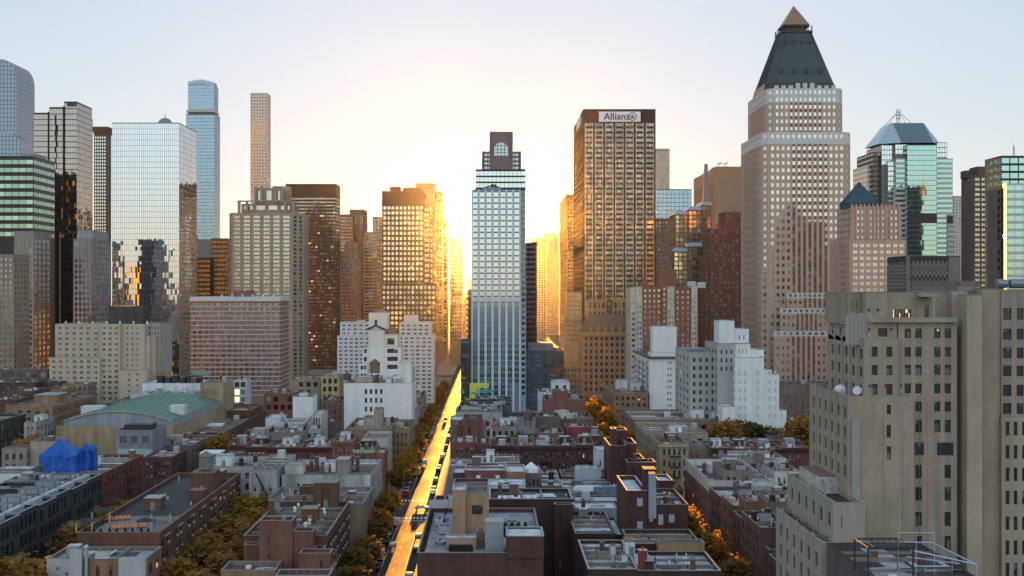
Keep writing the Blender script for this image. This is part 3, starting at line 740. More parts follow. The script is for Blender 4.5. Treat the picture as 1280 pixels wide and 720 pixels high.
B.block(fx(486,Y),fx(499,Y),Y+10,Y+24,fz(239,Y)-.7,fz(232,Y),w_,R_TAR,par=0); B.block(fx(503,Y),fx(526,Y),Y+8,Y+30,fz(239,Y)-.7,fz(233.5,Y),w_,R_TAR,par=0)
B.finish()
B=simple('office_tower','tall blank golden slab rising behind the stepped brown tower','skyscraper',520,543,229,1120,30,(.28,.2,.12),8,3.6,.25,.7); B.finish()
simple('office_tower','narrow golden tower with flat top over the sunlit street','skyscraper',543,552.8,239,1220,36,(.27,.19,.11),3).finish()
simple('office_tower','banded golden tower in the haze lining the sunlit street','skyscraper',545,559,274,1300,40,(.3,.22,.13),2,3.2,.92,.5).finish()
simple('office_tower','low pale tower at the street end melting into the sun glare','skyscraper',562,577.5,297,1150,60,(.34,.27,.18),5).finish()
simple('office_tower','far small tower furthest down the left side of the sunlit street','skyscraper',577,587.5,368,1600,60,(.3,.24,.16),3).finish()  # added block: holds the sun off the left part of the street
simple('office_tower','small distant block closing the left side of the street end','skyscraper',584,598.3,343,2600,40,(.3,.24,.16),3).finish()  # added at the far end to shade the street's left side

# ---- central tower
B=Bld('hotel_tower','pale blue glass hotel tower with white piers blocking the street end','skyscraper',gm=GM_PALE)
Y=725; w_=wall(.52,.58,.64,.06,.6,.08); fl=pxm(7.3,Y)
sp=S(7,fl,.66,.74,1.5,.3,zmin=fz(500,Y),rec=.35,grp=2,gap=.1,sp='all',spm=plain('blue_spandrel',.16,.23,.29,.35,.2))
B.pb(589,651,237,Y,26,w_,R_GREY,f=sp,l=S(4,fl,.6,.6,2,.5,kind='cw'),par=1)
B.pb(651.2,657.3,238.5,Y+1.5,22,wall(.4,.43,.46),R_GREY,f=S(1,fl,.8,.6,1.5,.2,zmin=fz(500,Y),rec=.8,mat=G_DARK,kind='cw'),par=1)
sq=S(12,pxm(7.4,740),.93,.72,1.2,.2,zmin=fz(240,740),rec=.15,kind='cw')
B.pb(594,657.2,211.5,737,12,MULLD,R_GREY,f=sq,l=sq,par=.6,cope=COPE_M)
bm=B.part('window_cleaning_cradle')
bm.box(fx(603,728),fx(627,728),729,731,fz(236.5,728),fz(234,728),plain('cradle_grey',.25,.26,.28,.5,.3))
bm.bar((fx(606,728),730,fz(234,728)),(fx(620,728),730,fz(230.5,728)),.4,DARKST); bm.bar((fx(624,728),730,fz(234,728)),(fx(614,728),730,fz(230,728)),.4,DARKST)
B.finish()

B=Bld('office_tower','brown granite stepped tower top with a great arched window','skyscraper',gm=glass('blue_arch_glass',(.6,.75,.84),.5,.06,.1,(.12,.16,.18),(.02,.03,.035)))
Y=1250; w_=wall(.20,.155,.155,.08,streak=.05); X=lambda p:fx(p,Y); Z=lambda p:fz(p,Y)
sp=S(9,4.2,.75,.55,2,2,zmin=Z(215),kind='cw')
B.block(X(602.5),X(651),Y,Y+40,0,Z(189.5),w_,R_GREY,f=sp,l=sp,par=1)
B.block(X(613),X(639.8),Y-2,Y+30,0,Z(165),w_,R_GREY,par=1)
cx=(X(613)+X(639.8))/2; r=pxm(8.6,Y); zc=Z(187)
a=B.part('arched_window'); pts=[(cx-r,Y-2.4,Z(195)),(cx+r,Y-2.4,Z(195))]+[(cx+r*cos(t),Y-2.4,zc+r*sin(t)) for t in [pi*i/12 for i in range(13)]]
a.poly(pts,B.gm)
for k in (-.5,0,.5): a.box(cx+k*r-.3,cx+k*r+.3,Y-2.7,Y-2.45,Z(195),zc+r*sqrt(1-k*k)-.2,w_)
for zz in (Z(191),zc,zc+r*.5): a.box(cx-r*.86,cx+r*.86,Y-2.7,Y-2.46,zz-.25,zz+.25,w_)
ar=B.part('arch_surround'); wo=wall(.27,.19,.17)
for i in range(12):
    t0,t1=pi*i/12,pi*(i+1)/12; R2=r+2.2
    ar.poly([(cx+r*cos(t0),Y-3,zc+r*sin(t0)),(cx+R2*cos(t0),Y-3,zc+R2*sin(t0)),(cx+R2*cos(t1),Y-3,zc+R2*sin(t1)),(cx+r*cos(t1),Y-3,zc+r*sin(t1))],wo)
    ar.poly([(cx+R2*cos(t0),Y-3,zc+R2*sin(t0)),(cx+R2*cos(t0),Y-2.01,zc+R2*sin(t0)),(cx+R2*cos(t1),Y-2.01,zc+R2*sin(t1)),(cx+R2*cos(t1),Y-3,zc+R2*sin(t1))],wo)
for px in (603,612.6,640.4,650.6): B.part('corner_pier','cp%g'%px).box(X(px-.7),X(px+.7),Y-3,Y-2.01 if 612<px<641 else Y-.01,Z(214),Z(189.5) if px in(603,650.6) else Z(165.5),wo)
B.finish()

B=Bld('apartment_block','dark balconied block at the corner left of the pale hotel tower','apartment block',gm=G_DARK)
Y=716; w_=wall(.07,.07,.085); sp=S(1,pxm(5.6,Y),.86,.5,1,.2,kind='cw',rec=.5)
B.block(-17,-11.6,Y,Y+8,0,fz(424,Y),w_,R_TAR,f=sp)
B.block(-14.5,-11.4,800,812,0,fz(362,800),w_,R_TAR,l=sp,f=sp)
for i in range(15):
    z=fz(366,800)-i*3.3
    if z>fz(425,800): B.part('balcony','b%d'%i).box(-15.8,-14.52,800.2,811,z-1.1,z,w_)
B.finish()

B=Bld('office_tower','dark maroon slab tower close behind the pale hotel tower','skyscraper',gm=G_DARK)
Y=770; B.pb(656.5,671,303,Y,20,wall(.075,.04,.045),R_TAR,f=S(4,3.0,.7,.5,2,.4,zmin=fz(440,Y),kind='cw',mat=glass('maroon_glass',(.45,.36,.4),.15,.15,.0,dark=(.02,.012,.014))),par=1); B.finish()
B=Bld('office_block','low dark blue block with horizontal window bands beside the pale hotel tower','office block',gm=glass('blue_band_glass',(.55,.68,.80),.42,.08,.2,(.12,.15,.18)))
Y=730; B.pb(657.5,705,438,Y,28,wall(.085,.095,.115),R_TAR,f=S(9,2.75,.95,.5,2.5,.2,kind='cw'),r=S(4,2.75,.9,.5,2.5,.3,kind='cw')); 
B.block(fx(660,Y),fx(692,Y),Y+4,Y+18,fz(438,Y)-.8,fz(429,Y),wall(.20,.20,.20),R_GREY,par=0); B.finish()

# ---- right of the centre, in the haze
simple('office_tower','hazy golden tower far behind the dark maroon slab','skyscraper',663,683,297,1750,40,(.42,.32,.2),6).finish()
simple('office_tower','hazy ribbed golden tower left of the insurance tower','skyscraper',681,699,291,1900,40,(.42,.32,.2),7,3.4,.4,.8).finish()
B=simple('office_tower','narrow golden tower hard against the left of the insurance tower','skyscraper',708.5,722,243,1250,dp(708.5,699.5,1250),(.32,.2,.1),4,3.6,l=True,gm=GM_GOLD); B.finish()
B=simple('apartment_block','old tan apartment house stepping down under the narrow golden tower','apartment block',706,727,395,900,40,(.36,.27,.18),6,3.2,.4,.5,l=True)
B.block(fx(709,905),fx(727,905),905,930,fz(395,900),fz(366,905),wall(.36,.27,.18),R_GREY,f=S(5,3.2,.4,.5,2,.5,kind='cw')); B.finish()
simple('apartment_block','lower tan house with cornice at the foot of the prewar hotel','apartment block',703.5,727,455,800,30,(.33,.25,.17),5,3.4,.4,.5,l=True,zmin=540).finish()

B=Bld('office_tower','tall bronze tower carrying a big white sign with blue lettering','skyscraper',gm=glass('warm_office_glass',(.90,.86,.74),.15,.12,.5,(.40,.37,.29),(.03,.027,.02)))
Y=1000; X=lambda p:fx(p,Y); Z=lambda p:fz(p,Y); w_=wall(.055,.038,.030,.1,streak=.05); fl=pxm(6.4,Y)
sp=S(7,fl,.80,.60,Z(136.5)-Z(154),.5,zmin=Z(400),rec=.3,grp=3,gap=.10,kind='cw',sp='all',spm=wall(.065,.048,.038))
sl=S(10,fl,.84,.6,Z(136.5)-Z(154),.5,zmin=Z(400),rec=.3,grp=3,gap=.10,kind='cw',sp='all',spm=wall(.065,.048,.038))
B.block(X(729),X(819.5),Y,Y+dp(729,717,Y),0,Z(136.5),w_,R_TAR,f=sp,l=sl,par=2)
MW=plain('pale_metal_rib',.55,.52,.46,.5,.2)
for i in range(7):
    c=X(729)+.5+(X(819.5)-X(729)-1)/7*(i+.5)
    for s_ in (-1,1): B.part('vertical_rib','r%d%d'%(i,s_)).box(c+s_*3.0-.17,c+s_*3.0+.17,Y-.35,Y-.01,Z(395),Z(153),MW)
SG=plain('sign_white',.82,.82,.84,.5,var=.02); INK=plain('sign_blue_ink',.045,.045,.16,.5,var=.02)
pan=B.part('sign'); pan.box(X(748.5),X(800.5),Y-1.2,Y-.4,Z(152.3),Z(139.7),SG)
pan2=B.part('sign_side','sign2'); 
yA,yB=Y+18,Y+60; pan2.box(X(729)-1.2,X(729)-.4,yA,yB,Z(152),Z(140),SG)
B.part('penthouse_louvre').box(X(795),X(815),Y-.3,Y-.02,Z(152),Z(139),wall(.05,.04,.035))
for px in (763,768): B.part('roof_mast','m%d'%px).box(X(px)-.25,X(px)+.25,Y+20,Y+20.5,Z(136.5),Z(131.5),STEEL)
B.finish()
sign_obj=B.built['sign']
tc=bpy.data.curves.new('lettering','FONT'); tc.body='Allianz'; tc.size=pxm(12.0,Y); tc.extrude=.12; tc.offset=.10; tc.space_character=1.02
to=bpy.data.objects.new('lettering',tc); COL.objects.link(to); to.parent=sign_obj; tc.materials.append(INK)
to.location=(X(754.5)-B.off[0],Y-1.35-B.off[1],Z(149.7)); to.rotation_euler=(pi/2,0,0)
bpy.context.view_layer.update()
lm=bpy.data.meshes.new_from_object(to.evaluated_get(bpy.context.evaluated_depsgraph_get()))
lo=bpy.data.objects.new('lettering_text',lm); COL.objects.link(lo); lo.parent=sign_obj; lo.location=to.location; lo.rotation_euler=to.rotation_euler
bpy.data.objects.remove(to); lo.name='lettering'
emb=MB(); ex,ez=X(790.5),Z(146); R1,R0=pxm(5.1,Y),pxm(4.2,Y)
for i in range(24):
    t0,t1=2*pi*i/24,2*pi*(i+1)/24
    emb.poly([(ex+R0*cos(t0),Y-1.4,ez+R0*sin(t0)),(ex+R1*cos(t0),Y-1.4,ez+R1*sin(t0)),(ex+R1*cos(t1),Y-1.4,ez+R1*sin(t1)),(ex+R0*cos(t1),Y-1.4,ez+R0*sin(t1))],INK)
for k,(h0,h1) in ((-1,(-.62,.30)),(0,(-.62,.62)),(1,(-.62,.30))):
    emb.box(ex+k*R0*.42-.36,ex+k*R0*.42+.36,Y-1.45,Y-1.22,ez+R0*h0,ez+R0*h1,INK)
emb.build('emblem',sign_obj,B.off)

simple('office_tower','plain tan slab tower right behind the insurance tower','skyscraper',816,837,186,1500,30,(.33,.26,.21),8,3.6,.4,.8).finish()
B=Bld('glass_tower','pale blue glass block between the insurance tower and the stepped gold glass tower','skyscraper',gm=GM_BLUE)
Y=1250; sp=S(9,4.0,.93,.9,1,.2,zmin=fz(300,Y),rec=.1,kind='cw'); B.pb(818,864.5,236.5,Y,40,MULL,R_GREY,f=sp,l=sp,par=1); B.finish()
simple('office_block','grey stone block of small windows below the pale blue glass block','office block',818,843,273,1100,30,(.24,.2,.18),6,3.2,.45,.5,l=True).finish()

B=Bld('office_tower','stepped tower of pale gold glass with sloped metal setback roofs and spire','skyscraper',gm=GM_GOLD)
Y=900; w_=wall(.15,.115,.085,.08,streak=.04); MTL=plain('grey_metal_roof',.34,.38,.46,.35,.5); fl=pxm(5.6,Y)
def slant(pl,pr,ptop,pbot,Yf,d):
    x0,x1=fx(pl,Yf),fx(pr,Yf); z0,z1=fz(pbot,Yf)+.01,fz(ptop,Yf)
    B.part('sloped_roof','sr%g%g'%(pl,Yf)).frust([(x0-.4,Yf-.4),(x1+.4,Yf-.4),(x1+.4,Yf+d),(x0-.4,Yf+d)],z0,[(x0+1.5,Yf+3),(x1-.1,Yf+3),(x1-.1,Yf+d),(x0+1.5,Yf+d)],z1,MTL)
for (a,b,t,Yf,d) in ((844,860,268,900,30),(860.1,877,262.5,902,30),(877.1,889.5,256.5,904,30),(842,860,314.5,889,10.5),(860.1,880,308,889,10.5),(880.1,887.5,302,889,10.5)):
    n=max(2,round((b-a)/5.4)); sp=S(n,fl,.76,.74,.8,.3,zmin=fz(440,Y),rec=.2,kind='cw')
    B.pb(a,b,t,Yf,d,w_,R_GREY,f=sp,l=S(4,fl,.6,.6,.8,.3,zmin=fz(440,Y),kind='cw'),par=0); slant(a,b,t-5,t,Yf,d)
B.part('spire').frust([(fx(878.5,910),908),(fx(887,910),908),(fx(887,910),913),(fx(878.5,910),913)],fz(252,910),[(fx(880.7,910),909.5),(fx(884.4,910),909.5),(fx(884.4,910),911.5),(fx(880.7,910),911.5)],fz(205,910),plain('spire_lead',.17,.17,.19,.5,.2))
B.finish()

B=Bld('office_tower','broad brown ribbed tower with satellite dishes on its roof','skyscraper',gm=G_DARK)
Y=1800; w_=wall(.23,.16,.11,.1,streak=.05); sp=S(22,60,.4,.88,18,1,zmin=fz(330,Y),rec=.6,kind='cw'); sl=S(26,60,.4,.9,18,1,zmin=fz(330,Y),rec=.6,kind='cw')
B.pb(893,936,210,Y,dp(893,867,Y),w_,R_TAR,f=sp,l=sl,par=1)
B.block(fx(897,Y),fx(930,Y),Y+20,Y+60,fz(210,Y)-1,fz(206.5,Y),w_,R_TAR,par=0); B.finish()
for k,(px,r) in enumerate(((899.5,4.0),(907,4.4))):
    t=empty('satellite_dish',(fx(px,Y+20),Y+20,fz(206.5,Y)),('smaller left' if k==0 else 'larger right')+' white satellite dish on the broad brown ribbed tower','satellite dish','dishes on the ribbed tower')
    m=MB(); m.bar((0,0,0),(0,0,2.2),.35,STEEL); m.build('mast',t)
    m=MB(); d=(-.35,-.5,.79); 
    for i in range(3):
        pass
    n=14
    ax=(.82,-.57,0); ay=(.45,.645,.62)
    c=(0,-.2,3.4)
    rings=[]
    for rr,dd in ((0.15,-.9),(.6,-.6),(1.0,0)):
        rings.append([tuple(c[q]+r*rr*(cos(a)*ax[q]+sin(a)*ay[q])+d[q]*(dd+.9) for q in range(3)) for a in [2*pi*i/n for i in range(n)]])
    for a_,b_ in zip(rings,rings[1:]):
        for i in range(n): m.poly([a_[i],a_[(i+1)%n],b_[(i+1)%n],b_[i]],WHITEP)
    m.poly(rings[0],WHITEP); m.bar(c,tuple(c[q]+d[q]*3.2 for q in range(3)),.15,STEEL); m.build('dish',t)

B=Bld('apartment_tower','dark red brick apartment tower left of the copper pyramid tower','apartment tower',gm=glass('brick_tower_glass',(.8,.84,.82),.34,.12,.4,(.34,.32,.27)))
Y=850; w_=wall(.16,.072,.052,.12,streak=.1); fl=pxm(5.7,Y); sp=S(8,fl,.5,.5,1.5,.4,zmin=fz(450,Y)); sl=S(5,fl,.5,.5,1.5,.4,zmin=fz(450,Y),kind='cw')
B.pb(887,930,286,Y,30,w_,R_TAR,f=sp,l=sl); B.pb(881,886.8,320,Y+2,26,w_,R_TAR,f=S(1,fl,.5,.5,1.5,.4,zmin=fz(450,Y)),l=sl)
B.pb(906,930,265,Y+4,24,w_,R_TAR,z0=fz(287,Y),f=S(4,fl,.4,.5,2,.5,kind='cw'),l=S(3,fl,.4,.5,2,.5,kind='cw')); B.finish()

B=Bld('apartment_tower','red brick apartment block with white vertical bands and twin penthouses','apartment tower',gm=glass('band_block_glass',(.85,.9,.88),.36,.1,.45,(.42,.42,.38)))
Y=700; X=lambda p:fx(p,Y); Z=lambda p:fz(p,Y); br=wall(.22,.095,.062,.12,streak=.12); wh=wall(.45,.42,.39); fl=pxm(6.7,Y)
B.pb(788,795,360,Y+1,24,wh,R_GREY,f=S(1,fl,.7,.55,1.5,.3,zmin=Z(480)),l=S(4,fl,.5,.5,1.5,.4,zmin=Z(480),kind='cw'))
B.pb(795.1,803,358,Y,26,wh,R_GREY,f=S(2,fl,.6,.6,1.5,.2,zmin=Z(480)))
B.pb(803.1,827,358,Y+.8,25,br,R_GREY,f=S(4,fl,.5,.55,1.5,.3,zmin=Z(480)))
B.pb(827.1,834,356,Y,26,br,R_GREY,f=S(1,fl,.5,.55,1.5,.3,zmin=Z(480)))
B.pb(834.1,843,358,Y,26,wh,R_GREY,f=S(2,fl,.6,.6,1.5,.2,zmin=Z(480)))
B.pb(843.1,864,360,Y+.6,25,br,R_GREY,f=S(3,fl,.36,.5,1.5,.3,zmin=Z(480)))
B.pb(864.1,872,358,Y,26,wh,R_GREY,f=S(2,fl,.6,.6,1.5,.2,zmin=Z(480)))
B.block(X(826),X(848),Y+6,Y+20,Z(358)-.8,Z(337),br,R_GREY,f=S(4,12,.3,.7,2,.5,kind='cw'))
B.block(X(802),X(812),Y+8,Y+18,Z(358)-.8,Z(353),br,R_GREY)
B.finish()
t=empty('rooftop_unit',(fx(870,712),712,fz(358,700)-.8),'large silver cooling unit on the white banded brick block','rooftop unit')
m=MB()
m.box(-5,-.3,-2,2,0,3.6,STEEL); m.box(.3,5,-2,2,0,3.2,STEEL); m.build('cabinet',t)
m=MB()
for c in (-2.7,2.6): m.cyl(c,0,3.2 if c>0 else 3.6,4.0,1.2,DARKST,12)
m.build('fan',t)

B=Bld('hotel','brown prewar hotel with heavy cornice and twin roof towers below the insurance tower','hotel',gm=G_DARK)
Y=850; X=lambda p:fx(p,Y); Z=lambda p:fz(p,Y); w_=wall(.26,.18,.12,.15,streak=.15); fl=pxm(7.9,Y)
B.pb(728,789,417,Y,40,w_,R_TAR,f=S(9,fl,.42,.55,2.2,.6,zmin=Z(500)),l=S(6,fl,.42,.55,2.2,.6,zmin=Z(500)))
co=B.part('cornice'); co.box(X(728)-1.2,X(789)+1.2,Y-1.6,Y-.02,Z(419),Z(415.5),wall(.3,.22,.15)); co.box(X(728)-1.5,X(728)-.02,Y-.02,Y+40,Z(419),Z(415.5),wall(.3,.22,.15))
z=Z(416); ms=B.part('mansard_roof'); ms.frust([(X(731),Y+2),(X(789),Y+2),(X(789),Y+38),(X(731),Y+38)],z,[(X(738),Y+9),(X(789),Y+9),(X(789),Y+32),(X(738),Y+32)],Z(393),plain('slate',.10,.085,.08,.7))
for px in (739,748,757,766,775,784): B.part('dormer','d%d'%px).box(X(px-1.8),X(px+1.8),Y+1.6,Y+6,z,Z(407),w_)
B.block(X(736),X(760),Y+12,Y+26,Z(398),Z(375),w_,R_TAR,f=S(4,6,.4,.6,2,.6,kind='cw'))
B.block(X(768),X(786),Y+12,Y+26,Z(398),Z(374.5),w_,R_TAR,f=S(3,6,.4,.6,2,.6,kind='cw'))
B.finish()

# ---- copper pyramid tower
B=Bld('office_tower','tall pink stone tower crowned by a green copper pyramid and glass tip','skyscraper',gm=glass('pink_tower_glass',(.90,1.0,.95),.45,.08,.35,(.45,.46,.42),(.03,.026,.022)))
Y=730; X=lambda p:fx(p,Y); Z=lambda p:fz(p,Y)
pk=wall(.47,.33,.25,.08,streak=.06); whs=wall(.56,.53,.51,.08,streak=.08); red=wall(.23,.095,.08,.08,streak=.05); fl=pxm(9.15,Y); D=66
redc={4,5,6,7,8,9,10}
def wsp(z0p,n=14,top=1.4,rows=True): return S(n,fl,.52,.50,top,.8,zmin=Z(470),sp=redc,spm=red)
sl=S(18,fl,.42,.46,1.4,.8,zmin=Z(470),kind='cw',sp={3,4,5,6,7,8,9,10,11,12,13,14},spm=red)
x0,x1=X(953),X(1065); cxm=(x0+x1)/2; cym=Y+D/2
ch=3.5
def octo(x0,x1,y0,y1,c): return [(x0+c,y0),(x1-c,y0),(x1,y0+c),(x1,y1-c),(x1-c,y1),(x0+c,y1),(x0,y1-c),(x0,y0+c)]
c1=S(1,fl,.5,.46,1.4,.5,zmin=Z(470),kind='cw')
p=octo(x0,x1,Y,Y+D,ch)
B.ngon(p,0,Z(180),pk,{0:wsp(0),7:c1,1:c1,6:sl,2:sl},R_GREY)
top1=S(14,fl,.52,.50,1.4,.8,sp=None); 
B.ngon(p,Z(180)+.01,Z(165),whs,{0:top1,7:c1,1:c1,6:S(18,fl,.42,.46,1.4,.8,kind='cw')},R_GREY)
i_=3.6; q=octo(x0+i_,x1-i_,Y+i_,Y+D-i_,ch)
B.ngon(q,Z(165)+.01,Z(127),pk,{0:S(13,fl,.52,.50,1.4,.8,sp={3,4,5,6,7,8,9},spm=red),7:c1,1:c1,6:S(16,fl,.42,.46,1.4,.8,kind='cw',sp={3,4,5,6,7,8,9,10,11,12},spm=red)},R_GREY)
B.ngon(q,Z(127)+.01,Z(109),whs,{0:S(13,fl,.52,.50,1.2,.8),7:c1,1:c1,6:S(16,fl,.42,.46,1.2,.8,kind='cw')},R_GREY)
for k in range(9):                                   # crenellated parapet blocks
    a=q[0][0]+(q[1][0]-q[0][0])*k/9+.6
    B.part('parapet_block','pb%d'%k).box(a,a+2.4,Y+i_+.05,Y+i_+1,Z(109)+.01,Z(105.5) if k not in(3,4,5) else Z(102.5),whs)
zb=Z(109)+.01
def sq(h,c=2.5): return octo(cxm-h,cxm+h,cym-h,cym+h,c)
hb=x1-cxm-i_-.6
CU=plain('green_copper',.066,.096,.10,.55,.25,.25); CUS=plain('copper_seam',.03,.055,.058,.5,.3); CUD=plain('dark_copper',.055,.05,.048,.5,.3)
ba=B.part('roof_base'); ba.frust(sq(hb,5),zb,sq(hb-1.2,5),Z(98),CUD); 
py=B.part('copper_pyramid'); h0,h1=hb-1.6,9.0; z0,z1=Z(98)+.01,fz(44,Y+D/2)
py.frust(sq(h0,5),z0,sq(h1,2),z1,CU)
P0,P1=sq(h0,5),sq(h1,2)
for e0,e1 in ((0,1),(6,7),(7,0),(1,2)):             # standing seams
    k=16 if e0 in(0,6) else 3
    for i in range(k+1):
        t=i/k
        a=tuple(P0[e0][j]+(P0[e1][j]-P0[e0][j])*t for j in range(2)); b=tuple(P1[e0][j]+(P1[e1][j]-P1[e0][j])*t for j in range(2))
        py.bar((*a,z0+.1),(*b,z1+.05),.17,CUS,4)
for (row,n) in ((.22,4),(.80,4)):                    # round dormers
    h=h0+(h1-h0)*row; zz=z0+(z1-z0)*row
    for i in range(n):
        xx=cxm+(i-(n-1)/2)*h*.42; yy=cym-h
        dm=B.part('round_dormer','rd%g%d'%(row,i))
        dm.bar((xx,yy+1.5,zz),(xx,yy-.9,zz),1.55 if row<.5 else 1.2,CUD,12); 
ln=B.part('lantern'); ln.prism(sq(9.6,2),z1+.01,z1+1.0,CUD)
for px_ in [(-1,-1),(-.33,-1),(.33,-1),(1,-1),(1,1),(-1,1),(-1,-.33),(-1,.33),(1,0)]: ln.bar((cxm+px_[0]*8.7,cym+px_[1]*8.7,z1+1),(cxm+px_[0]*8.7,cym+px_[1]*8.7,fz(36,Y+D/2)),.4,CUD,5)
ln.prism(sq(6.5,1.5),z1+1.01,fz(36,Y+D/2),wall(.10,.09,.085)); ln.prism(sq(8.0,1.6),fz(36,Y+D/2)+.01,fz(33.5,Y+D/2),CUD)
tip=B.part('glass_tip'); TG=cwall('amber_roof_glass',(.80,.48,.32),1.3,1.6,.30,(.05,.035,.03),(.14,.065,.035),.12)
hh=7.6
tip.frust(octo(cxm-hh,cxm+hh,cym-hh,cym+hh,.01),fz(33.4,Y+D/2),octo(cxm-.15,cxm+.15,cym-.15,cym+.15,.01),fz(7.5,Y+D/2),TG)
# stepped lower front
for (a,b,t,Yf) in ((984,1041,366,726.5),(976,1041,385,722),(968,1041,413.5,717)):
    d=3.4 if Yf>723 else 4.3; w2=S(11 if a<980 else 9,fl,.45,.46,1.2,.5,zmin=Z(500),sp={3,4,5,6,7},spm=red)
    B.pb(a,b,t+7,Yf,d,pk,R_GREY,f=w2,l=c1,par=0)
    B.block(fx(a,Yf),fx(b,Yf),Yf,Yf+d,fz(t+7,Yf)+.01,fz(t,Yf),whs,R_GREY,f=S(9,pxm(7,Yf),.45,.5,.8,.5),par=0)
B.finish()
B=simple('podium_block','low pinkish stone podium in front of the copper pyramid tower','office block',976,1046,480,690,20,(.26,.185,.15),9,4,.4,.5,zmin=560,par=.8); B.finish()

# ---- pink apartments with teal pyramid
B=Bld('apartment_tower','pink stone apartment tower with a small teal pyramid roof','apartment tower',gm=glass('pink_apartment_glass',(.95,.96,.9),.40,.1,.5,(.50,.46,.40),(.04,.034,.03)))
Y=640; X=lambda p:fx(p,Y); Z=lambda p:fz(p,Y); w_=wall(.50,.335,.27,.1,streak=.12); fl=pxm(7.9,Y)
d=dp(1065,1040,Y)
sl=S(7,fl,.5,.55,2,.5,zmin=Z(430),rec=.6)
B.pb(1064,1132.5,300,Y,d,w_,R_GREY,f=S(8,fl,.66,.5,2,.5,zmin=Z(420),grp=2,gap=.12),l=sl)
B.pb(1066,1127,258,Y+3,d-8,w_,R_GREY,z0=Z(301),f=S(7,fl,.62,.5,2,.5,grp=2,gap=.12),l=S(6,fl,.5,.5,2,.5,rec=.5))
for i in range(12): B.part('parapet_pier','pp%d'%i).box(X(1066+i*5.3),X(1068+i*5.3),Y+2.4,Y+3.0,Z(300),Z(254.5),w_)
for i in range(9): B.part('side_pier','sp%d'%i).box(X(1064)-.7,X(1064)-.01,Y+.5+i*(d-1.5)/8,Y+1.4+i*(d-1.5)/8,Z(440),Z(297),w_)
x0,x1=X(1065.5),X(1104); hw=(x1-x0)/2; cx=(x0+x1)/2; cy_=Y+8+hw
B.part('pyramid_base').box(cx-hw,cx+hw,cy_-hw,cy_+hw,Z(258),Z(253),wall(.08,.10,.11))
B.part('pyramid_roof').frust([(cx-hw-.4,cy_-hw-.4),(cx+hw+.4,cy_-hw-.4),(cx+hw+.4,cy_+hw+.4),(cx-hw-.4,cy_+hw+.4)],Z(253)+.01,[(cx-.1,cy_-.1),(cx+.1,cy_-.1),(cx+.1,cy_+.1),(cx-.1,cy_+.1)],fz(227.5,cy_),plain('teal_standing_seam_roof',.05,.095,.105,.45,.3))
seam=B.part('roof_seam')
for i in range(13):
    t=i/12; a=cx-hw+2*hw*t
    seam.bar((a,cy_-hw-.4,Z(253)+.1),(cx+(a-cx)*.04,cy_-.1,fz(227.6,cy_)),.12,plain('teal_seam',.04,.09,.11,.5,.3),4); seam.bar((cx-hw-.4,cy_-hw+2*hw*t,Z(253)+.1),(cx-.1,cy_,fz(227.6,cy_)),.12,plain('teal_seam',.04,.09,.11,.5,.3),4)
B.finish()

# ---- teal glass tower
B=Bld('glass_tower','teal glass tower with chamfered crown and rooftop antenna frame','skyscraper',gm=GM_GREEN)
Y=1000; X=lambda p:fx(p,Y); Z=lambda p:fz(p,Y); fl=3.9
TW=plain('pale_green_panel',.40,.47,.46,.4,.2); sp=S(12,fl,.96,.9,.6,.1,zmin=Z(340),rec=.05,kind='cw'); 
bnd=S(5,fl,.97,.5,1.0,.1,zmin=Z(340),rec=.12,kind='cw')
bndw=S(6,fl,.95,.45,1.0,.1,zmin=Z(340),rec=.15,kind='cw',mat=G_DARK)
B.pb(1134,1171,181,Y,36,MULL,R_GREY,f=sp,l=bnd,par=0)
B.pb(1120,1133.9,198,Y+3,33,TW,R_GREY,f=bnd,l=bndw,par=0); B.pb(1171.1,1191,198,Y+3,33,TW,R_GREY,f=bnd,par=0)
B.pb(1110,1119.9,201,Y+6,30,TW,R_GREY,f=S(3,fl,.9,.7,1,.1,zmin=Z(340),kind='cw',mat=GM_PALE),l=bnd,par=0)
B.pb(1119.0,1133.9,180,Y+5,25,MULL,R_GREY,z0=Z(198),f=S(4,fl,.9,.85,.5,.1,kind='cw',mat=GM_PALE),par=0)
B.pb(1171.1,1184,178,Y+5,25,MULL,R_GREY,z0=Z(198),f=S(4,fl,.9,.85,.5,.1,kind='cw',mat=GM_PALE),par=0)
B.pb(1102,1118.9,181,Y+9,40,MULL,R_GREY,f=S(5,fl,.9,.85,.5,.1,zmin=Z(205),kind='cw',mat=GM_PALE),l=bndw,par=0)
B.pb(1091,1101.9,190,Y+14,44,wall(.10,.085,.075),R_TAR,f=S(5,fl,.6,.6,.5,.1,zmin=Z(340),kind='cw',mat=G_DARK),l=bndw,par=0)
B.pb(1084,1090.9,206,Y+18,40,TW,R_GREY,f=bndw,l=bndw,par=0)
B.pb(1184.5,1194,268,Y+2,32,TW,R_GREY,f=bndw,par=0)
B.part('louvre_band').box(X(1135),X(1171),Y-.4,Y-.06,Z(279),Z(266.5),wall(.07,.06,.055)); B.part('louvre_band','lb2').box(X(1185.5),X(1192),Y+1.5,Y+1.95,Z(279),Z(269.5),wall(.07,.06,.055))
zc0,zc1=Z(178)+.02,fz(153.7,Y+16)
cr=B.part('crown_glass'); CG=cwall('teal_crown_glass',(.32,.45,.50),1.5,3.8,.45,(.05,.06,.065),(.02,.03,.035)); CGL=cwall('pale_crown_glass',(.62,.75,.77),1.8,3.8,.7,(.18,.2,.2))
f0=[(X(1128),Y+2),(X(1168),Y+2),(X(1182),Y+12),(X(1182),Y+44),(X(1101),Y+44),(X(1103),Y+12)]
f1=[(X(1123.5),Y+16),(X(1163),Y+16),(X(1164.5),Y+18),(X(1164.5),Y+40),(X(1122),Y+40),(X(1122),Y+18)]
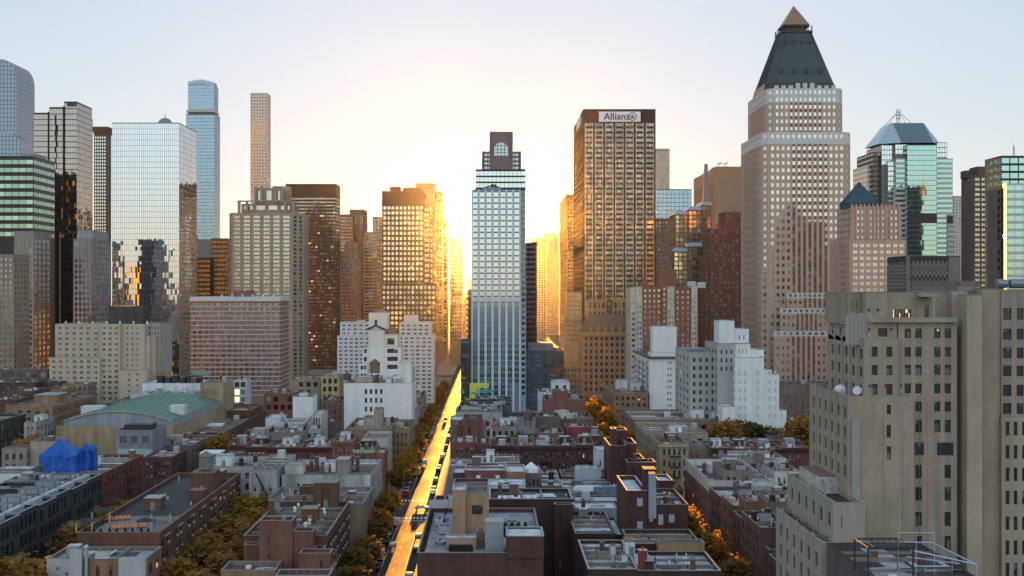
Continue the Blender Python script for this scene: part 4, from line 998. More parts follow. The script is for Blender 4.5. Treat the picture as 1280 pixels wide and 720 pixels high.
for i in range(6):
    j=(i+1)%6
    cr.poly([(*f0[i],zc0),(*f0[j],zc0),(*f1[j],zc1),(*f1[i],zc1)],CG if i in (0,3) else CGL)
cr.poly([(*p_,zc1) for p_ in f1],R_GREY)
cr.poly([(*p_,zc0) for p_ in reversed(f0)],R_GREY)
an=B.part('antenna_frame'); ac=(X(1136),Y+26)
for dx,dy in ((-9,-6),(9,-6),(9,6),(-9,6)): an.bar((ac[0]+dx,ac[1]+dy,zc1),(ac[0]+dx*.12,ac[1]+dy*.12,fz(141,Y+26)),.22,STEEL,4)
for dx in (-1.3,0,1.3): an.bar((ac[0]+dx,ac[1],zc1),(ac[0]+dx,ac[1],fz(136,Y+26)),.28,STEEL,4)
for zz in (148,144,140): box_frame(an,ac[0]-1.4,ac[0]+1.4,ac[1]-1,ac[1]+1,fz(zz,Y+26),.2,STEEL)
B.finish()

# ---- zigzag mechanical block
B=Bld('mechanical_block','dark roof plant block faced with pale zigzag lattice','building')
Y=520; X=lambda p:fx(p,Y); Z=lambda p:fz(p,Y); w_=wall(.055,.048,.042); d=dp(1134,1109,Y)
B.pb(1134,1200,320,Y,d,w_,R_TAR,par=.8)
B.pb(1186,1200.5,321,Y-.6,.58,wall(.20,.17,.14),R_TAR,par=0); B.pb(1133,1138,320,Y-.6,.58,wall(.20,.17,.14),R_TAR,par=0)
zz=B.part('zigzag_lattice'); LM=plain('pale_bronze_rib',.30,.27,.22,.6)
for row,(pb_,pt_) in enumerate(((347,330),(365,348))):
    n=9; xa,xb=X(1139),X(1186)
    for k in range(5 if row==0 else 4):
        off=k*1.15
        for i in range(n*2):
            a=xa+(xb-xa)*i/(2*n); b=xa+(xb-xa)*(i+1)/(2*n)
            lo,hi=Z(pb_)+off,Z(pb_)+off+pxm(7,Y)
            z0,z1=(lo,hi) if i%2==0 else (hi,lo)
            zz.bar((a,Y-.12,z0),(b,Y-.12,z1),.16 if k in(0,4) else .10,LM,4)
    nn=8
    for k in range(4):
        off=k*1.4
        for i in range(nn*2):
            a=Y+d*i/(2*nn); b=Y+d*(i+1)/(2*nn); lo,hi=Z(pb_)+off,Z(pb_)+off+pxm(7,Y)
            z0,z1=(lo,hi) if i%2==0 else (hi,lo)
            zz.bar((X(1134)-.12,a,z0),(X(1134)-.12,b,z1),.12,LM,4)
B.finish()

simple('office_tower','thin pale tower seen in the gap right of the teal glass tower','skyscraper',1192,1204,245,1500,30,(.42,.38,.34),3).finish()
B=Bld('apartment_tower','brown grid apartment tower left of the corner glass tower','apartment tower',gm=glass('brown_grid_glass',(.92,.9,.8),.38,.1,.5,(.46,.42,.33)))
Y=900; w_=wall(.135,.10,.085); sp=S(5,pxm(6.3,Y),.72,.5,2,.5,zmin=fz(370,Y),grp=2,gap=.14); d=dp(1217,1201.5,Y)
B.pb(1217,1259,219,Y,d,w_,R_TAR,f=sp,l=S(8,pxm(6.3,Y),.4,.5,2,.5,zmin=fz(370,Y),kind='cw'),par=1)
B.block(fx(1222,Y+4),fx(1263,Y+4),Y+4,Y+20,fz(219,Y)-1,fz(208,Y+4),wall(.11,.085,.075),R_TAR,par=0)
B.block(fx(1207,Y+10),fx(1217,Y+10),Y+10,Y+20,fz(219,Y)-1,fz(213,Y+10),wall(.10,.08,.07),R_TAR,par=0)
B.finish()
t=empty('antenna_mast',(fx(1267,905),905,fz(208,905)),'red and white lattice radio mast above the brown grid tower','mast')
m=MB(); Z0,Z1=0,fz(177,905)-fz(208,905); RW=plain('mast_red',.4,.1,.07,.6)
for dx,dy in ((-1.2,-1.2),(1.2,-1.2),(0,1.2)): m.bar((dx,dy,0),(dx*.2,dy*.2,Z1*.8),.2,RW,4)
m.bar((0,0,Z1*.6),(0,0,Z1),.15,STEEL,4)
for i in range(6):
    s=1-i*.13; box_frame(m,-1.2*s,1.2*s,-1.2*s,1.0*s,Z1*.8*i/6,.12,RW)
m.build('lattice',t)

B=Bld('glass_tower','green glass corner tower with sun flashing off its corner edge','skyscraper',gm=GM_GREEN)
Y=600; X=lambda p:fx(p,Y); Z=lambda p:fz(p,Y)
gold=_new('polished_bronze')[0]; pn=[n for n in gold.node_tree.nodes if n.type=='BSDF_PRINCIPLED'][0]; pn.inputs['Base Color'].default_value=(.55,.20,.03,1); pn.inputs['Metallic'].default_value=0; pn.inputs['Roughness'].default_value=.6; pn.inputs['Specular IOR Level'].default_value=.1  # painted glint: matt orange edge colour stands in for the sun's flash
gl_=_new('polished_bronze_window')[0]; pq=[n for n in gl_.node_tree.nodes if n.type=='BSDF_PRINCIPLED'][0]; pq.inputs['Base Color'].default_value=(.85,.6,.3,1); pq.inputs['Metallic'].default_value=1; pq.inputs['Roughness'].default_value=.2  # added glossy strip that makes the glint's hot spot, not a window
c0=(X(1258),Y); L=8; c1=(c0[0]+L*sin(RAD(10.95)),Y+L*cos(RAD(10.95)))
sp=S(4,3.6,.94,.62,1.0,.2,zmin=Z(380),rec=.1,kind='cw')
zt=Z(229)
B._bb(c0[0],X(1300),Y,Y+40)
facade(B.w,TW,c0,(1,0),X(1300)-c0[0],0,zt,sp,B.win)
B.w.poly([(*c1,0),(X(1300),c1[1],0),(X(1300),c1[1],zt),(*c1,zt)][::-1],TW); B.w.poly([(X(1300),Y,0),(X(1300),c1[1],0),(X(1300),c1[1],zt),(X(1300),Y,zt)],TW)
B.rf.poly([(*c0,zt),(X(1300),Y,zt),(X(1300),c1[1],zt),(*c1,zt)],R_GREY)
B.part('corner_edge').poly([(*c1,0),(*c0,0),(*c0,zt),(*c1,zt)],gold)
nx_,ny_=-cos(RAD(10.95))*.05,sin(RAD(10.95))*.05
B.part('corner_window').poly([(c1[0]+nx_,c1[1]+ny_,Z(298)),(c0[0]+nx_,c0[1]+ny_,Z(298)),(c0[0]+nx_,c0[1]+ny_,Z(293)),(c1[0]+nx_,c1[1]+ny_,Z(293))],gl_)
B.block(c1[0]+1.5,X(1300),Y+14,Y+34,0,Z(191)*1.0,MULLD,R_TAR,f=S(3,3.6,.9,.7,1,.2,zmin=Z(235),kind='cw'),l=sp,par=1)
xb=fx(1246,Y+14); B.block(xb,c1[0]+1.2,Y+13.8,Y+26,0,fz(236,Y+14),wall(.11,.115,.13),R_TAR,f=S(1,3.6,.9,.5,1,.2,zmin=Z(380),kind='cw',mat=G_DARK),par=0)
B.finish()

# ---- middle distance blocks
B=Bld('apartment_block','broad tan brick apartment house with stepped roofline in front of the glass towers','apartment block',gm=glass('tan_block_glass',(.8,.84,.86),.24,.1,.35,(.38,.37,.34)))
Y=690; w_=wall(.46,.375,.285,.1,streak=.12); fl=pxm(6.75,Y); Zm=8
B.pb(61.5,125,447,Y-4,4,w_,R_GREY,f=S(7,fl,.5,.45,1.5,.5,zmin=Zm,grp=2,gap=.15),par=.8)
B.pb(69,125,405,Y,34,w_,R_GREY,f=S(6,fl,.5,.45,1.5,.5,zmin=fz(450,Y),grp=2,gap=.15))
B.pb(125.1,150,405,Y-2.5,36,w_,R_GREY,f=S(3,fl,.55,.45,1.5,.3,zmin=Zm,grp=2,gap=.15))
B.pb(150.1,181,405,Y,34,w_,R_GREY,f=S(3,fl,.28,.45,1.5,3,zmin=Zm))
B.pb(181.1,200,405,Y+8,26,wall(.40,.36,.31),R_GREY,f=S(5,fl,.55,.45,1.5,.3,zmin=fz(430,Y)))
B.pb(181.1,187,420,Y+1,6.9,w_,R_GREY); B.pb(187.1,194,420,Y+4,dp(187,207,Y)-4,w_,R_GREY,r=S(9,fl,.5,.45,1.5,.5,zmin=Zm),f=None)
B.pb(149,184,463,Y-12,7.5,w_,R_GREY,f=S(2,fl,.22,.45,1.5,4,zmin=Zm))
B.block(fx(129,Y),fx(172,Y),Y+10,Y+22,fz(405,Y)-.8,fz(383,Y),wall(.075,.07,.068),R_TAR,par=0)
for k in range(7): B.part('vent_pipe','v%d'%k).cyl(fx(80+k*17,Y),Y+3,fz(405,Y)-.8,fz(401.5,Y),.5,WHITEP,8)
B.finish()

B=Bld('apartment_slab','red brick apartment slab striped with white floor bands','apartment block',gm=glass('striped_slab_glass',(.84,.92,.94),.34,.1,.35,(.42,.45,.45)))
Y=760; X=lambda p:fx(p,Y); Z=lambda p:fz(p,Y); w_=wall(.26,.168,.13,.1,streak=.08); fl=pxm(5.82,Y); d=dp(350,361,Y)
B.pb(238.5,350,376.5,Y,d,w_,R_GREY,f=S(15,fl,.52,.52,1.2,.5,zmin=8,grp=2,gap=.1),r=None,par=0)
wb=plain('white_concrete_band',.56,.56,.57,.6)
B.part('fascia').box(X(238.5)-.5,X(350)+.5,Y-.6,Y+d+.5,Z(376.5)+.01,Z(371),wb)
for k in range(21):
    z=Z(376.5)-1.0-fl*(k+1)+fl*.12
    if z<6: break
    B.part('floor_band','fb%d'%k).box(X(238.5)-.3,X(350)+.35,Y-.35,Y-.01,z,z+.42,wb); B.ex['fb%d'%k][1].box(X(350)+.01,X(350)+.35,Y,Y+d,z,z+.42,wb)
B.block(X(288),X(311),Y+8,Y+20,Z(371)+.02,Z(363),wall(.22,.12,.09),R_GREY,par=0)
for k in range(6): B.part('vent_pipe','v%d'%k).cyl(X(275+k*13),Y+5,Z(371)+.02,Z(368),.4,WHITEP,8)
B.finish()

B=Bld('apartment_block','white apartment block with corner balconies on its left flank','apartment block',gm=G_DARK)
Y=600; X=lambda p:fx(p,Y); Z=lambda p:fz(p,Y); w_=wall(.70,.72,.74,.04,.7,.08); d=dp(812,795,Y); fl=pxm(7.62,Y)
f_=S(1,fl,.5,.44,Z(449)-Z(452)+1.0,1)
rows=[(Z(455.2+7.62*i),Z(452+7.62*i)) for i in range(9)]
f_=S(2,fl,.40,.4,1,1,rows=rows); 
B.block(X(812),X(831),Y,Y+d,0,Z(448.5),w_,R_GREY,l=S(3,fl,.55,.55,1.6,1.0,zmin=Z(535),grp=2,gap=.2),par=0)
B.block(X(831.01),X(842.5),Y,Y+d,0,Z(448.5),w_,R_GREY,f=f_,par=0); B.block(X(842.51),X(861),Y,Y+d,0,Z(448.5),w_,R_GREY,par=0)
dk=plain('dark_roof_edge',.10,.095,.09,.8)
B.part('roof_slab').box(X(810),X(861.3),Y-1.0,Y+d,Z(448.5)+.01,Z(446),dk)
B.block(X(815),X(851),Y+3,Y+16,Z(446)+.01,Z(441),w_,R_GREY,par=0)
B.block(X(796)*1.0+9,X(846),Y+16.1,Y+d-2,Z(446)+.01,Z(440),wall(.14,.12,.1),R_TAR,par=0)
B.block(X(818),X(848),Y+6,Y+15.5,Z(441)+.01,Z(408.5),w_,R_GREY,f=S(3,14,.12,.14,12,2,mat=G_DARK),par=.5)
for i in range(10):
    z=Z(455.5+7.62*i)
    for c in range(3):
        yy=Y+4+c*18
        B.part('balcony','bc%d_%d'%(i,c)).box(X(812)-1.7,X(812)-.01,yy,yy+9,z-.9,z-.7,wall(.42,.40,.39))
        q=B.ex['bc%d_%d'%(i,c)][1]
        for k in range(7): q.box(X(812)-1.7,X(812)-1.62,yy+k*1.45,yy+k*1.45+.1,z-.7,z+.3,DARKST)
        q.box(X(812)-1.72,X(812)-1.6,yy,yy+9,z+.3,z+.4,DARKST)
B.finish()

B=Bld('apartment_block','pale mint painted apartment block with stepped right edge and blind windows','apartment block',gm=G_DARK)
Y=500; X=lambda p:fx(p,Y); Z=lambda p:fz(p,Y); mt=wall(.62,.66,.66,.05,.8,.12); bl=plain('painted_blind_window',.47,.52,.515,.7); fl=pxm(10.45,Y)
mt2=wall(.34,.35,.33,.06,.8,.15)  # shadow of the recessed section put into a darker copy of the mint
B.pb(862,897,440,Y+16,40,mt2,R_GREY,f=S(4,fl,.42,.5,2.4,.6,zmin=10),l=S(4,fl,.42,.5,2.4,.6,zmin=10))
B.pb(897.1,919,430,Y+5,30,mt2,R_GREY,l=S(4,fl,.5,.5,2.4,.5,zmin=10),f=S(3,fl,.35,.5,2.4,.5,zmin=fz(470,Y)))
d=22
for (a,b,t) in ((919,955,447),(955.05,964.5,462),(964.55,974,468),(974.05,983,513)):
    B.pb(a,b,t,Y,d,mt,R_SILV,l=S(4,fl,.5,.5,2.4,.5,zmin=10) if a==919 else None)
for (px,py) in [(x,y) for x in (925,931,947,962,969) for y in (466,477,487.5,498,508.5,519)]+[(977,519)]:
    B.part('blind_window','bw%g%g'%(px,py)).box(X(px-1.5),X(px+1.5),Y-.06,Y-.01,Z(py+3.4),Z(py-2.4),bl)
B.pb(919,938,430,Y+6,14,mt,R_SILV,z0=Z(448),f=S(3,4,.2,.5,2,1)); B.pb(938.1,955,437,Y+7,12,mt,R_SILV,z0=Z(448),f=S(2,4,.3,.5,1.5,1))
B.pb(899,918,401,Y+12,12,mt,R_SILV,z0=Z(431)); B.pb(918.1,936,411,Y+14,10,mt,R_SILV,z0=Z(431),f=S(2,6,.2,.3,2.5,1))
B.pb(903,919,508.5,Y-6,10.9,mt,R_SILV,l=S(3,fl,.4,.5,2,.4,zmin=10)); 
B.finish()

B=Bld('apartment_block','pale grey apartment block of paired windows behind the white stepped building','apartment block',gm=G_STD)
Y=730; w_=wall(.52,.51,.52,.06,streak=.06); fl=pxm(5.0,Y)
B.pb(421.5,463,420,Y,24,w_,R_GREY,f=S(6,fl,.6,.42,1.2,.5,zmin=fz(490,Y),grp=2,gap=.12)); B.pb(425,463,403,Y+3,20,w_,R_GREY,z0=fz(421,Y),f=S(5,fl,.6,.42,1.2,.5,grp=2,gap=.12))
B.pb(446,455,400.5,Y+8,10,w_,R_GREY,z0=fz(404,Y)); B.finish()
B=Bld('apartment_block','pale stone apartment tower catching sun on its street edge','apartment block',gm=G_STD)
Y=700; w_=wall(.56,.52,.49,.06,streak=.06); fl=pxm(5.1,Y)
B.pb(496,541.5,419,Y,30,w_,R_GREY,f=S(6,fl,.62,.42,1.2,.5,zmin=fz(560,Y),grp=2,gap=.12),r=S(5,fl,.5,.42,1.2,.5,zmin=10))
B.pb(499,538,403,Y+3,24,w_,R_GREY,z0=fz(420,Y),f=S(5,fl,.62,.42,1.2,.5,grp=2,gap=.12),r=S(4,fl,.5,.42,1.2,.5))
B.pb(505,522,394,Y+8,10,w_,R_GREY,z0=fz(404,Y)); B.finish()
B=Bld('loft_building','bright white stepped loft building rising to a narrow tower','loft building',gm=G_DARK,fm=FRAME_D)
Y=640; X=lambda p:fx(p,Y); Z=lambda p:fz(p,Y); w_=wall(.78,.78,.77,.03,.7,.05); wg=wall(.60,.57,.53,.05,streak=.06)
rows=lambda l:[(Z(b),Z(a)) for a,b in l]
B.pb(449,459.5,454.5,Y,20,w_,R_GREY,f=S(2,5,.8,.5,1,.5,rows=rows([(457,462),(467,472)]),style='case'))
B.pb(453,460.4,434.5,Y+2,18,w_,R_GREY,f=S(1,5,.72,.5,1,.5,rows=rows([(436.5,442),(446.5,452)]),style='case'),z0=Z(455))
B.pb(460.5,480,412,Y+1,24,wg,R_GREY)
B.part('upper_wall').box(X(460.5),X(480),Y+.6,Y+.98,0,Z(436),w_)
B.pb(480.1,501,434,Y+1,24,w_,R_GREY,f=S(1,5,.72,.5,1,.5,rows=rows([(436,441.5),(446,451.5),(456,461.5)]),style='grid'))
B.pb(480.1,497,418,Y+3,20,wg,R_GREY,z0=Z(435),f=S(1,5,.62,.5,1,.5,rows=rows([(423,431)]),style='case'))
B.pb(461,484.5,391,Y+8,14,wg,R_GREY,z0=Z(412)); B.pb(481,495,411,Y+8,12,wall(.25,.18,.12),R_GREY,z0=Z(418))
ds=B.part('gable_cap'); ds.bar((X(460),Y+.5,Z(411.5)),(X(469.5),Y+.5,Z(407)),.5,DARKST); ds.bar((X(469.5),Y+.5,Z(407)),(X(481),Y+.5,Z(412)),.5,DARKST); ds.bar((X(469.7),Y+.5,Z(407)),(X(469.7),Y+.5,Z(400)),.7,DARKST)
c=B.part('roof_cupola'); 
for i in range(4):
    a0=pi/2*i/4; a1=pi/2*(i+1)/4; R=pxm(6.5,Y); c.cyl(X(474),Y+15,Z(391)+R*.6*sin(a0),Z(391)+R*.6*sin(a1),R*cos(a0),plain('brown_cupola',.25,.19,.15,.7),12,R*cos(a1))
B.finish()
B=Bld('warehouse','white painted prewar warehouse with arched windows and flat roof','warehouse',gm=G_DARK,fm=FRAME_W)
Y=560; X=lambda p:fx(p,Y); Z=lambda p:fz(p,Y); w_=wall(.64,.68,.72,.05,.8,.12)
B.block(X(430),X(452),Y,Y+32,0,Z(479),w_,R_SILV); 
rows_=[(Z(488.5+11*i),Z(481.8+11*i)+.6) for i in (0,1,2,3)]
rows_=[(Z(492.5+11*i),Z(486.5+11*i)) for i in (0,1,2,3)]
B.block(X(452.01),X(482),Y,Y+32,0,Z(479),w_,R_SILV,f=S(4,4,.46,.5,1,.8,rows=rows_,style='sash',frame=FRAME_B)); B.block(X(482.01),X(515),Y,Y+32,0,Z(479),w_,R_SILV,r=S(6,3.9,.5,.55,1.8,.6,zmin=4,style='sash'))
for (a,b,t,yo,d,c) in ((441,463,473,8,12,(.36,.33,.28)),(482,489,473,1,8,(.64,.68,.72)),(497,513,455,6,14,(.6,.64,.68)),(490,500,471,4,10,(.6,.64,.68)),(509,516.2,462,16,10,(.42,.33,.25))): B.block(X(a),min(X(b),X(515)-.4),Y+yo,Y+yo+d,Z(479)-.8,Z(t),wall(*c),R_SILV,par=.4)
B.finish()
# ------------------------------------------------------------------ low-rise helpers
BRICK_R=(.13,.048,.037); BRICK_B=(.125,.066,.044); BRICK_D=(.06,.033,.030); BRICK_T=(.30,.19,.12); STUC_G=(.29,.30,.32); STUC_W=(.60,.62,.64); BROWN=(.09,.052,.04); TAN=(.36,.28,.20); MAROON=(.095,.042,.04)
DOORM=plain('grey_steel_door',.20,.21,.22,.5); SKYG=glass('skylight_glass',(.8,.88,.95),.45,.1,.0,dark=(.05,.06,.065))
def W_(c,**k): return wall(*c,**k)
def bulkhead(B,x0,x1,y0,y1,z,h,c,roof=None,door=True,key=None):
    p=B.part('stair_bulkhead',key or 'sb%.1f%.1f'%(x0,y0)); w_=W_(c) if isinstance(c,tuple) else c
    p.box(x0,x1,y0,y1,z+.003,z+h,w_,bottom=False); p.box(x0-.1,x1+.1,y0-.1,y1+.1,z+h+.003,z+h+.14,roof or COPE_M)
    if door:
        d=B.part('door','dr%.1f%.1f'%(x0,y0)); a=x0+(x1-x0)*.4; d.box(a,min(a+1.0,x1-.1),y0-.05,y0-.004,z+.1,z+2.15,DOORM)
def chimney(B,x,y,z,h,w,c,d=None):
    p=B.part('chimney','ch%.1f%.1f'%(x,y)); d=d or w; w_=W_(c)
    p.box(x-w/2,x+w/2,y-d/2,y+d/2,z+.003,z+h,w_,bottom=False); p.box(x-w/2-.08,x+w/2+.08,y-d/2-.08,y+d/2+.08,z+h+.003,z+h+.15,COPE); p.cyl(x,y,z+h+.15,z+h+.6,.16,plain('clay_pot',.24,.11,.07,.8),7)
def skylight(B,x,y,z,w,d):
    p=B.part('skylight','sk%.1f%.1f'%(x,y)); p.box(x,x+w,y,y+d,z+.003,z+.35,COPE_M,bottom=False)
    p.frust([(x+.05,y+.05),(x+w-.05,y+.05),(x+w-.05,y+d-.05),(x+.05,y+d-.05)],z+.353,[(x+w*.35,y+d*.45),(x+w*.65,y+d*.45),(x+w*.65,y+d*.55),(x+w*.35,y+d*.55)],z+.95,SKYG)
def vents(B,x0,x1,y0,y1,z,n,seed):
    r=random.Random(seed)
    for i in range(n):
        x,y=r.uniform(x0,x1),r.uniform(y0,y1); p=B.part('vent_pipe','vp%d_%d'%(seed,i)); h=r.uniform(.6,1.5)
        p.cyl(x,y,z,z+h,r.uniform(.07,.15),r.choice([STEEL,DARKST,WHITEP]),7)
        if r.random()<.4: p.cyl(x,y,z+h,z+h+.25,.3,STEEL,8,.05)
def roofedge(B,x0,x1,y0,y1,z): pass
def low(label,pl,pr,py,Z,dep,c,rm,f=None,l=None,r=None,name='brick_house',cat='house',gm=None,par=.9,cope=COPE_T,Y=None,fin=True,group=None,z0=0):
    Y=Y if Y is not None else roofY(py,Z)
    B=Bld(name,label,cat,group,gm=gm); B.block(fx(pl,Y),fx(pr,Y),Y,Y+dep,z0,Z,W_(c) if isinstance(c,tuple) else c,rm,f=f,l=l,r=r,par=par,cope=cope); B.Y=Y; B.zr=Z-par; B.Z=Z
    B.box_=(fx(pl,Y),fx(pr,Y),Y,Y+dep)
    if fin: B.finish()
    return B
def fire_escape(B,x0,x1,y,zs,key,axis='x',side=-1):
    p=B.part('fire_escape',key)
    for i,z in enumerate(zs):
        if axis=='x':
            p.box(x0,x1,y-1.1,y-.01,z,z+.07,DARKST); p.bar((x0,y-1.1,z+.95),(x1,y-1.1,z+.95),.04,DARKST,4)
            k=max(3,int((x1-x0)/.5))
            for j in range(k+1): p.bar((x0+(x1-x0)*j/k,y-1.1,z),(x0+(x1-x0)*j/k,y-1.1,z+.95),.022,DARKST,3)
            if i: p.bar((x0+.4,y-.6,zs[i-1]+.1),(x1-.6,y-.6,z),.07,DARKST,4); p.bar((x0+.4,y-.95,zs[i-1]+.1),(x1-.6,y-.95,z),.07,DARKST,4)
        else:
            xx=y; xo=xx+side*1.1
            p.box(min(xx+side*.01,xo),max(xx+side*.01,xo),x0,x1,z,z+.07,DARKST); p.bar((xo,x0,z+.95),(xo,x1,z+.95),.04,DARKST,4)
            for j in range(5): p.bar((xo,x0+(x1-x0)*j/4,z),(xo,x0+(x1-x0)*j/4,z+.95),.022,DARKST,3)
            if i: p.bar((xx+side*.6,x0+.3,zs[i-1]+.1),(xx+side*.6,x1-.3,z),.07,DARKST,4)
FW=lambda n,fl=3.1,**k: S(n,fl,k.pop('wf',.42),k.pop('hf',.55),k.pop('top',1.7),.6,zmin=k.pop('zmin',.8),style=k.pop('style','sash'),**k)

# ================================================================== foreground left of the left street
B=Bld('apartment_building','modern dark framed apartment building with large windows and glass pergola roof terraces','apartment building',gm=G_TEAL)
Zr=19; w_=wall(.045,.047,.052,.1,streak=.05)
ys=[228,240,252,264,276,288,300,312,324,336,349]
for i,(a,b) in enumerate(zip(ys,ys[1:])):
    B.block(-128,-106-(.35 if i%2 else 0),a+.01,b,0,Zr+(.25 if i%2 else 0),w_,R_MID if i%3==0 else R_TAR,r=S(4,3.9,.80,.74,1.3,.5,zmin=.8,style='case',rec=.3,sk=(lambda c,r_,i=i:(c*5+r_*3+i)%11==0)),par=.9,cope=COPE_M,f=FW(5) if i==0 else None)
    if i>2:
        r=random.Random(i); xx=-126
        pg=B.part('roof_pergola','rp%d'%i); z=Zr-.9
        for k,(px_,w2) in enumerate(((-124,5),(-116,5))):
            pg.frust([(px_,a+2),(px_+w2,a+2),(px_+w2,a+6.5),(px_,a+6.5)],z+2.5,[(px_,a+2),(px_+w2,a+2),(px_+w2,a+6.5),(px_,a+6.5)],z+2.62,plain('pergola_panel',.13,.14,.17,.25,.3))
            for (dx,dy) in ((.2,2.2),(w2-.2,2.2),(.2,6.2),(w2-.2,6.2)): pg.bar((px_+dx,a+dy,z),(px_+dx,a+dy,z+2.5),.09,DARKST,4)
        B.part('terrace_screen','ts%d'%i).box(-110.5,-109.0,a+1,b-1,z+.003,z+1.3,plain('frosted_screen',.42,.45,.47,.4))
        B.part('terrace_screen','tt%d'%i).box(-118.5,-111.0,a+8.5,a+9,z+.003,z+1.6,plain('frosted_screen',.42,.45,.47,.4))
B.finish()
B=Bld('brick_tenement','red brick tenement with pale roof beside the dark framed apartment building','tenement')
B.block(-122,-106,349.5,390,0,19.3,W_(BRICK_R),R_SILV,r=FW(11,3.7,wf=.40),par=.9,cope=COPE_T)
bulkhead(B,-118,-114,369,374,18.4,2.6,STUC_W); chimney(B,-121,380,18.4,2.2,1,BRICK_R); vents(B,-119,-108,366,388,18.4,9,3)
fire_escape(B,372,378,-106,[3.5,7.2,10.9,14.6],'fe',axis='y',side=1); B.finish()
B=Bld('white_house','low white rendered house with dark windows at the left picture edge','house',gm=G_DARK); Y=345; B.block(fx(-20,Y),fx(26,Y),Y,Y+14,0,fz(592,Y),W_(STUC_W),R_SILV,f=FW(4)); B.block(fx(26.1,Y),fx(58,Y),Y+2,Y+16,0,fz(594,Y),W_(STUC_W),R_SILV,f=FW(3)); B.finish()
B=Bld('scaffold_house','low grey house left of the red brick tenement below the blue tarpaulin','house'); Y=352; B.block(fx(52,Y),-122.2,Y,Y+30,0,18.9,W_(STUC_G),R_GREY,f=FW(3)); B.finish()

# ---- across the avenue, left
B=Bld('brick_building','dark red brick building on the avenue corner left of the white arched row house','tenement'); B.block(-115.5,-103.6-2.5,425,446,0,13.8,W_(MAROON),R_SILV,f=FW(6,3.3,wf=.5),r=FW(7,3.3),cope=COPE_T)
vents(B,-114,-107,427,444,12.9,5,11); B.finish()
B=Bld('office_building','grey modern building with mint glass storefront in front of the green roofed hall','office building',gm=G_TEAL); Y=440
B.block(fx(145,Y),fx(191,Y),Y,Y+dp(191,208,Y),0,fz(538,Y),wall(.20,.21,.235),R_TAR,f=S(3,6.6,.6,.36,2.0,.6,zmin=12,style='grid'),r=None)
B.part('storefront_glazing').box(fx(147,Y),fx(189,Y),Y-.08,Y-.01,fz(573,Y),fz(561,Y),glass('mint_storefront_glass',(.7,.95,.92),.35,.08,.6,(.34,.48,.46),(.1,.18,.17)))
B.part('roof_machinery').box(fx(152,Y),fx(186,Y),Y+3,Y+9,fz(538,Y)-.88,fz(532,Y),DARKST); chimney(B,fx(158,Y+5),Y+11,fz(538,Y)-.9,3,.9,STUC_G); B.finish()

B=Bld('sports_hall','tan hall with a broad curved green metal roof and grey lunette','hall'); Y=482; X=lambda p:fx(p,Y)
x0,x1=X(70),-120.0; zt=fz(533,Y); w_=W_((.34,.25,.16)); L=86
B.block(x0,x1,Y,Y+L,0,zt,w_,R_GREY,par=.9,cope=COPE_M,r=S(16,20,.02,.5,4,1))
GR=plain('green_metal_roof',.075,.185,.12,.5,.1,.16)
ze=fz(526,Y); rise=3.6; xr0=X(75); n=14; prof=[(xr0+1,zt-.6),(x1-.6,zt-.6)]; arc=[]
for i in range(n+1):
    t=i/n; arc.append((x1-.6-(x1-.6-xr0-1)*t, ze+rise*(1-(2*t-1)**2)))
lu=B.part('lunette_wall'); lu.poly([(p[0],Y+1.2,p[1]) for p in prof+arc],wall(.26,.28,.31))
vr=B.part('curved_roof')
for a,b in zip(arc,arc[1:]):
    for k in range(8):
        ya,yb=Y+.6+(L-2)*k/8,Y+.6+(L-2)*(k+1)/8
        vr.poly([(a[0],ya,a[1]+.15),(a[0],yb,a[1]+.15),(b[0],yb,b[1]+.15),(b[0],ya,b[1]+.15)],GR)
    vr.poly([(a[0],Y+.6,a[1]-.35),(a[0],Y+.6,a[1]+.15),(b[0],Y+.6,b[1]+.15),(b[0],Y+.6,b[1]-.35)],COPE_M)
    vr.bar((a[0],Y+.6,a[1]+.2),(a[0],Y+L-1.4,a[1]+.2),.09,GR,4)
ev=B.part('eave_wall'); ev.box(x1-.6,x1-.35,Y+1.2,Y+L-1,zt-.6,ze+.1,wall(.26,.28,.31))
wbx=plain('white_roof_box',.55,.56,.57,.6)
B.part('roof_box').box(fx(212,Y+18),fx(230,Y+18),Y+18,Y+24,fz(519,Y+18),fz(507,Y+18),wbx)
B.part('roof_box','rb2').box(fx(101,Y+22),fx(128,Y+22),Y+22,Y+28,zt-.5,fz(508,Y+22),wbx)
B.block(fx(250,568),fx(279,568),568.1,590,0,fz(479,568),w_,R_GREY,r=None,cope=COPE_M)
for px in (253,264): B.part('louvre','lv%d'%px).box(fx(px,568),fx(px+9,568),567.9,568.08,fz(493,568),fz(486,568),wall(.26,.19,.13))
B.finish()
B=Bld('service_block','long low white block with rooftop machinery behind the green roofed hall','building'); Y=598; B.block(fx(178,Y),fx(252,Y),Y,Y+24,0,fz(479,Y),W_(STUC_W),R_SILV,par=.5); B.block(fx(172,Y),fx(250,Y),Y-12,Y-.1,0,fz(489,Y),wall(.5,.51,.53),R_SILV,par=.5)
for k in range(6): B.part('roof_machinery','rm%d'%k).box(fx(192+k*9.5,Y),fx(199+k*9.5,Y),Y+6,Y+12,fz(479,Y)-.49,fz(471+(k%2)*2,Y),DARKST)
gt=B.part('green_hipped_roof'); gx0,gx1=fx(240,Y+20),fx(262,Y+20); gt.frust([(gx0,Y+18),(gx1,Y+18),(gx1,Y+26),(gx0,Y+26)],fz(472,Y),[(gx0+3,Y+21),(gx1-3,Y+21),(gx1-3,Y+23),(gx0+3,Y+23)],fz(466,Y),plain('verdigris',.12,.20,.17,.6))
B.finish()
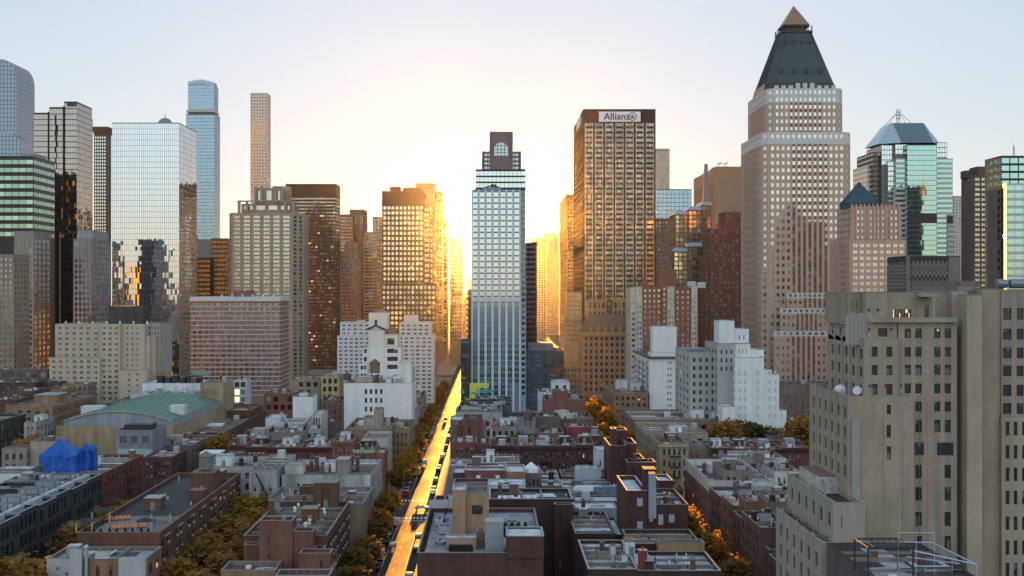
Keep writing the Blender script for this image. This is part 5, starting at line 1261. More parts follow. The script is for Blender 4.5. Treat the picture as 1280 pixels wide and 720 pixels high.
B=Bld('glass_stair_tower','small white framed stair tower with lit landings beside the striped brick slab','stair tower',gm=glass('landing_glass',(.8,.85,.9),.3,.1,.5,(.4,.42,.42),lit=.25,lite=.5)); Y=620; B.block(fx(292,Y),fx(308,Y),Y,Y+12,0,fz(475,Y),wall(.5,.52,.55),R_SILV,f=S(2,3.6,.8,.7,1,.3,zmin=14)); B.finish()
B=Bld('brick_building','long low brown brick building with pale flat roof along the left street','building'); B.block(-124,-107,510,610,0,12,W_(BRICK_B),R_MID,cope=COPE_T); B.block(-122,-108,575,606,12.0,15,W_(BRICK_B),R_GREY); vents(B,-122,-110,515,570,11.1,10,21)
B.part('skylight').box(-121,-114,540,548,11.1,12.2,WHITEP); B.finish()
B=Bld('brick_building','grey brick terrace with cluttered roof beside the yellow street tree','building'); B.block(-121,-106.6,455,488,0,14,W_((.16,.12,.11)),R_MID,r=FW(9,3.3),f=FW(4)); vents(B,-119,-108,458,486,13.1,9,22); bulkhead(B,-118,-114,470,474,13.1,2.5,STUC_G); chimney(B,-112,478,13.1,2,1,BRICK_R); B.finish()
B=Bld('brick_house','small maroon roofed house in front of the long brown brick building','house'); B.block(-120,-107,490,508,0,12.6,W_(MAROON),roofm(.20,.06,.06),r=FW(5,3.2)); B.finish()
B=Bld('market_canopy','low white canopy roof on thin posts near the yellow street tree','canopy'); Y=445; cp_=B.part('canopy_roof'); zc=fz(568,Y)
B.w.box(fx(250,Y),fx(274,Y),Y+8,Y+8.3,0,zc,W_(STUC_G)); B._bb(fx(249,Y),fx(275,Y),Y,Y+9); cp_.box(fx(249,Y),fx(275,Y),Y,Y+9,zc+.01,zc+.5,WHITEP)
for k in range(5): B.part('post','p%d'%k).cyl(fx(251,Y)+k*1.6,Y+.5,0,zc,.09,WHITEP,6)
B.finish()
B=Bld('brick_building','long tan brown brick factory with rows of windows far left','factory'); B.block(-205,-185,540,597,0,20,W_((.27,.165,.095)),R_MID,r=S(16,3.6,.5,.55,1.6,.6,zmin=1,kind='win'),f=FW(5)); bulkhead(B,-200,-190,560,575,19.1,4,(.27,.165,.095)); B.finish()
B=Bld('brick_building','dark brown brick building with white roof clutter left of the green roofed hall','building'); Y=roofY(505,19); B.block(fx(130,Y),fx(150,Y),Y,Y+40,0,19,W_(BROWN),R_SILV,r=FW(9,3.3),f=FW(4)); vents(B,fx(132,Y),fx(149,Y),Y+2,Y+38,18.1,12,31); B.finish()
B=Bld('apartment_building','dark green glass walled building at the far left edge','building',gm=G_TEAL); B.block(-215,-185,470,509,0,20,wall(.05,.055,.052),R_TAR,r=S(12,3.6,.8,.7,1.4,.5,zmin=1),f=S(8,3.6,.8,.7,1.4,.5,zmin=1)); B.finish()
B=Bld('beige_house','beige low house with square windows under the orange tree at far left','house',gm=G_DARK); Y=440; B.block(fx(2,Y),fx(33,Y),Y,Y+12,0,fz(561,Y),W_((.27,.22,.18)),R_GREY,f=FW(3,3.6,wf=.5),r=FW(4)); B.block(fx(33.5,Y),fx(69,Y),Y+3,Y+16,0,fz(553,Y),W_((.33,.28,.23)),R_GREY); B.finish()
B=Bld('brick_house','small grey and white house with blue roof panels between dark brick houses','house'); Y=470; B.block(fx(30,Y),fx(45,Y),Y,Y+20,0,fz(528,Y),W_((.30,.28,.29)),R_GREY,f=FW(2),r=FW(5)); bulkhead(B,fx(33,Y),fx(43,Y),Y+8,Y+14,fz(528,Y)-.9,2.6,STUC_W); B.finish()
data=[('row of dark brick low houses with white vents at far left',-12,44,478,660,24,BROWN,R_SILV),
('flat brown brick house left of the tan brick block',10,41,489,610,24,(.12,.07,.055),R_GREY),
('orange tan brick stair block standing over the far left roofs',53,83,486,640,14,(.30,.17,.08),R_TAR),
('dark low shed with vents below the tan apartment house',48,74,478,672,12,(.09,.075,.07),R_GREY),
('low grey brick house with roof garden below the tan apartment house',78,110,480,660,14,(.24,.19,.16),R_GREY),
('far left corner house of dark brown brick with flat roof',-20,20,500,590,24,(.10,.06,.05),R_MID),
('small tan house with parapet between the far left roofs',20,50,512,560,20,(.24,.16,.10),R_MID)]
for (lb,a,b,t,Y,d,c,rm) in data:
    Z=fz(t,Y); B=low(lb,a,b,0,Z,d,c,rm,Y=Y,fin=False,f=FW(max(3,int((b-a)/6))),r=FW(5)); vents(B,B.box_[0]+1,B.box_[1]-1,Y+1,Y+d-1,B.zr,6,int(Y)); B.finish()
for (lb,a,b,t,Y,d,c) in [('low dark podium left of the tan apartment house',-10,60,462,693,6,(.13,.11,.10)),('low brown podium between tan house and striped slab',206,240,474,705,24,(.16,.11,.09)),('ornate stone low building with large bays below the beige stepped tower',362,400,474,690,26,(.33,.25,.17)),('cream low building with pale gold wall by the pale grey apartments',401,424,470,680,20,(.45,.35,.2)),('rusty red roofed low building right of the striped brick slab',330,368,492,650,24,(.25,.09,.06))]:
    B=low(lb,a,b,0,fz(t,Y),d,c,R_MID,Y=Y,fin=False,name='low_building',cat='building',f=S(max(3,int((b-a)/9)),4.2,.6,.6,1.5,.5,zmin=4),r=FW(4)); vents(B,B.box_[0]+1,B.box_[1]-1,Y+1,Y+d-1,B.zr,5,int(Y)+3); B.finish()

# ================================================================== block between left street and sunlit street, foreground
B=Bld('brick_building','small white panel and brick building with blue flat roof at bottom left','building'); Y=256; Z=16.6; X=lambda p:fx(p,Y)
wp=wall(.40,.40,.42,.08,streak=.2,course=False); bt=W_((.24,.14,.085))
B.block(X(57),X(181),Y+1.2,Y+13,0,Z-1.0,bt,roofm(.30,.36,.42),r=FW(2,4,top=1.5),par=.7)
B.block(X(57),X(87),Y+.6,Y+1.19,0,Z-1.0,wp,COPE_M,par=0); B.block(X(87.05),X(102),Y,Y+1.19,0,Z+.9,wp,COPE_M,par=0); B.block(X(148),X(181),Y,Y+1.19,0,Z-.7,wp,COPE_M,par=0)
B.block(X(117),X(135),Y+.9,Y+1.19,Z-1.0,Z+.5,wp,COPE_M,par=0)
B.block(X(109),X(147.9),Y+1.0,Y+1.19,0,Z-1.2,bt,None,par=0,f=S(2,5,.28,.5,1.2,.5,zmin=6,style='case'))
pp=B.part('vent_stack'); pp.cyl(X(107),Y+.4,0,Z+1.5,.38,STEEL,10); pp.cyl(X(107),Y+.4,Z+1.5,Z+2.0,.6,STEEL,10,.2); B.finish()

B=Bld('apartment_building','long brown brick apartment building with roof deck and water tank','apartment building'); B.clut=False; w_=W_(BRICK_B); AC=plain('cream_air_conditioner',.42,.41,.39,.6)
xL,xR=-88,-70.5
B.block(xL,xR,272,360,0,18,w_,R_TAR,r=S(22,3.05,.62,.52,1.9,.8,zmin=.5,style='case',grp=1,sk=lambda c,r_:c in(2,5,8,11,14,17,20)),f=S(5,3.05,.3,.5,3,.8,zmin=.5,style='sash'),par=1.0,cope=COPE_T)
pitch=(88-1.6)/22
for i in range(22):
    if i in(2,5,8,11,14,17,20): continue
    yc=272+.8+pitch*(i+.5)
    for k in range(5):
        zz=18-1.9-3.05*.52-3.05*k
        if zz<1: continue
        if (i*7+k*3)%5!=0: B.part('window_air_conditioner','ac%d%d'%(i,k)).box(xR+.005,xR+.42,yc-.75+((i+k)%2)*.7,yc-.05+((i+k)%2)*.7,zz-.05,zz+.42,AC)
    if i%3==1: B.part('lintel','li%d'%i).box(xR+.004,xR+.12,yc-2.2,yc+2.2,18-1.75,18-1.5,plain('white_stone_lintel',.45,.43,.40,.7))
zr=17
bulkhead(B,-77.5,-71.6,330,338,zr,5.2,BRICK_B,COPE_T); bulkhead(B,-75,-71.5,318,322,zr,2.6,BRICK_B,COPE_T,False); bulkhead(B,-82.5,-78.6,304,309,zr,3.0,BRICK_B,COPE_M); bulkhead(B,-76.5,-72.5,346,351,zr,3.4,BRICK_B,COPE_M)
DK=plain('timber_roof_deck',.19,.155,.15,.8,var=.25); B.part('roof_deck').box(-86.5,-72,274,296,zr+.004,zr+.2,DK)
vents(B,-86,-73,310,357,zr,8,41); B.finish()

B=Bld('apartment_building','stepped reddish brown brick apartment building with terraces and rooftop bulkheads','apartment building'); w_=W_(BRICK_B); w2=W_((.16,.082,.056))
B.block(-53,-35.2,274,318,0,17,w_,R_TAR,r=S(11,2.9,.5,.5,1.8,.6,zmin=.5,style='sash'),l=S(8,2.9,.4,.5,1.8,.6,zmin=.5,style='sash'),par=.9,cope=COPE)
for i in range(11):
    for k in range(5): 
        if (i*5+k*3)%4: B.part('window_air_conditioner','ac%d%d'%(i,k)).box(-35.195,-34.8,274.6+(42.8/11)*(i+.5)-.35,274.6+(42.8/11)*(i+.5)+.35,17-1.8-1.45-2.9*k-.05,17-1.8-1.45-2.9*k+.4,AC)
Yb=269; B.block(fx(324,Yb),fx(365.5,Yb),Yb,273.9,0,fz(651,Yb),w2,R_TAR,f=S(2,3.9,.13,.5,3.2,.5,zmin=6,style='sash',sk=lambda c,r_:c==1),l=None,par=.9)
B.block(fx(304.5,271),fx(323.8,271),271,273.95,0,15.6,w_,R_TAR,par=.9)
B.block(fx(365.7,Yb),fx(391,Yb),Yb+.5,273.9,0,fz(665,Yb),w2,R_TAR,par=.8)
B.block(fx(374,264),fx(413,264),264,268.9,0,fz(692,264),w2,R_TAR,f=S(2,3.4,.16,.6,1.3,.5,zmin=5,sk=lambda c,r_:c==0),r=FW(1),par=.8)
B.block(fx(391.2,Yb),-35.3,Yb,273.9,0,fz(690,Yb)+.4,w_,R_TAR,par=.8)
B.block(fx(344,258),-32.6,258,263.9,0,12,w2,R_GREY,par=.9,cope=COPE_M,f=FW(5),r=FW(2)); B.block(fx(413.2,264.1),-32.6,264.1,268.9,0,12,w2,R_GREY,par=.9,cope=COPE_M)
rl=B.part('roof_railing')
for k in range(9): rl.bar((-45.5+k*1.55,258.2,12.1),(-45.5+k*1.55,258.2,13.2),.03,STEEL,4)
rl.bar((-45.5,258.2,13.2),(-33,258.2,13.2),.04,STEEL,4); rl.bar((-32.7,258.2,13.2),(-32.7,268.5,13.2),.04,STEEL,4)
B.block(fx(276,260),fx(343.5,260),260,268.8,0,fz(715,260)+.3,W_((.25,.17,.11)),roofm(.16,.09,.085),par=.9,cope=COPE,f=FW(4))
bulkhead(B,fx(393,313),fx(421.5,313),313,317.8,16.1,6.2,BRICK_B,COPE); B.ex['sb%.1f%.1f'%(fx(393,313),313)][1].box(fx(392,313),fx(402,313),312.2,312.98,16.1,22.0,w_)
bulkhead(B,fx(377,292),fx(396,292),292,297,16.1,3.4,BRICK_B,COPE); chimney(B,-52,303,16.1,3.6,1.2,BRICK_B); chimney(B,-51.8,309,16.1,1.8,1.4,STUC_G)
tr=random.Random(5)
for (px,py) in ((368,640),(373,636),(369,642),(383,660),(387,656),(399,636),(405,642),(406,646),(381,661)):
    Y=roofY(py,16.1); q=B.part('turbine_vent','tv%d%d'%(px,py)); x=fx(px,Y); q.cyl(x,Y,16.1,16.9,.22,WHITEP,8); q.cyl(x,Y,16.9,17.15,.22,WHITEP,8,.42); q.cyl(x,Y,17.15,17.5,.42,WHITEP,8,.15)
B.part('roof_condenser').box(fx(353,272),fx(358,272),271,272.5,fz(651,Yb)-.85,fz(651,Yb)+.5,plain('green_condenser',.10,.28,.22,.5))
B.finish()
B=Bld('brick_building','tan brick building with blank end wall beside the tree lined pavement','building'); w_=W_((.27,.20,.135)); B.block(fx(347,320),-32,320,333,0,16,w_,R_GREY,r=FW(4,3),par=.9,cope=COPE)
B.block(-58,-32.4,333.1,352,0,15.2,W_((.24,.20,.17)),R_MID,r=FW(6,3),l=FW(5),par=1.2,cope=COPE); B.block(-50,-44,334,338,15.3,18.2,W_(BROWN),R_TAR)
vents(B,-56,-36,336,350,14,8,45); B.finish()
B=Bld('stucco_building','long weathered white stucco building with patched silver roof','building'); w_=wall(.42,.43,.42,.25,streak=.5,course=False)
B.block(fx(352,359),-33.4,359,391,0,17.6,w_,R_SILV,f=S(4,4,.12,.42,2.4,2,zmin=11,sk=lambda c,r_:c!=0,style='sash'),r=FW(9,3.2),par=.9)
B.block(fx(357,360.2),fx(379,360.2),359.6,366,17.62,20.2,wall(.46,.46,.42,.1,streak=.4),R_SILV); bulkhead(B,fx(421,363),fx(436,363),363,369,16.7,4.6,(.24,.21,.19)); bulkhead(B,fx(414,366),fx(420,366),366,369,16.7,3.6,STUC_W,None,False)
for k,(px,Y) in enumerate(((384,366),(389,368),(396,372),(402,364),(440,380),(447,372))): chimney(B,fx(px,Y),Y,16.7,2.6+k%3*.8,1.1,(.13,.08,.06))
B.part('roof_hatch').box(fx(456,358.6),fx(463,358.6),358.6,358.98,5,17.6,wall(.55,.57,.58))
vents(B,-55,-36,364,388,16.7,16,51); B.finish()
B=Bld('stucco_building','grey white rear wall house with black fire stair beside autumn courtyard','house'); B.block(-67,-59.4,354,389,0,19.4,wall(.36,.37,.38,.2,streak=.45,course=False),R_SILV,f=S(3,4.2,.3,.4,4,.6,zmin=5,style='sash'),par=.8); fs=B.part('fire_stair'); fs.bar((-65,353.4,19),(-61,353.4,11),.18,DARKST,4); fs.bar((-65,352.8,19),(-61,352.8,11),.18,DARKST,4); fs.box(-66,-60,352.6,353.98,10.9,11,DARKST); vents(B,-66,-60,358,386,18.6,6,52); B.finish()
B=Bld('stucco_building','white roofed low house cluttered with chimneys behind the water tank','house'); B.block(-84,-67.3,368,391,0,18.6,wall(.33,.31,.3,.2),R_SILV,f=FW(4),par=.8); bulkhead(B,-80,-75.5,372,377,17.8,3.4,STUC_W); chimney(B,-73,374,17.8,2.5,1.1,BRICK_D); chimney(B,-70,380,17.8,2.5,1.1,BRICK_D); vents(B,-83,-69,370,388,17.8,9,53); B.finish()

# ---- row houses on the avenue, left block
Y=425; zrow=fz(558.5,Y)
def row(label,pl,pr,zt,c,n,cc,roof=R_MID,dep=20,hoods=None,fe=False,wf=.4,name='row_house'):
    B=Bld(name,label,'row house','row houses along the avenue'); x0,x1=fx(pl,Y)+.02,fx(pr,Y)-.02
    B.block(x0,x1,Y,Y+dep,0,zt,W_(c),roof,f=FW(n,3.6,wf=wf,top=2.3),par=.7,cope=COPE_T)
    q=B.part('cornice'); q.box(x0+.02,x1-.02,Y-.65,Y-.01,zt-1.0,zt-.1,W_(cc)); q.box(x0+.02,x1-.02,Y-.9,Y-.66,zt-.35,zt-.12,W_(cc))
    k=int((x1-x0)/1.1)
    for i in range(k): q.box(x0+.3+i*1.1,x0+.62+i*1.1,Y-.5,Y-.011,zt-1.5,zt-1.01,W_(cc))
    if hoods:
        wd=(x1-x0-1.2)/n
        for i in range(n):
            for r in range(2):
                cxx=x0+.6+wd*(i+.5); zz=zt-2.3-3.6*r
                if hoods=='arch':
                    for j in range(6):
                        t0,t1=pi*j/6,pi*(j+1)/6; q2=B.part('window_hood','wh%d%d'%(i,r)); R0,R1=wd*.26,wd*.36
                        q2.poly([(cxx+R0*cos(t0),Y-.2,zz-.35+R0*sin(t0)),(cxx+R1*cos(t0),Y-.2,zz-.35+R1*sin(t0)),(cxx+R1*cos(t1),Y-.2,zz-.35+R1*sin(t1)),(cxx+R0*cos(t1),Y-.2,zz-.35+R0*sin(t1))],WHITEP)
                else: B.part('window_hood','wh%d%d'%(i,r)).box(cxx-wd*.3,cxx+wd*.3,Y-.2,Y-.01,zz+.06,zz+.4,W_(hoods))
    if fe: fire_escape(B,(x0+x1)/2-2,(x0+x1)/2+2,Y,[zt-5.6-3.6*i for i in range(3)][::-1],'fe')
    zr=zt-.7; r=random.Random(int(pl))
    chimney(B,x0+1.2,Y+r.uniform(5,9),zr,2.2,1.1,(.12,.07,.055)); chimney(B,x1-1.2,Y+r.uniform(10,14),zr,2.0,1.0,(.12,.07,.055))
    if x1-x0>6: bulkhead(B,(x0+x1)/2-1.6,(x0+x1)/2+1.6,Y+8,Y+12,zr,2.6,r.choice([STUC_G,STUC_W,BRICK_D])); skylight(B,x0+2,Y+3,zr,1.6,2.4)
    vents(B,x0+1,x1-1,Y+1,Y+dep-2,zr,7,int(pl)*3+1); B.finish()
row('brown row house with white arched window hoods on the avenue',284,307,zrow+.6,(.17,.10,.08),4,(.09,.05,.04),R_SILV,hoods='arch')
row('row house with cream window surrounds next to the white arched one',307,334,zrow,(.15,.065,.05),4,(.10,.04,.035),R_MID,hoods=(.5,.46,.40))
row('long plain oxblood brick row house with dark cornice left of centre',334,375,zrow-.2,(.15,.055,.045),7,(.08,.03,.028),R_MID)
row('oxblood brick row house with white window on its right end',375,415,zrow-.2,(.16,.06,.05),7,(.08,.03,.028),R_SILV)
row('taller orange brick row house beside the one with mint cornice',415,441,fz(552,Y),(.23,.10,.062),4,(.20,.09,.06),R_SILV)
row('brick row house with mint green painted cornice',441,469,fz(562,Y),(.20,.09,.06),5,(.34,.45,.33),R_MID)
B=Bld('brick_house','orange brick corner house with white roof at the sunlit street','house'); B.block(fx(469.5,Y),-35.5,Y,Y+14,0,fz(566,Y),W_((.23,.095,.055)),R_SILV,f=FW(3,3.6),r=FW(4)); B.block(-44,-35.4,Y+14.1,Y+34,0,fz(557,Y)+1,W_((.42,.40,.37)),R_SILV,r=FW(5)); B.finish()
# block interior behind the rows
def gen(label,pl,pr,pt,Y,dep,c,rm,n=4,f=True,r=True,l=False,seed=0,clut=6,name='brick_house',cat='house',bh=None,**k):
    Z=fz(pt,Y); B=low(label,pl,pr,0,Z,dep,c,rm,Y=Y,fin=False,name=name,cat=cat,f=FW(n) if f else None,r=FW(max(3,int(dep/3.5))) if r else None,l=FW(max(3,int(dep/3.5))) if l else None,**k)
    x0,x1=B.box_[:2]; vents(B,x0+1,x1-1,Y+1,Y+dep-1,B.zr,clut,seed or int(pl*7+Y)); 
    if bh: bulkhead(B,x0+(x1-x0)*bh,x0+(x1-x0)*bh+min(4,(x1-x0)*.4),Y+dep*.4,Y+dep*.4+4,B.zr,2.7,STUC_W if pl%2 else c)
    rr=random.Random(int(pl+pt))
    if x1-x0>6 and clut>3: chimney(B,x0+rr.uniform(1,2),Y+rr.uniform(2,dep-2),B.zr,2.2,1.1,BRICK_D); chimney(B,x1-rr.uniform(1,2),Y+rr.uniform(2,dep-2),B.zr,2.0,1.0,BRICK_D)
    B.finish(); return B
gen('low grey roof house behind the white arched row house',300,332,546,462,20,(.30,.28,.27),R_SILV,5,seed=61,bh=.4,clut=10)
gen('low brown roof house behind the long oxblood row house',332,378,541,470,16,(.24,.20,.18),R_MID,6,seed=62,clut=10)
gen('pale stucco rear house with bare branches behind the oxblood rows',350,400,536,490,14,(.40,.41,.42),R_SILV,6,seed=63,clut=5)
B=Bld('mechanical_building','white stepped plant building with diagonal roof stair in the left block','building',gm=G_DARK); Y=545; X=lambda p:fx(p,Y); Z=lambda p:fz(p,Y); w_=wall(.60,.62,.64,.06,streak=.12,course=False)
B.block(X(366),X(391),Y,Y+14,0,Z(496),w_,R_SILV,f=S(2,9,.10,.12,5,4,zmin=Z(510)),par=.6); B.block(X(373),X(382),Y+3,Y+10,Z(496)-.6,Z(492),wall(.5,.5,.5),R_SILV,par=.4)
B.block(X(338),X(357),Y-12,Y+4,0,Z(519),wall(.50,.52,.55,.08,course=False),R_SILV,par=.5); B.block(X(326),X(366),Y-22,Y-12.1,0,Z(530),wall(.46,.47,.48),R_SILV,par=.5); B.block(X(357.1),X(392),Y-12,Y-.1,0,Z(523),wall(.5,.5,.5),roofm(.2,.09,.07),par=.9)
B.block(X(392),X(404),Y-6,Y+16,0,Z(517),wall(.46,.46,.45),R_SILV,f=S(3,9,.55,.75,1.2,.4,zmin=3),par=.6)
st=B.part('roof_stair'); st.bar((X(357),Y-13,Z(512)),(X(370),Y-13,Z(530)),.5,plain('stair_grey',.42,.43,.45,.5),4); st.bar((X(384),Y-13,Z(527)),(X(398),Y-13,Z(513)),.5,plain('stair_grey',.42,.43,.45,.5),4); B.finish()
gen('brown brick house with stone window columns left of the white warehouse',401,430,500,600,16,(.19,.13,.10),R_TAR,4,seed=64)
gen('dark brown low garage left of the white warehouse',398,430,527,560,10,(.13,.10,.09),R_TAR,3,f=False,seed=65,clut=2)
B=gen('brown brick building with tan roof bulkheads in front of the white warehouse',430,487,538,478,46,(.22,.14,.095),R_SILV,8,f=False,seed=66,clut=12)
q=Bld('roof_house','pair of tan stair towers on the roof below the white warehouse','roof house',gm=G_DARK); Y=500; z=fz(538,478)-.88; q.block(fx(455,Y),fx(468,Y),Y,Y+8,z,fz(522,Y),W_((.33,.28,.22)),R_GREY,par=.5); q.block(fx(467.5,Y+1),fx(478,Y+1),Y+.6,Y+9,z,fz(512,Y),W_((.30,.24,.19)),R_GREY,f=S(1,30,.35,.7,1.5,.3),par=.5); q.finish()
gen('narrow brown building with cluttered sunlit parapet right of the tan stair towers',487,512,536,490,34,(.25,.18,.12),R_TAR,4,seed=67,clut=10)
gen('low house with pale roof and dormer along the sunlit pavement',497,521,513,580,30,(.36,.33,.30),R_SILV,3,seed=68)
gen('brown street house with bright right edge in the sun haze',511,529,497,610,30,(.28,.2,.14),R_GREY,3,seed=69)

# ================================================================== centre block, foreground
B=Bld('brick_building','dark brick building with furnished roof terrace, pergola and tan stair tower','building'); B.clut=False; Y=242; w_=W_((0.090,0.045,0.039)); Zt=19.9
B.block(-14,9.9,Y,291,0,Zt,w_,roofm(.30,.31,.34,.2),l=FW(12,3.2),f=S(5,4.5,.1,.5,6,1,zmin=2,sk=lambda c,r_:c!=1),par=.9,cope=COPE)
B.block(fx(633,Y-.4),9.95,Y-.4,251,Zt-.9,fz(670,Y)-.0,w_,R_SILV,par=.3,cope=COPE_M)
tb=W_((.36,.22,.13)); Yt=266
B.block(fx(566,Yt),fx(582,Yt),Yt-2,Yt+6,Zt-.9,fz(611,Yt),tb,R_SILV,par=.3,cope=COPE_M); B.block(fx(582.1,Yt),fx(611,Yt),Yt,Yt+9,Zt-.9,fz(616,Yt),W_((.33,.23,.14)),R_GREY,f=S(1,5.8,.52,.33,2.6,.3,mat=G_DARK,style='case',rec=.35),par=.5,cope=COPE)
sb=B.part('roof_bunker'); 
Yh=249; B.block(fx(557,Yh),fx(595,Yh),Yh,Yh+3.5,Zt-.9,fz(673,Yh),W_((.34,.25,.17)),R_SILV,f=S(3,5,.16,.4,1.0,.3,sk=lambda c,r_:c!=1,mat=G_DARK),par=.15,cope=COPE_M)
B.block(fx(595.5,Yh),fx(606,Yh),Yh+2,Yh+5,Zt-.9,fz(667,Yh),W_((.28,.13,.08)),R_GREY,par=.2)
mb_=B.part('metal_clad_plant_room'); Ym=247; GM_=plain('galvanised_cladding',.34,.38,.42,.35,.5,.15); mb_.box(fx(606.5,Ym),fx(629,Ym),Ym,Ym+4,Zt-.897,fz(653,Ym),GM_)
for k in range(6): mb_.box(fx(606.5,Ym)+.05+k*.68,fx(606.5,Ym)+.11+k*.68,Ym-.04,Ym-.003,Zt-.89,fz(653,Ym)-.05,GM_)
mb_.box(fx(606,Ym),fx(629.6,Ym),Ym-.1,Ym+4.1,fz(653,Ym)+.003,fz(652,Ym),COPE_M)
pg=B.part('pergola'); Yp=284; z0=Zt-.9
for px in (540,557):
    for yy in (Yp-5,Yp+4): pg.box(fx(px,Yp)-.12,fx(px,Yp)+.12,yy,yy+.24,z0,z0+3.1,DARKST)
for k in range(8): pg.box(fx(536,Yp),fx(560,Yp),Yp-5.3+k*1.3,Yp-5.15+k*1.3,z0+3.11,z0+3.36,plain('pale_pergola_slat',.40,.40,.42,.6))
vents(B,0,9,270,288,z0,4,71); B.finish()
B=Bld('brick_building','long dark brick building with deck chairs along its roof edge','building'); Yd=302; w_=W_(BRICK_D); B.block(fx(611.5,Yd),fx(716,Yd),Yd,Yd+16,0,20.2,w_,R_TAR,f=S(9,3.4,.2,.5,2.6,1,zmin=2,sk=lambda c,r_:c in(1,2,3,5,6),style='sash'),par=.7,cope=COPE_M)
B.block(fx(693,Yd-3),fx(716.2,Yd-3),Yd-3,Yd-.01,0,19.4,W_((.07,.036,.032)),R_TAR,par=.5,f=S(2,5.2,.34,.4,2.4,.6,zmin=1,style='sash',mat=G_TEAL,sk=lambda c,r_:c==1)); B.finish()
B=Bld('penthouse','pale grey rendered penthouse wall behind the deck chairs','penthouse'); Y=320; B.block(fx(610,Y),fx(657,Y),Y,Y+10,0,fz(607,Y),wall(.46,.50,.52,.05,course=False),R_SILV,par=.3,cope=COPE_M); B.finish()
B=Bld('terrace_house','low planted terrace house left of the tan stair tower','house'); B.block(-13.8,-.5,293,318,0,18.4,W_(MAROON),R_MID,l=FW(7),par=.9); B.block(fx(560,300),fx(578,300),300,306,17.55,20.6,wall(.42,.40,.40),R_SILV,par=.3); B.block(fx(548,298),fx(566,298),294,296,17.55,18.9,wall(.5,.5,.5),R_SILV,par=0); vents(B,-12,-2,308,316,17.5,6,72); B.finish()
B=Bld('brick_building','red brick rooftop house with two white doors and dark windows','building'); Y=341; Z=fz(590,Y); B.block(fx(566,Y),fx(581,Y),Y+1,Y+12,0,Z-.4,W_(MAROON),R_SILV,par=.3); B.block(fx(581.1,Y),fx(633,Y),Y,Y+14,0,Z+.4,W_((.17,.075,.06)),R_SILV,f=S(5,20,.3,.14,2.4,.5,sk=lambda c,r_:c in(0,2,4),mat=G_DARK),par=.5,cope=COPE_M); B.block(fx(633.1,Y),fx(657,Y),Y,Y+14,0,Z,W_((.30,.17,.10)),R_SILV,f=S(2,20,.34,.16,2.6,.5,sk=lambda c,r_:c==1,mat=G_DARK),par=.4,cope=COPE_M)
for px in (598,622): B.part('door','d%d'%px).box(fx(px-2.4,Y),fx(px+2.4,Y),Y-.08,Y-.005,fz(604,Y),fz(594,Y),WHITEP)
B.block(fx(566,327),fx(633,327),322,Y-.1,0,fz(610,325),W_(MAROON),R_MID,par=.7,l=FW(5)); B.finish()
B=Bld('brick_building','grey roofed brick building with white tanks behind the two white doors','building'); Y=362; B.block(fx(562,Y),fx(594,Y),Y,Y+16,0,fz(583,Y),W_((.22,.2,.2)),R_SILV,par=.4,f=FW(4)); B.block(fx(594.1,Y),fx(650,Y),Y+2,Y+20,0,fz(580,Y),W_((.20,.10,.07)),R_SILV,par=.4,f=FW(6)); bulkhead(B,fx(608,Y+5),fx(618,Y+5),Y+6,Y+9,fz(580,Y)-.4,3.4,STUC_W); vents(B,fx(600,Y),fx(648,Y),Y+3,Y+18,fz(580,Y)-.4,10,73); skylight(B,fx(568,Y+4),Y+4,fz(583,Y)-.4,3,4); B.finish()
B=Bld('grey_house','dark house with white conical skylight roof in the centre block','house'); Y=352; B.block(fx(657.5,Y),fx(677,Y),Y,Y+14,0,fz(592,Y),W_((.17,.14,.14)),R_SILV,f=S(3,3.2,.4,.5,1.6,.5,style='sash'),par=.5); cn=B.part('skylight_cone'); cn.cyl(fx(664,Y+6),Y+7,fz(592,Y)-.49,fz(592,Y)+.6,2.4,WHITEP,10,2.2); cn.cyl(fx(664,Y+6),Y+7,fz(592,Y)+.6,fz(592,Y)+2.2,2.2,WHITEP,10,.2); B.finish()
B=Bld('brick_house','dark house with bright white roof and black chimney in the centre block','house'); Y=347; B.block(fx(677.5,Y),fx(702,Y),Y,Y+30,0,16.3,W_((.11,.06,.05)),roofm(.62,.64,.66,.1,.5),par=.25,cope=COPE_M); chimney(B,fx(689,Y+8),Y+8,16.05,3.0,1.5,(.03,.03,.03)); bulkhead(B,fx(686,Y),fx(692,Y),Y+1,Y+4,16.05,1.2,(.08,.07,.07),None,False); B.finish()
B=Bld('penthouse','blue and grey rendered rooftop penthouse in the centre block','penthouse',gm=G_DARK); Y=342; B.block(fx(703,Y),fx(733,Y),Y,Y+13,0,fz(609,Y),wall(.34,.37,.40,.05,course=False),R_SILV,par=.3,cope=COPE_M); B.block(fx(733.1,Y),fx(784,Y),Y,Y+13,0,fz(609,Y),wall(.13,.19,.26,.08,course=False),R_SILV,f=S(3,20,.30,.12,1.4,.8),par=.3,cope=COPE_M)
B.block(fx(703,334),fx(784,334),333,Y-.1,0,fz(621,334)-.5,W_((.16,.10,.09)),R_GREY,par=.5); vents(B,fx(706,Y),fx(780,Y),Y+2,Y+11,fz(609,Y)-.3,9,74); B.finish()
B=Bld('roof_studio','grey clad roof studio with a pair of dark windows on brick','studio',gm=G_DARK); Y=314; B.block(fx(719,Y),fx(771.5,Y),Y,Y+9,fz(650,Y),fz(636,Y),wall(.34,.38,.42,.06,course=False),R_SILV,f=S(4,5,.86,.62,.7,.4,sk=lambda c,r_:c>1,style='case'),par=.2,cope=COPE_M); B.block(fx(719,Y)+.05,fx(771.5,Y)-.05,Y+.1,Y+16,0,fz(650,Y)-.01,W_((.12,.065,.055)),R_SILV,par=0); B.block(fx(718,325),fx(775,325),Y+9.1,Y+18,0,fz(625,325),W_((.14,.08,.07)),R_SILV,par=.4); B.finish()
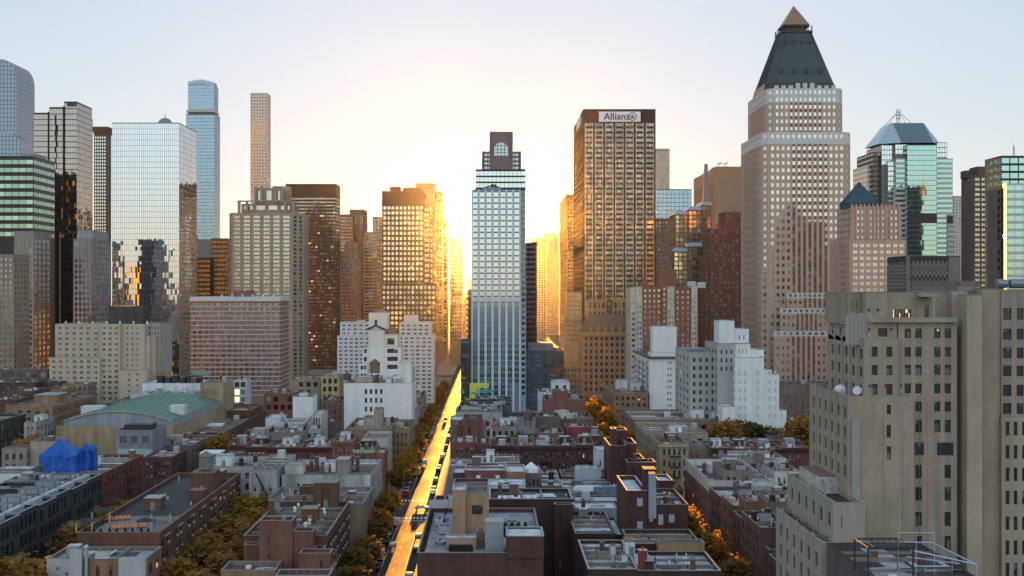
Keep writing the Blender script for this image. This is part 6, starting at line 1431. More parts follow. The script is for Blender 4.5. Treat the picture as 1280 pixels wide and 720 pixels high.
B=Bld('brick_house','low dark house with patched silver roof below the grey roof studio','house'); Y=284; B.block(fx(719,Y),fx(770,Y),Y,Y+28,0,15.5,W_(BRICK_D),R_SILV,par=.9,f=FW(5)); B.block(fx(771,Y+2),fx(783,Y+2),Y+6,Y+28,0,14,W_(BRICK_D),R_SILV,par=.5); vents(B,fx(724,Y),fx(765,Y),Y+2,Y+26,14.6,8,75); B.finish()
B=Bld('brick_house','front dark brick house with weathered silver roof and pipes at the bottom edge','house'); Y=243; Zf=16.6; B.block(fx(735,Y),fx(797,Y),Y,Y+28,0,Zf,W_(BRICK_D),roofm(.46,.48,.52,.45),par=.7,cope=COPE_M,f=FW(4)); 
for k in range(6): 
    x=fx(742+k*9.5,Y); B.part('roof_post','rp%d'%k).cyl(x,Y+4+(k%3)*7,Zf-.7,Zf+1.2,.06,DARKST,5)
vents(B,fx(740,Y),fx(792,Y),Y+2,Y+24,Zf-.7,6,76); bulkhead(B,fx(783,Y+12),fx(795,Y+12),Y+14,Y+18,Zf-.7,3.2,STUC_W,DARKST); chimney(B,fx(766,Y+16),Y+16,Zf-.7,2.0,1.0,STUC_W); chimney(B,fx(780,Y+9),Y+8,Zf-.7,1.8,1.1,STUC_W); B.finish()
B=Bld('brick_house','front dark brick house with red chimney and tan parapet at the bottom edge','house'); Zf=16.3; B.block(fx(797.5,Y),fx(820,Y),Y,Y+20,0,Zf,W_(BRICK_D),R_SILV,par=.7); B.block(fx(820.2,Y),43.6,Y,Y+18,0,Zf,W_(BRICK_D),roofm(.50,.52,.56,.4),par=.8,cope=COPE_M,r=FW(5)); chimney(B,fx(803,Y+2),Y+2,Zf-.7,4.2,1.6,(.22,.06,.05)); bulkhead(B,fx(808,Y),fx(818,Y),Y+.6,Y+5,Zf-.7,2.4,BRICK_D,None,False)
B.block(fx(822,263),43.55,Y+18.1,Y+22,0,Zf+1.6,W_((.33,.22,.12)),R_GREY,par=.4); B.block(fx(785,268),43.5,Y+22.1,Y+38,0,17.0,W_(BRICK_D),R_SILV,par=.9,r=FW(4),f=None); B.part('roof_hatch').box(fx(824,276),fx(845,276),270,271.4,16.12,16.4,DARKST); vents(B,fx(800,Y),40,Y+3,Y+16,Zf-.75,9,77); B.finish()
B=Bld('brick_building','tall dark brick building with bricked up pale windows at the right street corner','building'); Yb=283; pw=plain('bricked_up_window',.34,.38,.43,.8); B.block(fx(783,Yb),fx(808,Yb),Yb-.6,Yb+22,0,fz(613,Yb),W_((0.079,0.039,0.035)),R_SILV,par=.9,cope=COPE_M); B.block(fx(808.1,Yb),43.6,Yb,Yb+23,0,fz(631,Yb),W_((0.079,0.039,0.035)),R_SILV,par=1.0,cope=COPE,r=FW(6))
for (a,b,t,u) in ((796,803,622,632),(796,803,651,660),(812,816,643,652),(823,829,643,656),(836,843,643,653)): B.part('blocked_window','bw%d%d'%(a,t)).box(fx(a,Yb),fx(b,Yb),Yb-.68 if a<806 else Yb-.07,Yb-.61 if a<806 else Yb-.005,fz(u,Yb),fz(t,Yb),pw)
B.part('chimney_breast').box(fx(810.5,Yb),fx(820,Yb),Yb-.3,Yb+3,fz(631,Yb)-3,fz(592,Yb),wall(.30,.34,.38,.1,course=False)); B.part('chimney_breast','cb2').box(fx(805,Yb),fx(810.3,Yb),Yb-.2,Yb+4,fz(631,Yb)-3,fz(588,Yb),W_(BRICK_D)); B.part('chimney_cap').box(fx(804.5,Yb),fx(820.5,Yb),Yb-.5,Yb+4.2,fz(588,Yb)+.01,fz(586,Yb),DARKST)
B.block(40,43.5,Yb+23.1,Yb+33,0,fz(616,Yb)-.8,W_(BRICK_D),R_SILV,par=.5); vents(B,36,42,Yb+3,Yb+20,fz(631,Yb)-1,5,78); B.finish()
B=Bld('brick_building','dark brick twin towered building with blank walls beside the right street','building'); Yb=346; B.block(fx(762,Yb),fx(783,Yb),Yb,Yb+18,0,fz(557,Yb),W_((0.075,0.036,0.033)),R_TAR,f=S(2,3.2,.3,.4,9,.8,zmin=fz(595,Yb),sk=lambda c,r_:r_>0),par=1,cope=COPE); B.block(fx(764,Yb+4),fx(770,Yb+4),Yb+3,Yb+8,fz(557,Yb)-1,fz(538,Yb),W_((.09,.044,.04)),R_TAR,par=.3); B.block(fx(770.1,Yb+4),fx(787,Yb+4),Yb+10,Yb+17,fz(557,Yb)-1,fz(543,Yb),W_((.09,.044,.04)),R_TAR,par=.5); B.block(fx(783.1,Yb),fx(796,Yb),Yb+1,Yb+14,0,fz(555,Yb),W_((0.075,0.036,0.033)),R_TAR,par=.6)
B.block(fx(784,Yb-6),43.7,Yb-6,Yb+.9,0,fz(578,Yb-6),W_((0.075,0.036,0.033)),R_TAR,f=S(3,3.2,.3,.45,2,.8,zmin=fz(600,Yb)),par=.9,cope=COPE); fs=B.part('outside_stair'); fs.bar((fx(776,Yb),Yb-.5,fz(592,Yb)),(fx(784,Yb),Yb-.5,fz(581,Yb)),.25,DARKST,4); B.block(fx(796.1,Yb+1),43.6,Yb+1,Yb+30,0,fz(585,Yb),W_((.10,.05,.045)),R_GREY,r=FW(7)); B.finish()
B=Bld('white_house','narrow white rear house with red door between row houses and twin towered building','house',gm=G_DARK); Y=380; B.block(fx(745,Y),fx(762,Y),Y,Y+10,0,fz(563,Y),wall(.50,.54,.57,.1,course=False),R_SILV,f=S(2,3.4,.3,.5,3,.6,style='sash'),par=.5); B.part('door').box(fx(757,Y),fx(761,Y),Y-.06,Y-.005,fz(592,Y),fz(580,Y),plain('red_door',.25,.04,.04,.5)); B.finish()
B=Bld('roof_house','low brown shed roof in front of the brownstone row in the centre block','shed'); Y=362; B.block(fx(702.5,Y),fx(762,Y),Y,Y+14,0,fz(596,Y),W_((.13,.09,.08)),R_MID,par=.6); vents(B,fx(705,Y),fx(760,Y),Y+1,Y+13,fz(596,Y)-.6,8,79); B.finish()
# centre row houses on the avenue
Y=425
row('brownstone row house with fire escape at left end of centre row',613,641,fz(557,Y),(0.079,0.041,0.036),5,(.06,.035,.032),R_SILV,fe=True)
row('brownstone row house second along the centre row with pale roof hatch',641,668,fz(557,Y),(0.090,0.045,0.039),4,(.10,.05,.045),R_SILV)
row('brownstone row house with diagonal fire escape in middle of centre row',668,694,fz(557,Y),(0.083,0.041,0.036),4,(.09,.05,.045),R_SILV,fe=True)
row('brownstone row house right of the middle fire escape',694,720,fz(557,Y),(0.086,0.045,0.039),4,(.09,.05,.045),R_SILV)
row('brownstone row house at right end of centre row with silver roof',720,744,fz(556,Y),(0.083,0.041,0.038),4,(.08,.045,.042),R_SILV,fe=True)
gen('red brick corner house with flat silver roof edge beside sunlit street',566,595,553,424.5,16,(.16,.07,.055),R_SILV,4,l=True,seed=80,clut=3)
gen('dark red brick link house left of the centre brownstones',595.5,612.5,555,425,16,(.13,.06,.05),R_TAR,3,seed=81,clut=3)
B=Bld('brick_building','square brown brick tower house with single window above centre roofs','house',gm=G_DARK); Y=452; B.block(fx(579,Y),fx(604,Y),Y,Y+14,0,fz(523,Y),W_((.15,.075,.062)),R_TAR,f=S(2,3.4,.26,.5,3.4,.8,sk=lambda c,r_:r_!=0 or c==1),par=.6); 
for px in (583,599): B.part('turret','tu%d'%px).cyl(fx(px,Y),Y+4,fz(523,Y)-.6,fz(519.5,Y),1.0,W_((.12,.06,.05)),8)
B.block(fx(571,Y),fx(578.8,Y),Y+1,Y+12,0,fz(531,Y),W_((.13,.06,.05)),R_TAR,par=.4); B.block(fx(562,Y+8),fx(578,Y+8),Y+13,Y+30,0,fz(527,Y+8),W_((.2,.17,.16)),R_SILV,par=.4); B.finish()
gen('low house with pale roofs and tan wall behind the windsock pole',604.5,646,533,470,22,(.28,.24,.20),R_SILV,5,seed=82,bh=.5,clut=8)
gen('sage grey rendered block with flat cluttered roof above centre roofs',569,628,515,560,26,(.33,.36,.35),R_SILV,8,f=False,seed=83,clut=10,l=True)
gen('pale grey shed with roof hatches beside the brown brick tower house',636,648,526,482,16,(.40,.43,.46),R_SILV,2,f=False,seed=84,clut=1)
gen('red brick warehouse with stepped parapet near the orange trees',681,732,500,540,26,(.19,.085,.075),R_SILV,6,f=False,seed=85,r=True,clut=4)
gen('raised red brick stair block on the warehouse near the orange trees',692,710,489,541,12,(.19,.085,.075),R_GREY,2,f=False,r=False,seed=86,clut=1)
gen('white painted rear block with blue shade behind the red brick warehouse',674,712,490,570,20,(.50,.55,.60),R_SILV,5,f=False,seed=87,clut=5)
gen('tall white stair block behind the red brick warehouse',690,712,477,580,12,(.55,.58,.62),R_SILV,2,seed=88,clut=2)
gen('dark flat house with white roof panel by the red brick warehouse',671,700,521,470,14,(.12,.09,.085),R_SILV,4,f=False,seed=89,clut=6)
gen('white stair head house with dark door beside the dark flat house',694,712,515,488,8,(.48,.50,.47),R_SILV,2,seed=90,clut=1)
gen('dark roof house along the right street behind the brownstones',700,742,524,486,22,(.13,.09,.08),R_GREY,5,f=False,seed=91,clut=6)
gen('low house with white skylights behind the brownstones',672,705,542,452,16,(.16,.11,.10),R_SILV,4,f=False,seed=92,clut=8)
gen('dark maroon painted cube house with pale roof by the right street',708,736,534,458,12,(.20,.05,.065),R_SILV,3,f=False,seed=93,clut=2)
gen('dark brick corner house beside the right street trees',736.5,755,545,450,20,(.10,.05,.045),R_SILV,3,seed=94,clut=3)
gen('dark recessed brick house in the shadow by the construction site',640,680,548,500,14,(.10,.05,.05),R_TAR,4,seed=95,clut=0,f=False)
gen('dark low workshop beside the sunlit street below the construction site',574,640,507,600,20,(.10,.10,.105),R_TAR,6,seed=96,clut=12,f=False)
B=Bld('construction_frame','half built block with bright yellow sheathing and teal panels','construction site'); Y=655; X=lambda p:fx(p,Y); Z=lambda p:fz(p,Y); ye=plain('yellow_sheathing',.62,.62,.10,.6,var=.15); te=plain('teal_panel',.05,.36,.28,.5)
B.block(X(580),X(640),Y+3,Y+22,0,Z(500),wall(.09,.09,.10),R_TAR,par=.3); p_=B.part('yellow_wall'); p_.box(X(587),X(611),Y+.6,Y+1.2,Z(485),Z(479),ye); p_.box(X(587),X(594.5),Y+.6,Y+1.2,Z(498),Z(485)-.01,ye); p_.box(X(594.5),X(596),Y+.6,Y+1.2,Z(492),Z(485)-.01,ye); 
p_=B.part('teal_panels'); p_.box(X(589),X(594),Y+.4,Y+.58,Z(492),Z(490),te); p_.box(X(600),X(610),Y+.3,Y+.9,Z(491),Z(487),te); p_.box(X(611),X(618),Y+.3,Y+.9,Z(491),Z(487.5),te); p_.box(X(575),X(580),Y+.3,Y+.9,Z(492),Z(487),te)
sc=B.part('scaffold')
for k in range(9): sc.bar((X(594)+k*1.9,Y+2,10),(X(594)+k*1.9,Y+2,Z(488)),.09,DARKST,4)
for k in range(4): sc.bar((X(594),Y+2,Z(488)-k*2.2),(X(594)+15.2,Y+2,Z(488)-k*2.2),.08,DARKST,4)
B.finish()

# ================================================================== right block
B=Bld('brick_building','brick corner building with tall white parapet band and silver roof','building'); wp=wall(.50,.47,.44,.1,streak=.3); Z=20.5
B.block(56,72,329,370,0,17.6,W_((.20,.10,.075)),R_SILV,par=0,l=S(10,3.5,.42,.6,1.2,.6,zmin=.6,style='sash')); B.block(56,72,329.0,370,17.61,Z,wp,roofm(.58,.59,.61,.2),par=1.6,cope=COPE_M)
bulkhead(B,64,67,338,341,18.9,3.4,STUC_W); vents(B,58,70,332,366,18.9,10,101); B.part('green_roof_mat').box(64,70,362,368,18.904,19.1,plain('green_tarp',.06,.25,.18,.6)); B.finish()
for i,(y0,y1,Z,c,lb) in enumerate([(312,328.9,18.9,(.12,.07,.06),'dark brick street house beside the white parapet corner'),(296,311.9,19.6,(.20,.11,.08),'brick street house with gabled stone parapets by the right street'),(276,295.9,18.4,(.13,.065,.055),'dark brick street house with hedge terrace on top'),(258,275.9,17.2,(.12,.06,.05),'dark brick street house with white flat roof below the hedge'),(240,257.9,16.4,(.09,.045,.04),'nearest dark brick street house left of the stone tower')]):
    B=Bld('brick_house',lb,'house','brick houses along the right street'); B.block(56,76,y0+.05,y1,0,Z,W_(c),R_SILV if i!=2 else R_TAR,l=FW(5,3.3),f=FW(4) if i>2 else None,par=.9,cope=COPE); vents(B,58,74,y0+1,y1-1,Z-.9,5,110+i)
    if i==1:
        for k in range(2): B.part('gable_parapet','gp%d'%k).box(55.8,57.2,299+k*6,302+k*6,Z+.13,Z+1.2,wp)
    if i==0: bulkhead(B,66,70,316,320,Z-.9,3.0,STUC_W)
    B.finish()
def gr(lb,pl,pr,pt,Y,dep,c,rm,seed,bh=None,clut=7,**k): return gen(lb,pl,pr,pt,Y,dep,c,rm,max(3,int((pr-pl)/8)),seed=seed,clut=clut,bh=bh,l=True,r=False,**k)
gr('dark grey stair tower house standing above right block roofs',924,936,608,316,8,(.10,.10,.115),R_SILV,121,f=False,clut=1)
gr('pale stucco house with black fire stair in the right block',938,968,597,336,22,(.48,.46,.43),R_SILV,122)
gr('white walled house with silver roofs behind the pale stucco house',968,1000,589,345,22,(.52,.52,.51),R_SILV,123,bh=.4)
gr('low brown house full of vents right of the white parapet corner',904,940,588,330,16,(.22,.18,.16),R_SILV,124,bh=.3,clut=10)
gr('silver roofed house with row of dormers behind the white parapet corner',912,982,573,372,18,(.30,.26,.24),R_SILV,125,clut=14)
gr('grey house with blue white sloped roofs beside the stone tower',936,1000,622,300,12,(.36,.38,.41),R_SILV,126,bh=.2,f=False)
gr('orange lit brick roof house with glass door beside the hedge terrace',933,965,627,290,9,(.22,.12,.075),R_TAR,127,clut=3)
gr('low silver roof with cooling units left of the stone tower',960,1010,628,286,16,(.2,.17,.16),R_SILV,128,clut=8,f=False)
gr('low pale roof house in the dark right block corner',950,990,660,262,20,(.12,.07,.06),R_SILV,129,clut=6,f=False)
Y=425
row('dark brick row house with white arched windows right of the tan corner building',888,914,fz(560,Y),(.10,.06,.052),4,(.06,.035,.03),R_SILV,hoods='arch')
row('oxblood row house in the middle of the right avenue row',914,945,fz(561,Y),(.13,.05,.045),6,(.07,.03,.028),R_SILV)
row('oxblood row house with vents next to the mint apartment block',945,978,fz(561,Y),(.13,.05,.045),6,(.07,.03,.028),R_MID)
row('oxblood row house at the right end by the stone tower',978,1012,fz(560,Y),(.12,.05,.045),6,(.07,.03,.028),R_TAR)
B=Bld('apartment_building','tan brick corner apartment building with fire escapes on the right avenue','apartment building'); Zc=fz(555,Y); w_=W_((.29,.23,.155)); B.block(56,fx(861,Y),Y,Y+34,0,Zc,w_,R_MID,f=FW(5,3.6,wf=.42),l=FW(10,3.6),par=1.0,cope=COPE); fire_escape(B,59,63,Y,[3.6,7.2,10.8,14.2],'f1'); fire_escape(B,435,440,56,[3.6,7.2,10.8,14.2],'f2',axis='y',side=-1); B.part('cornice').box(55.6,fx(861,Y),Y-.6,Y-.01,Zc-1,Zc-.2,W_((.36,.3,.2))); vents(B,58,66,Y+3,Y+30,Zc-1,10,131); bulkhead(B,60,64,440,445,Zc-1,2.8,BROWN); B.finish()
B=Bld('brick_building','brown brick building with grey gabled roofs right of the tan corner building','building'); B.block(fx(861.5,Y),fx(887.5,Y),Y+1,Y+22,0,fz(563,Y),W_((.16,.10,.085)),R_MID,f=FW(4,3.6)); rg=B.part('gable_roof')
for k in range(2):
    a=fx(862+k*13,Y); extrude(rg,[(a,fz(563,Y)),(a+3.3,fz(563,Y)),(a+1.65,fz(556,Y))],Y+3,Y+20,plain('slate_grey',.17,.16,.165,.7))
vents(B,fx(864,Y),fx(886,Y),Y+3,Y+20,fz(563,Y)-.9,6,132); B.finish()
B=Bld('brick_building','weathered tan street building with white roof behind the tan corner building','building'); B.block(56,78,460,500,0,17.6,W_((.30,.25,.18)),R_SILV,l=FW(11,3.4),f=FW(4)); vents(B,58,76,462,498,16.7,12,133); bulkhead(B,66,70,470,475,16.7,2.5,STUC_W); B.finish()
B=Bld('brick_building','brown brick street building with sloping white roofs below the balconied white block','building'); B.block(56,96,501,545,0,18.2,W_((.22,.13,.10)),R_SILV,l=FW(12,3.4),f=FW(8)); vents(B,58,92,503,540,17.3,14,134); bulkhead(B,80,85,512,517,17.3,4,STUC_W); bulkhead(B,88,92,512,516,17.3,3,STUC_W); B.finish()
B=Bld('brick_building','brown brick corner building with white roof towers among the orange trees','building'); B.block(57,73.4,598,655,0,21,W_((.24,.15,.10)),R_MID,l=FW(14,3.4),f=FW(6)); bulkhead(B,61,66,620,628,20.1,5,STUC_W); bulkhead(B,67,72,618,624,20.1,4,STUC_W); vents(B,59,72,603,650,20.1,8,135); B.finish()
gen('low dark brick rear block behind the right avenue row',892,960,552,462,26,(.14,.09,.08),R_TAR,8,f=False,seed=136,clut=18)
gen('dark grey roofed block behind the right end of the avenue row',960,1010,545,470,26,(.15,.12,.12),R_GREY,6,f=False,seed=137,clut=14)
gen('rust brick building seen between the mint block and the stone tower',984,1030,527,540,20,(.24,.12,.08),R_TAR,5,seed=138,clut=5)

# ================================================================== stone tower on the right
B=Bld('apartment_tower','tan stone setback apartment tower with fluted corners in the right foreground','apartment tower',gm=glass('tower_room_glass',(.62,.85,.88),.10,.06,.16,(.16,.22,.21),(.010,.012,.014),lit=.004,lite=.1),fm=FRAME_D)
st=wall(.315,.258,.195,.16,streak=.16); stl=wall(.30,.27,.24,.08,streak=.14); FL=wall(.32,.295,.265,.06,streak=.12)
def R(*ts): return lambda Y:[(fz(t+h,Y),fz(t,Y)) for t,h in ts]
ZG=0
def left_face(x,y0,y1,n,zt,rows,key,off=.45):
    pitch=(y1-y0)/n
    for i in range(n+1):
        yy=y0+i*pitch; q=B.part('pilaster','%s%d'%(key,i)); q.box(x-.16,x-.012,yy-.34 if i else yy+.02,yy+.34 if i<n else yy-.02,0,zt+off*(1+(i%2)),FL)
# tier 1 (lowest) and 2
Y1,Y2,Y3,Y4=216,218,226,227
x1=fx(1027,Y1); zt1=fz(657,232); B.block(x1,fx(1079,Y1),Y1,250,0,zt1,stl,R_TAR,l=S(6,4.0,.34,.62,2.2,.8,zmin=2,style='sash',rec=.35),f=S(4,4.0,.16,.6,2.2,.8,zmin=2,style='sash',sk=lambda c,r:c!=0),par=.9,cope=stl); left_face(x1,Y1,250,6,zt1,None,'p1')
x2=fx(1043,Y2); zt2=fz(629,Y2); B.block(x2,fx(1081,Y2),Y2,252,zt1-.9,zt2,stl,R_TAR,l=S(6,3.95,.34,.62,2.0,.8,style='sash',rec=.35),f=S(4,4,.16,.6,2,.8,style='sash',sk=lambda c,r:c!=0),par=.9,cope=stl); left_face(x2,Y2,252,6,zt2,None,'p2')
x3=fx(1062,Y3); zt3=fz(496,Y3); rows3=[(506,14),(531,16),(558,16.5),(587,17),(616,17),(646,18),(676,18)]
B.block(x3,fx(1142,Y3),Y3,254,0,zt3,st,R_TAR,l=S(6,3.5,.34,.6,2.0,.8,zmin=zt2,style='sash',rec=.35),f=S(4,3,.30,.6,1,.5,rows=R((506,12),(531,16),(558,17))(Y3),sk=lambda c,r:c!=2,style='sash',rec=.4),par=.9,cope=stl); left_face(x3,Y3,254,6,zt3,None,'p3')
B.block(fx(1064,Y3),fx(1074,Y3),Y3-.5,Y3-.01,0,fz(525,Y3),stl,None,par=0)
x4=fx(1082,Y4); zt4=fz(424,Y4); B.block(x4,fx(1123,Y4),Y4,252,zt3-.9,zt4,st,R_TAR,l=S(5,3.25,.36,.58,1.8,.6,style='sash',rec=.35),f=S(2,3,.42,.6,1,.3,rows=R((433.5,12.5),(456.5,12.5),(480,13.5))(Y4),style='case',rec=.4),par=.9,cope=stl); left_face(x4,Y4,252,5,zt4,None,'p4')
# top tier with fluted prow, terrace and penthouse
Y5=228; zt5=fz(403,Y5)
x5=fx(1087,Y5); B.block(x5,fx(1123,Y5),Y5+.8,250,zt4-.9,zt5,st,R_GREY,f=S(1,4,.55,.5,1,1.2,rows=R((410.5,10.5))(Y5),rec=.5,mat=G_DARK,style='grid'),par=.6,cope=stl)
B.block(fx(1068,Y5+6),x5-.05,Y5+6,252,zt4-.9,zt5+.2,stl,R_TAR,l=S(3,3.3,.36,.6,1.5,.5,style='sash'),par=.9)
pr=B.part('fluted_prow')
for k in range(6): pr.cyl(fx(1066,Y5)+.5+k*.58,Y5+4.6-k*.62,zt4-1.2,fz(394.5,Y5)+(k%2)*.35,.55,FL,8)
# main body
Ym=228.5; cols=lambda *c:c
body_rows=R((410.7,12),(434,12),(456,12.5),(479.3,12.5),(502,12.5),(524.7,16))(Ym); low_rows=R((581,17),(609,17),(640,18),(670,18),(698,18))(Ym); wide_rows=R((553,16))(Ym)
xa,xb=fx(1123.1,Ym),fx(1196,Ym)
spd=wall(.26,.235,.205,.12,streak=.2)
def strip(pl,pr,z0,z1,specs,Y,lst):
    x=fx(pl,Y)
    # consecutive vertical strips so each window column can sit where the photograph has it
    for (a,b,rows,style) in lst:
        B.block(fx(a,Y)+.004,fx(b,Y),Y,Y+.6,z0,z1,st,None,f=S(1,3,.78,.6,1,.02,rows=rows,style=style,rec=.42,sp={0},spm=spd) if rows else None,par=0)
zt=fz(366,Ym)
strip(1123.1,1196,0,zt5,.66,Ym,[(1123.1,1129.4,None,None),(1129.4,1140,body_rows[:] ,'case'),(1140,1142.6,None,None),(1142.6,1153.6,body_rows+low_rows,'case'),(1153.6,1166.2,None,None),(1166.2,1177,body_rows,'case'),(1177,1179.4,None,None),(1179.4,1190,body_rows+low_rows,'case'),(1190,1196,None,None)])
B.block(xa,xb,Ym+.61,256,0,zt5,st,R_GREY,par=0)
for (a,b) in ((1143,1155),(1171,1192)):
    pane_geom(B.part('wide_window','ww%d'%a),(fx(a,Ym),Ym-.02,wide_rows[0][0]),0,fx(b,Ym)-fx(a,Ym),wide_rows[0][1]-wide_rows[0][0],'grid',B.gm,FRAME_D)
B.block(fx(1078,195),fx(1205,195),176,215.5,0,27.0,wall(.10,.09,.085),R_TAR,par=.3,cope=FRAME_D)
bal=B.part('terrace_parapet'); bal.box(fx(1087,Y5),fx(1196,Y5),Y5-.35,Y5+.2,zt5+.01,zt5+.9,st)
Yp=233; ztp=fz(366,Yp); B.block(fx(1065.5,Yp),fx(1082,Yp),Yp+3,252,zt5-.6,ztp,wall(.30,.245,.18,.1),R_GREY,f=S(2,5,.16,.26,1.6,.5,style='sash'),par=.4)
B.block(fx(1082.1,Yp),fx(1110,Yp),Yp,252,zt5-.6,ztp,st,R_GREY,par=.4); B.block(fx(1110.1,Yp),fx(1147,Yp),Yp+.3,252,zt5-.6,ztp,st,R_GREY,f=S(6,5,.86,.42,3.0,1.0,style='case',rec=.4,mat=glass('penthouse_glass',(.8,.85,.85),.2,.1,.5,(.3,.24,.16),(.02,.02,.02),lit=.2,lite=.35)),par=.4); B.block(fx(1147.1,Yp),fx(1196,Yp),Yp,252,zt5-.6,ztp,st,R_GREY,f=S(4,6,.55,.5,2.2,1,mat=G_DARK,sk=lambda c,r:c!=0),par=.4)
cf=B.part('terrace_frame'); cf.box(fx(1157.5,Yp),fx(1161,Yp),Yp-3.4,Yp-3.0,zt5,fz(371,Yp),stl); cf.box(fx(1146,Yp),fx(1163,Yp),Yp-3.5,Yp-.02,fz(371,Yp)+.01,fz(369,Yp),stl)
# bay, re-entrant corner and right wing
B.block(xb+.05,fx(1209,231),231,256,0,fz(364,231),stl,R_GREY,par=.4); B.block(fx(1209,226.5),fx(1228,226.5),226.5,256,0,fz(369,226.5),wall(.35,.285,.21,.08,streak=.16),R_GREY,par=.4)
B.block(fx(1228.2,230),fx(1252,230),230,262,0,fz(361.5,230),st,R_GREY,par=.4)
rw=R((385,14.5),(411,13.5),(434.5,13.5),(457,13.5),(481,14),(504,13.5))(229.5); rl=R((527,17),(556,17),(584,17),(613,17),(645,17),(675,18),(703,17))(229.5)
for (a,b,rr,sty) in ((1252,1266,rw,'case'),(1266,1269.5,None,None),(1269.5,1281,rw,'case'),(1281,1300,None,None)): B.block(fx(a,229.5)+.004,fx(b,229.5),229.5,262,fz(520,229.5),fz(361.5,229.5),st,R_GREY,f=S(1,3,.80,.6,1,.02,rows=rr,style=sty,rec=.42,sp={0},spm=spd) if rr else None,par=0)
for (a,b,rr,sty) in ((1252,1255.5,None,None),(1255.5,1263.5,rl,'sash'),(1263.5,1265.5,None,None),(1265.5,1273.5,rl,'sash'),(1273.5,1276,None,None),(1276,1284,rl,'sash'),(1284,1300,None,None)): B.block(fx(a,229)+.004,fx(b,229),229,262,0,fz(520,229.5)-.01,st,R_GREY,f=S(1,3,.62,.6,1,.02,rows=rr,style=sty,rec=.42) if rr else None,par=0)
for px in (1104,1128,1155.5,1165): B.part('wall_joint','wj%d'%px).box(fx(px,Y3)-.03,fx(px,Y3)+.03,Y3-.03 if px<1142 else Ym-.03,Y3-.004 if px<1142 else Ym-.004,10,fz(505,Y3),wall(.2,.17,.13))
for (px,py) in ((1087,482),(1107,482),(1126,482),(1098,388),(1110,388),(1090,412),(1118,412)): B.part('wall_lamp','wlp%d%d'%(px,py)).box(fx(px-.9,Y4),fx(px+.9,Y4),(Y4-.25) if py>400 and py!=412 else Yp-.3 if py<400 else Y5+.5,(Y4-.005) if py>400 and py!=412 else Yp-.01 if py<400 else Y5+.79,fz(py+1.5,Y4),fz(py-1.5,Y4),DARKST)
zrw=fz(361.5,230); B.part('roof_railing').box(fx(1196,234),fx(1226,234),234,234.1,fz(364,231),fz(358,234),plain('rail_grey',.2,.2,.2,.5)); 
B.block(fx(1200,240),fx(1224,240),240,248,fz(366,240),fz(352,240),W_((.2,.17,.14)),R_TAR,f=S(2,8,.2,.5,1,1),par=.3)
dv=B.part('roof_duct'); 
for (a,b) in ((1246,1258),(1262,1286)): dv.bar((fx(a,236),236,zrw+1.0),(fx(b,236),236,zrw+1.0),.9,plain('duct_blue_grey',.20,.24,.28,.4,.4),10)
B.finish()
# ------------------------------------------------------------------ trees
def leafm(name,c,c2,tr=.45):
    m,nt,p=_new(name); r0=_rand(nt); nz=_noise(nt,.55,(1,1,1),3,.6)
    rd=nt.nodes.new('ShaderNodeMath'); rd.operation='MULTIPLY_ADD'; rd.inputs[1].default_value=.45; nt.links.new(r0.outputs[0],rd.inputs[0])
    n2=nt.nodes.new('ShaderNodeMath'); n2.operation='MULTIPLY_ADD'; n2.inputs[1].default_value=1.6; n2.inputs[2].default_value=-.52; nt.links.new(nz.outputs[0],n2.inputs[0]); nt.links.new(n2.outputs[0],rd.inputs[2])
    rc=_ramp(nt,rd.outputs[0],[(0,c),(.45,c2),(.75,tuple(x*.6 for x in c)),(1,tuple(min(1,x*1.35) for x in c))])
    nt.links.new(rc.outputs[0],p.inputs['Base Color']); p.inputs['Roughness'].default_value=.7; p.inputs['Specular IOR Level'].default_value=.2
    t=nt.nodes.new('ShaderNodeBsdfTranslucent'); nt.links.new(rc.outputs[0],t.inputs[0])
    mx=nt.nodes.new('ShaderNodeMixShader'); mx.inputs[0].default_value=tr
    nt.links.new(p.outputs[0],mx.inputs[1]); nt.links.new(t.outputs[0],mx.inputs[2])
    out=[n for n in nt.nodes if n.type=='OUTPUT_MATERIAL'][0]; nt.links.new(mx.outputs[0],out.inputs[0]); return m
LEAF={'orange':leafm('orange_leaves',(.52,.30,.05),(.42,.20,.03)),'rust':leafm('rust_leaves',(.46,.27,.075),(.32,.17,.045)),
'olive':leafm('olive_leaves',(.32,.21,.05),(.21,.14,.035)),'yellow':leafm('yellow_leaves',(.46,.29,.05),(.30,.17,.03)),'green':leafm('green_leaves',(.085,.11,.03),(.05,.07,.02)),'conifer':leafm('dark_conifer_needles',(.025,.04,.02),(.015,.025,.014),.1)}
BARK=plain('bark',.07,.05,.038,.9)
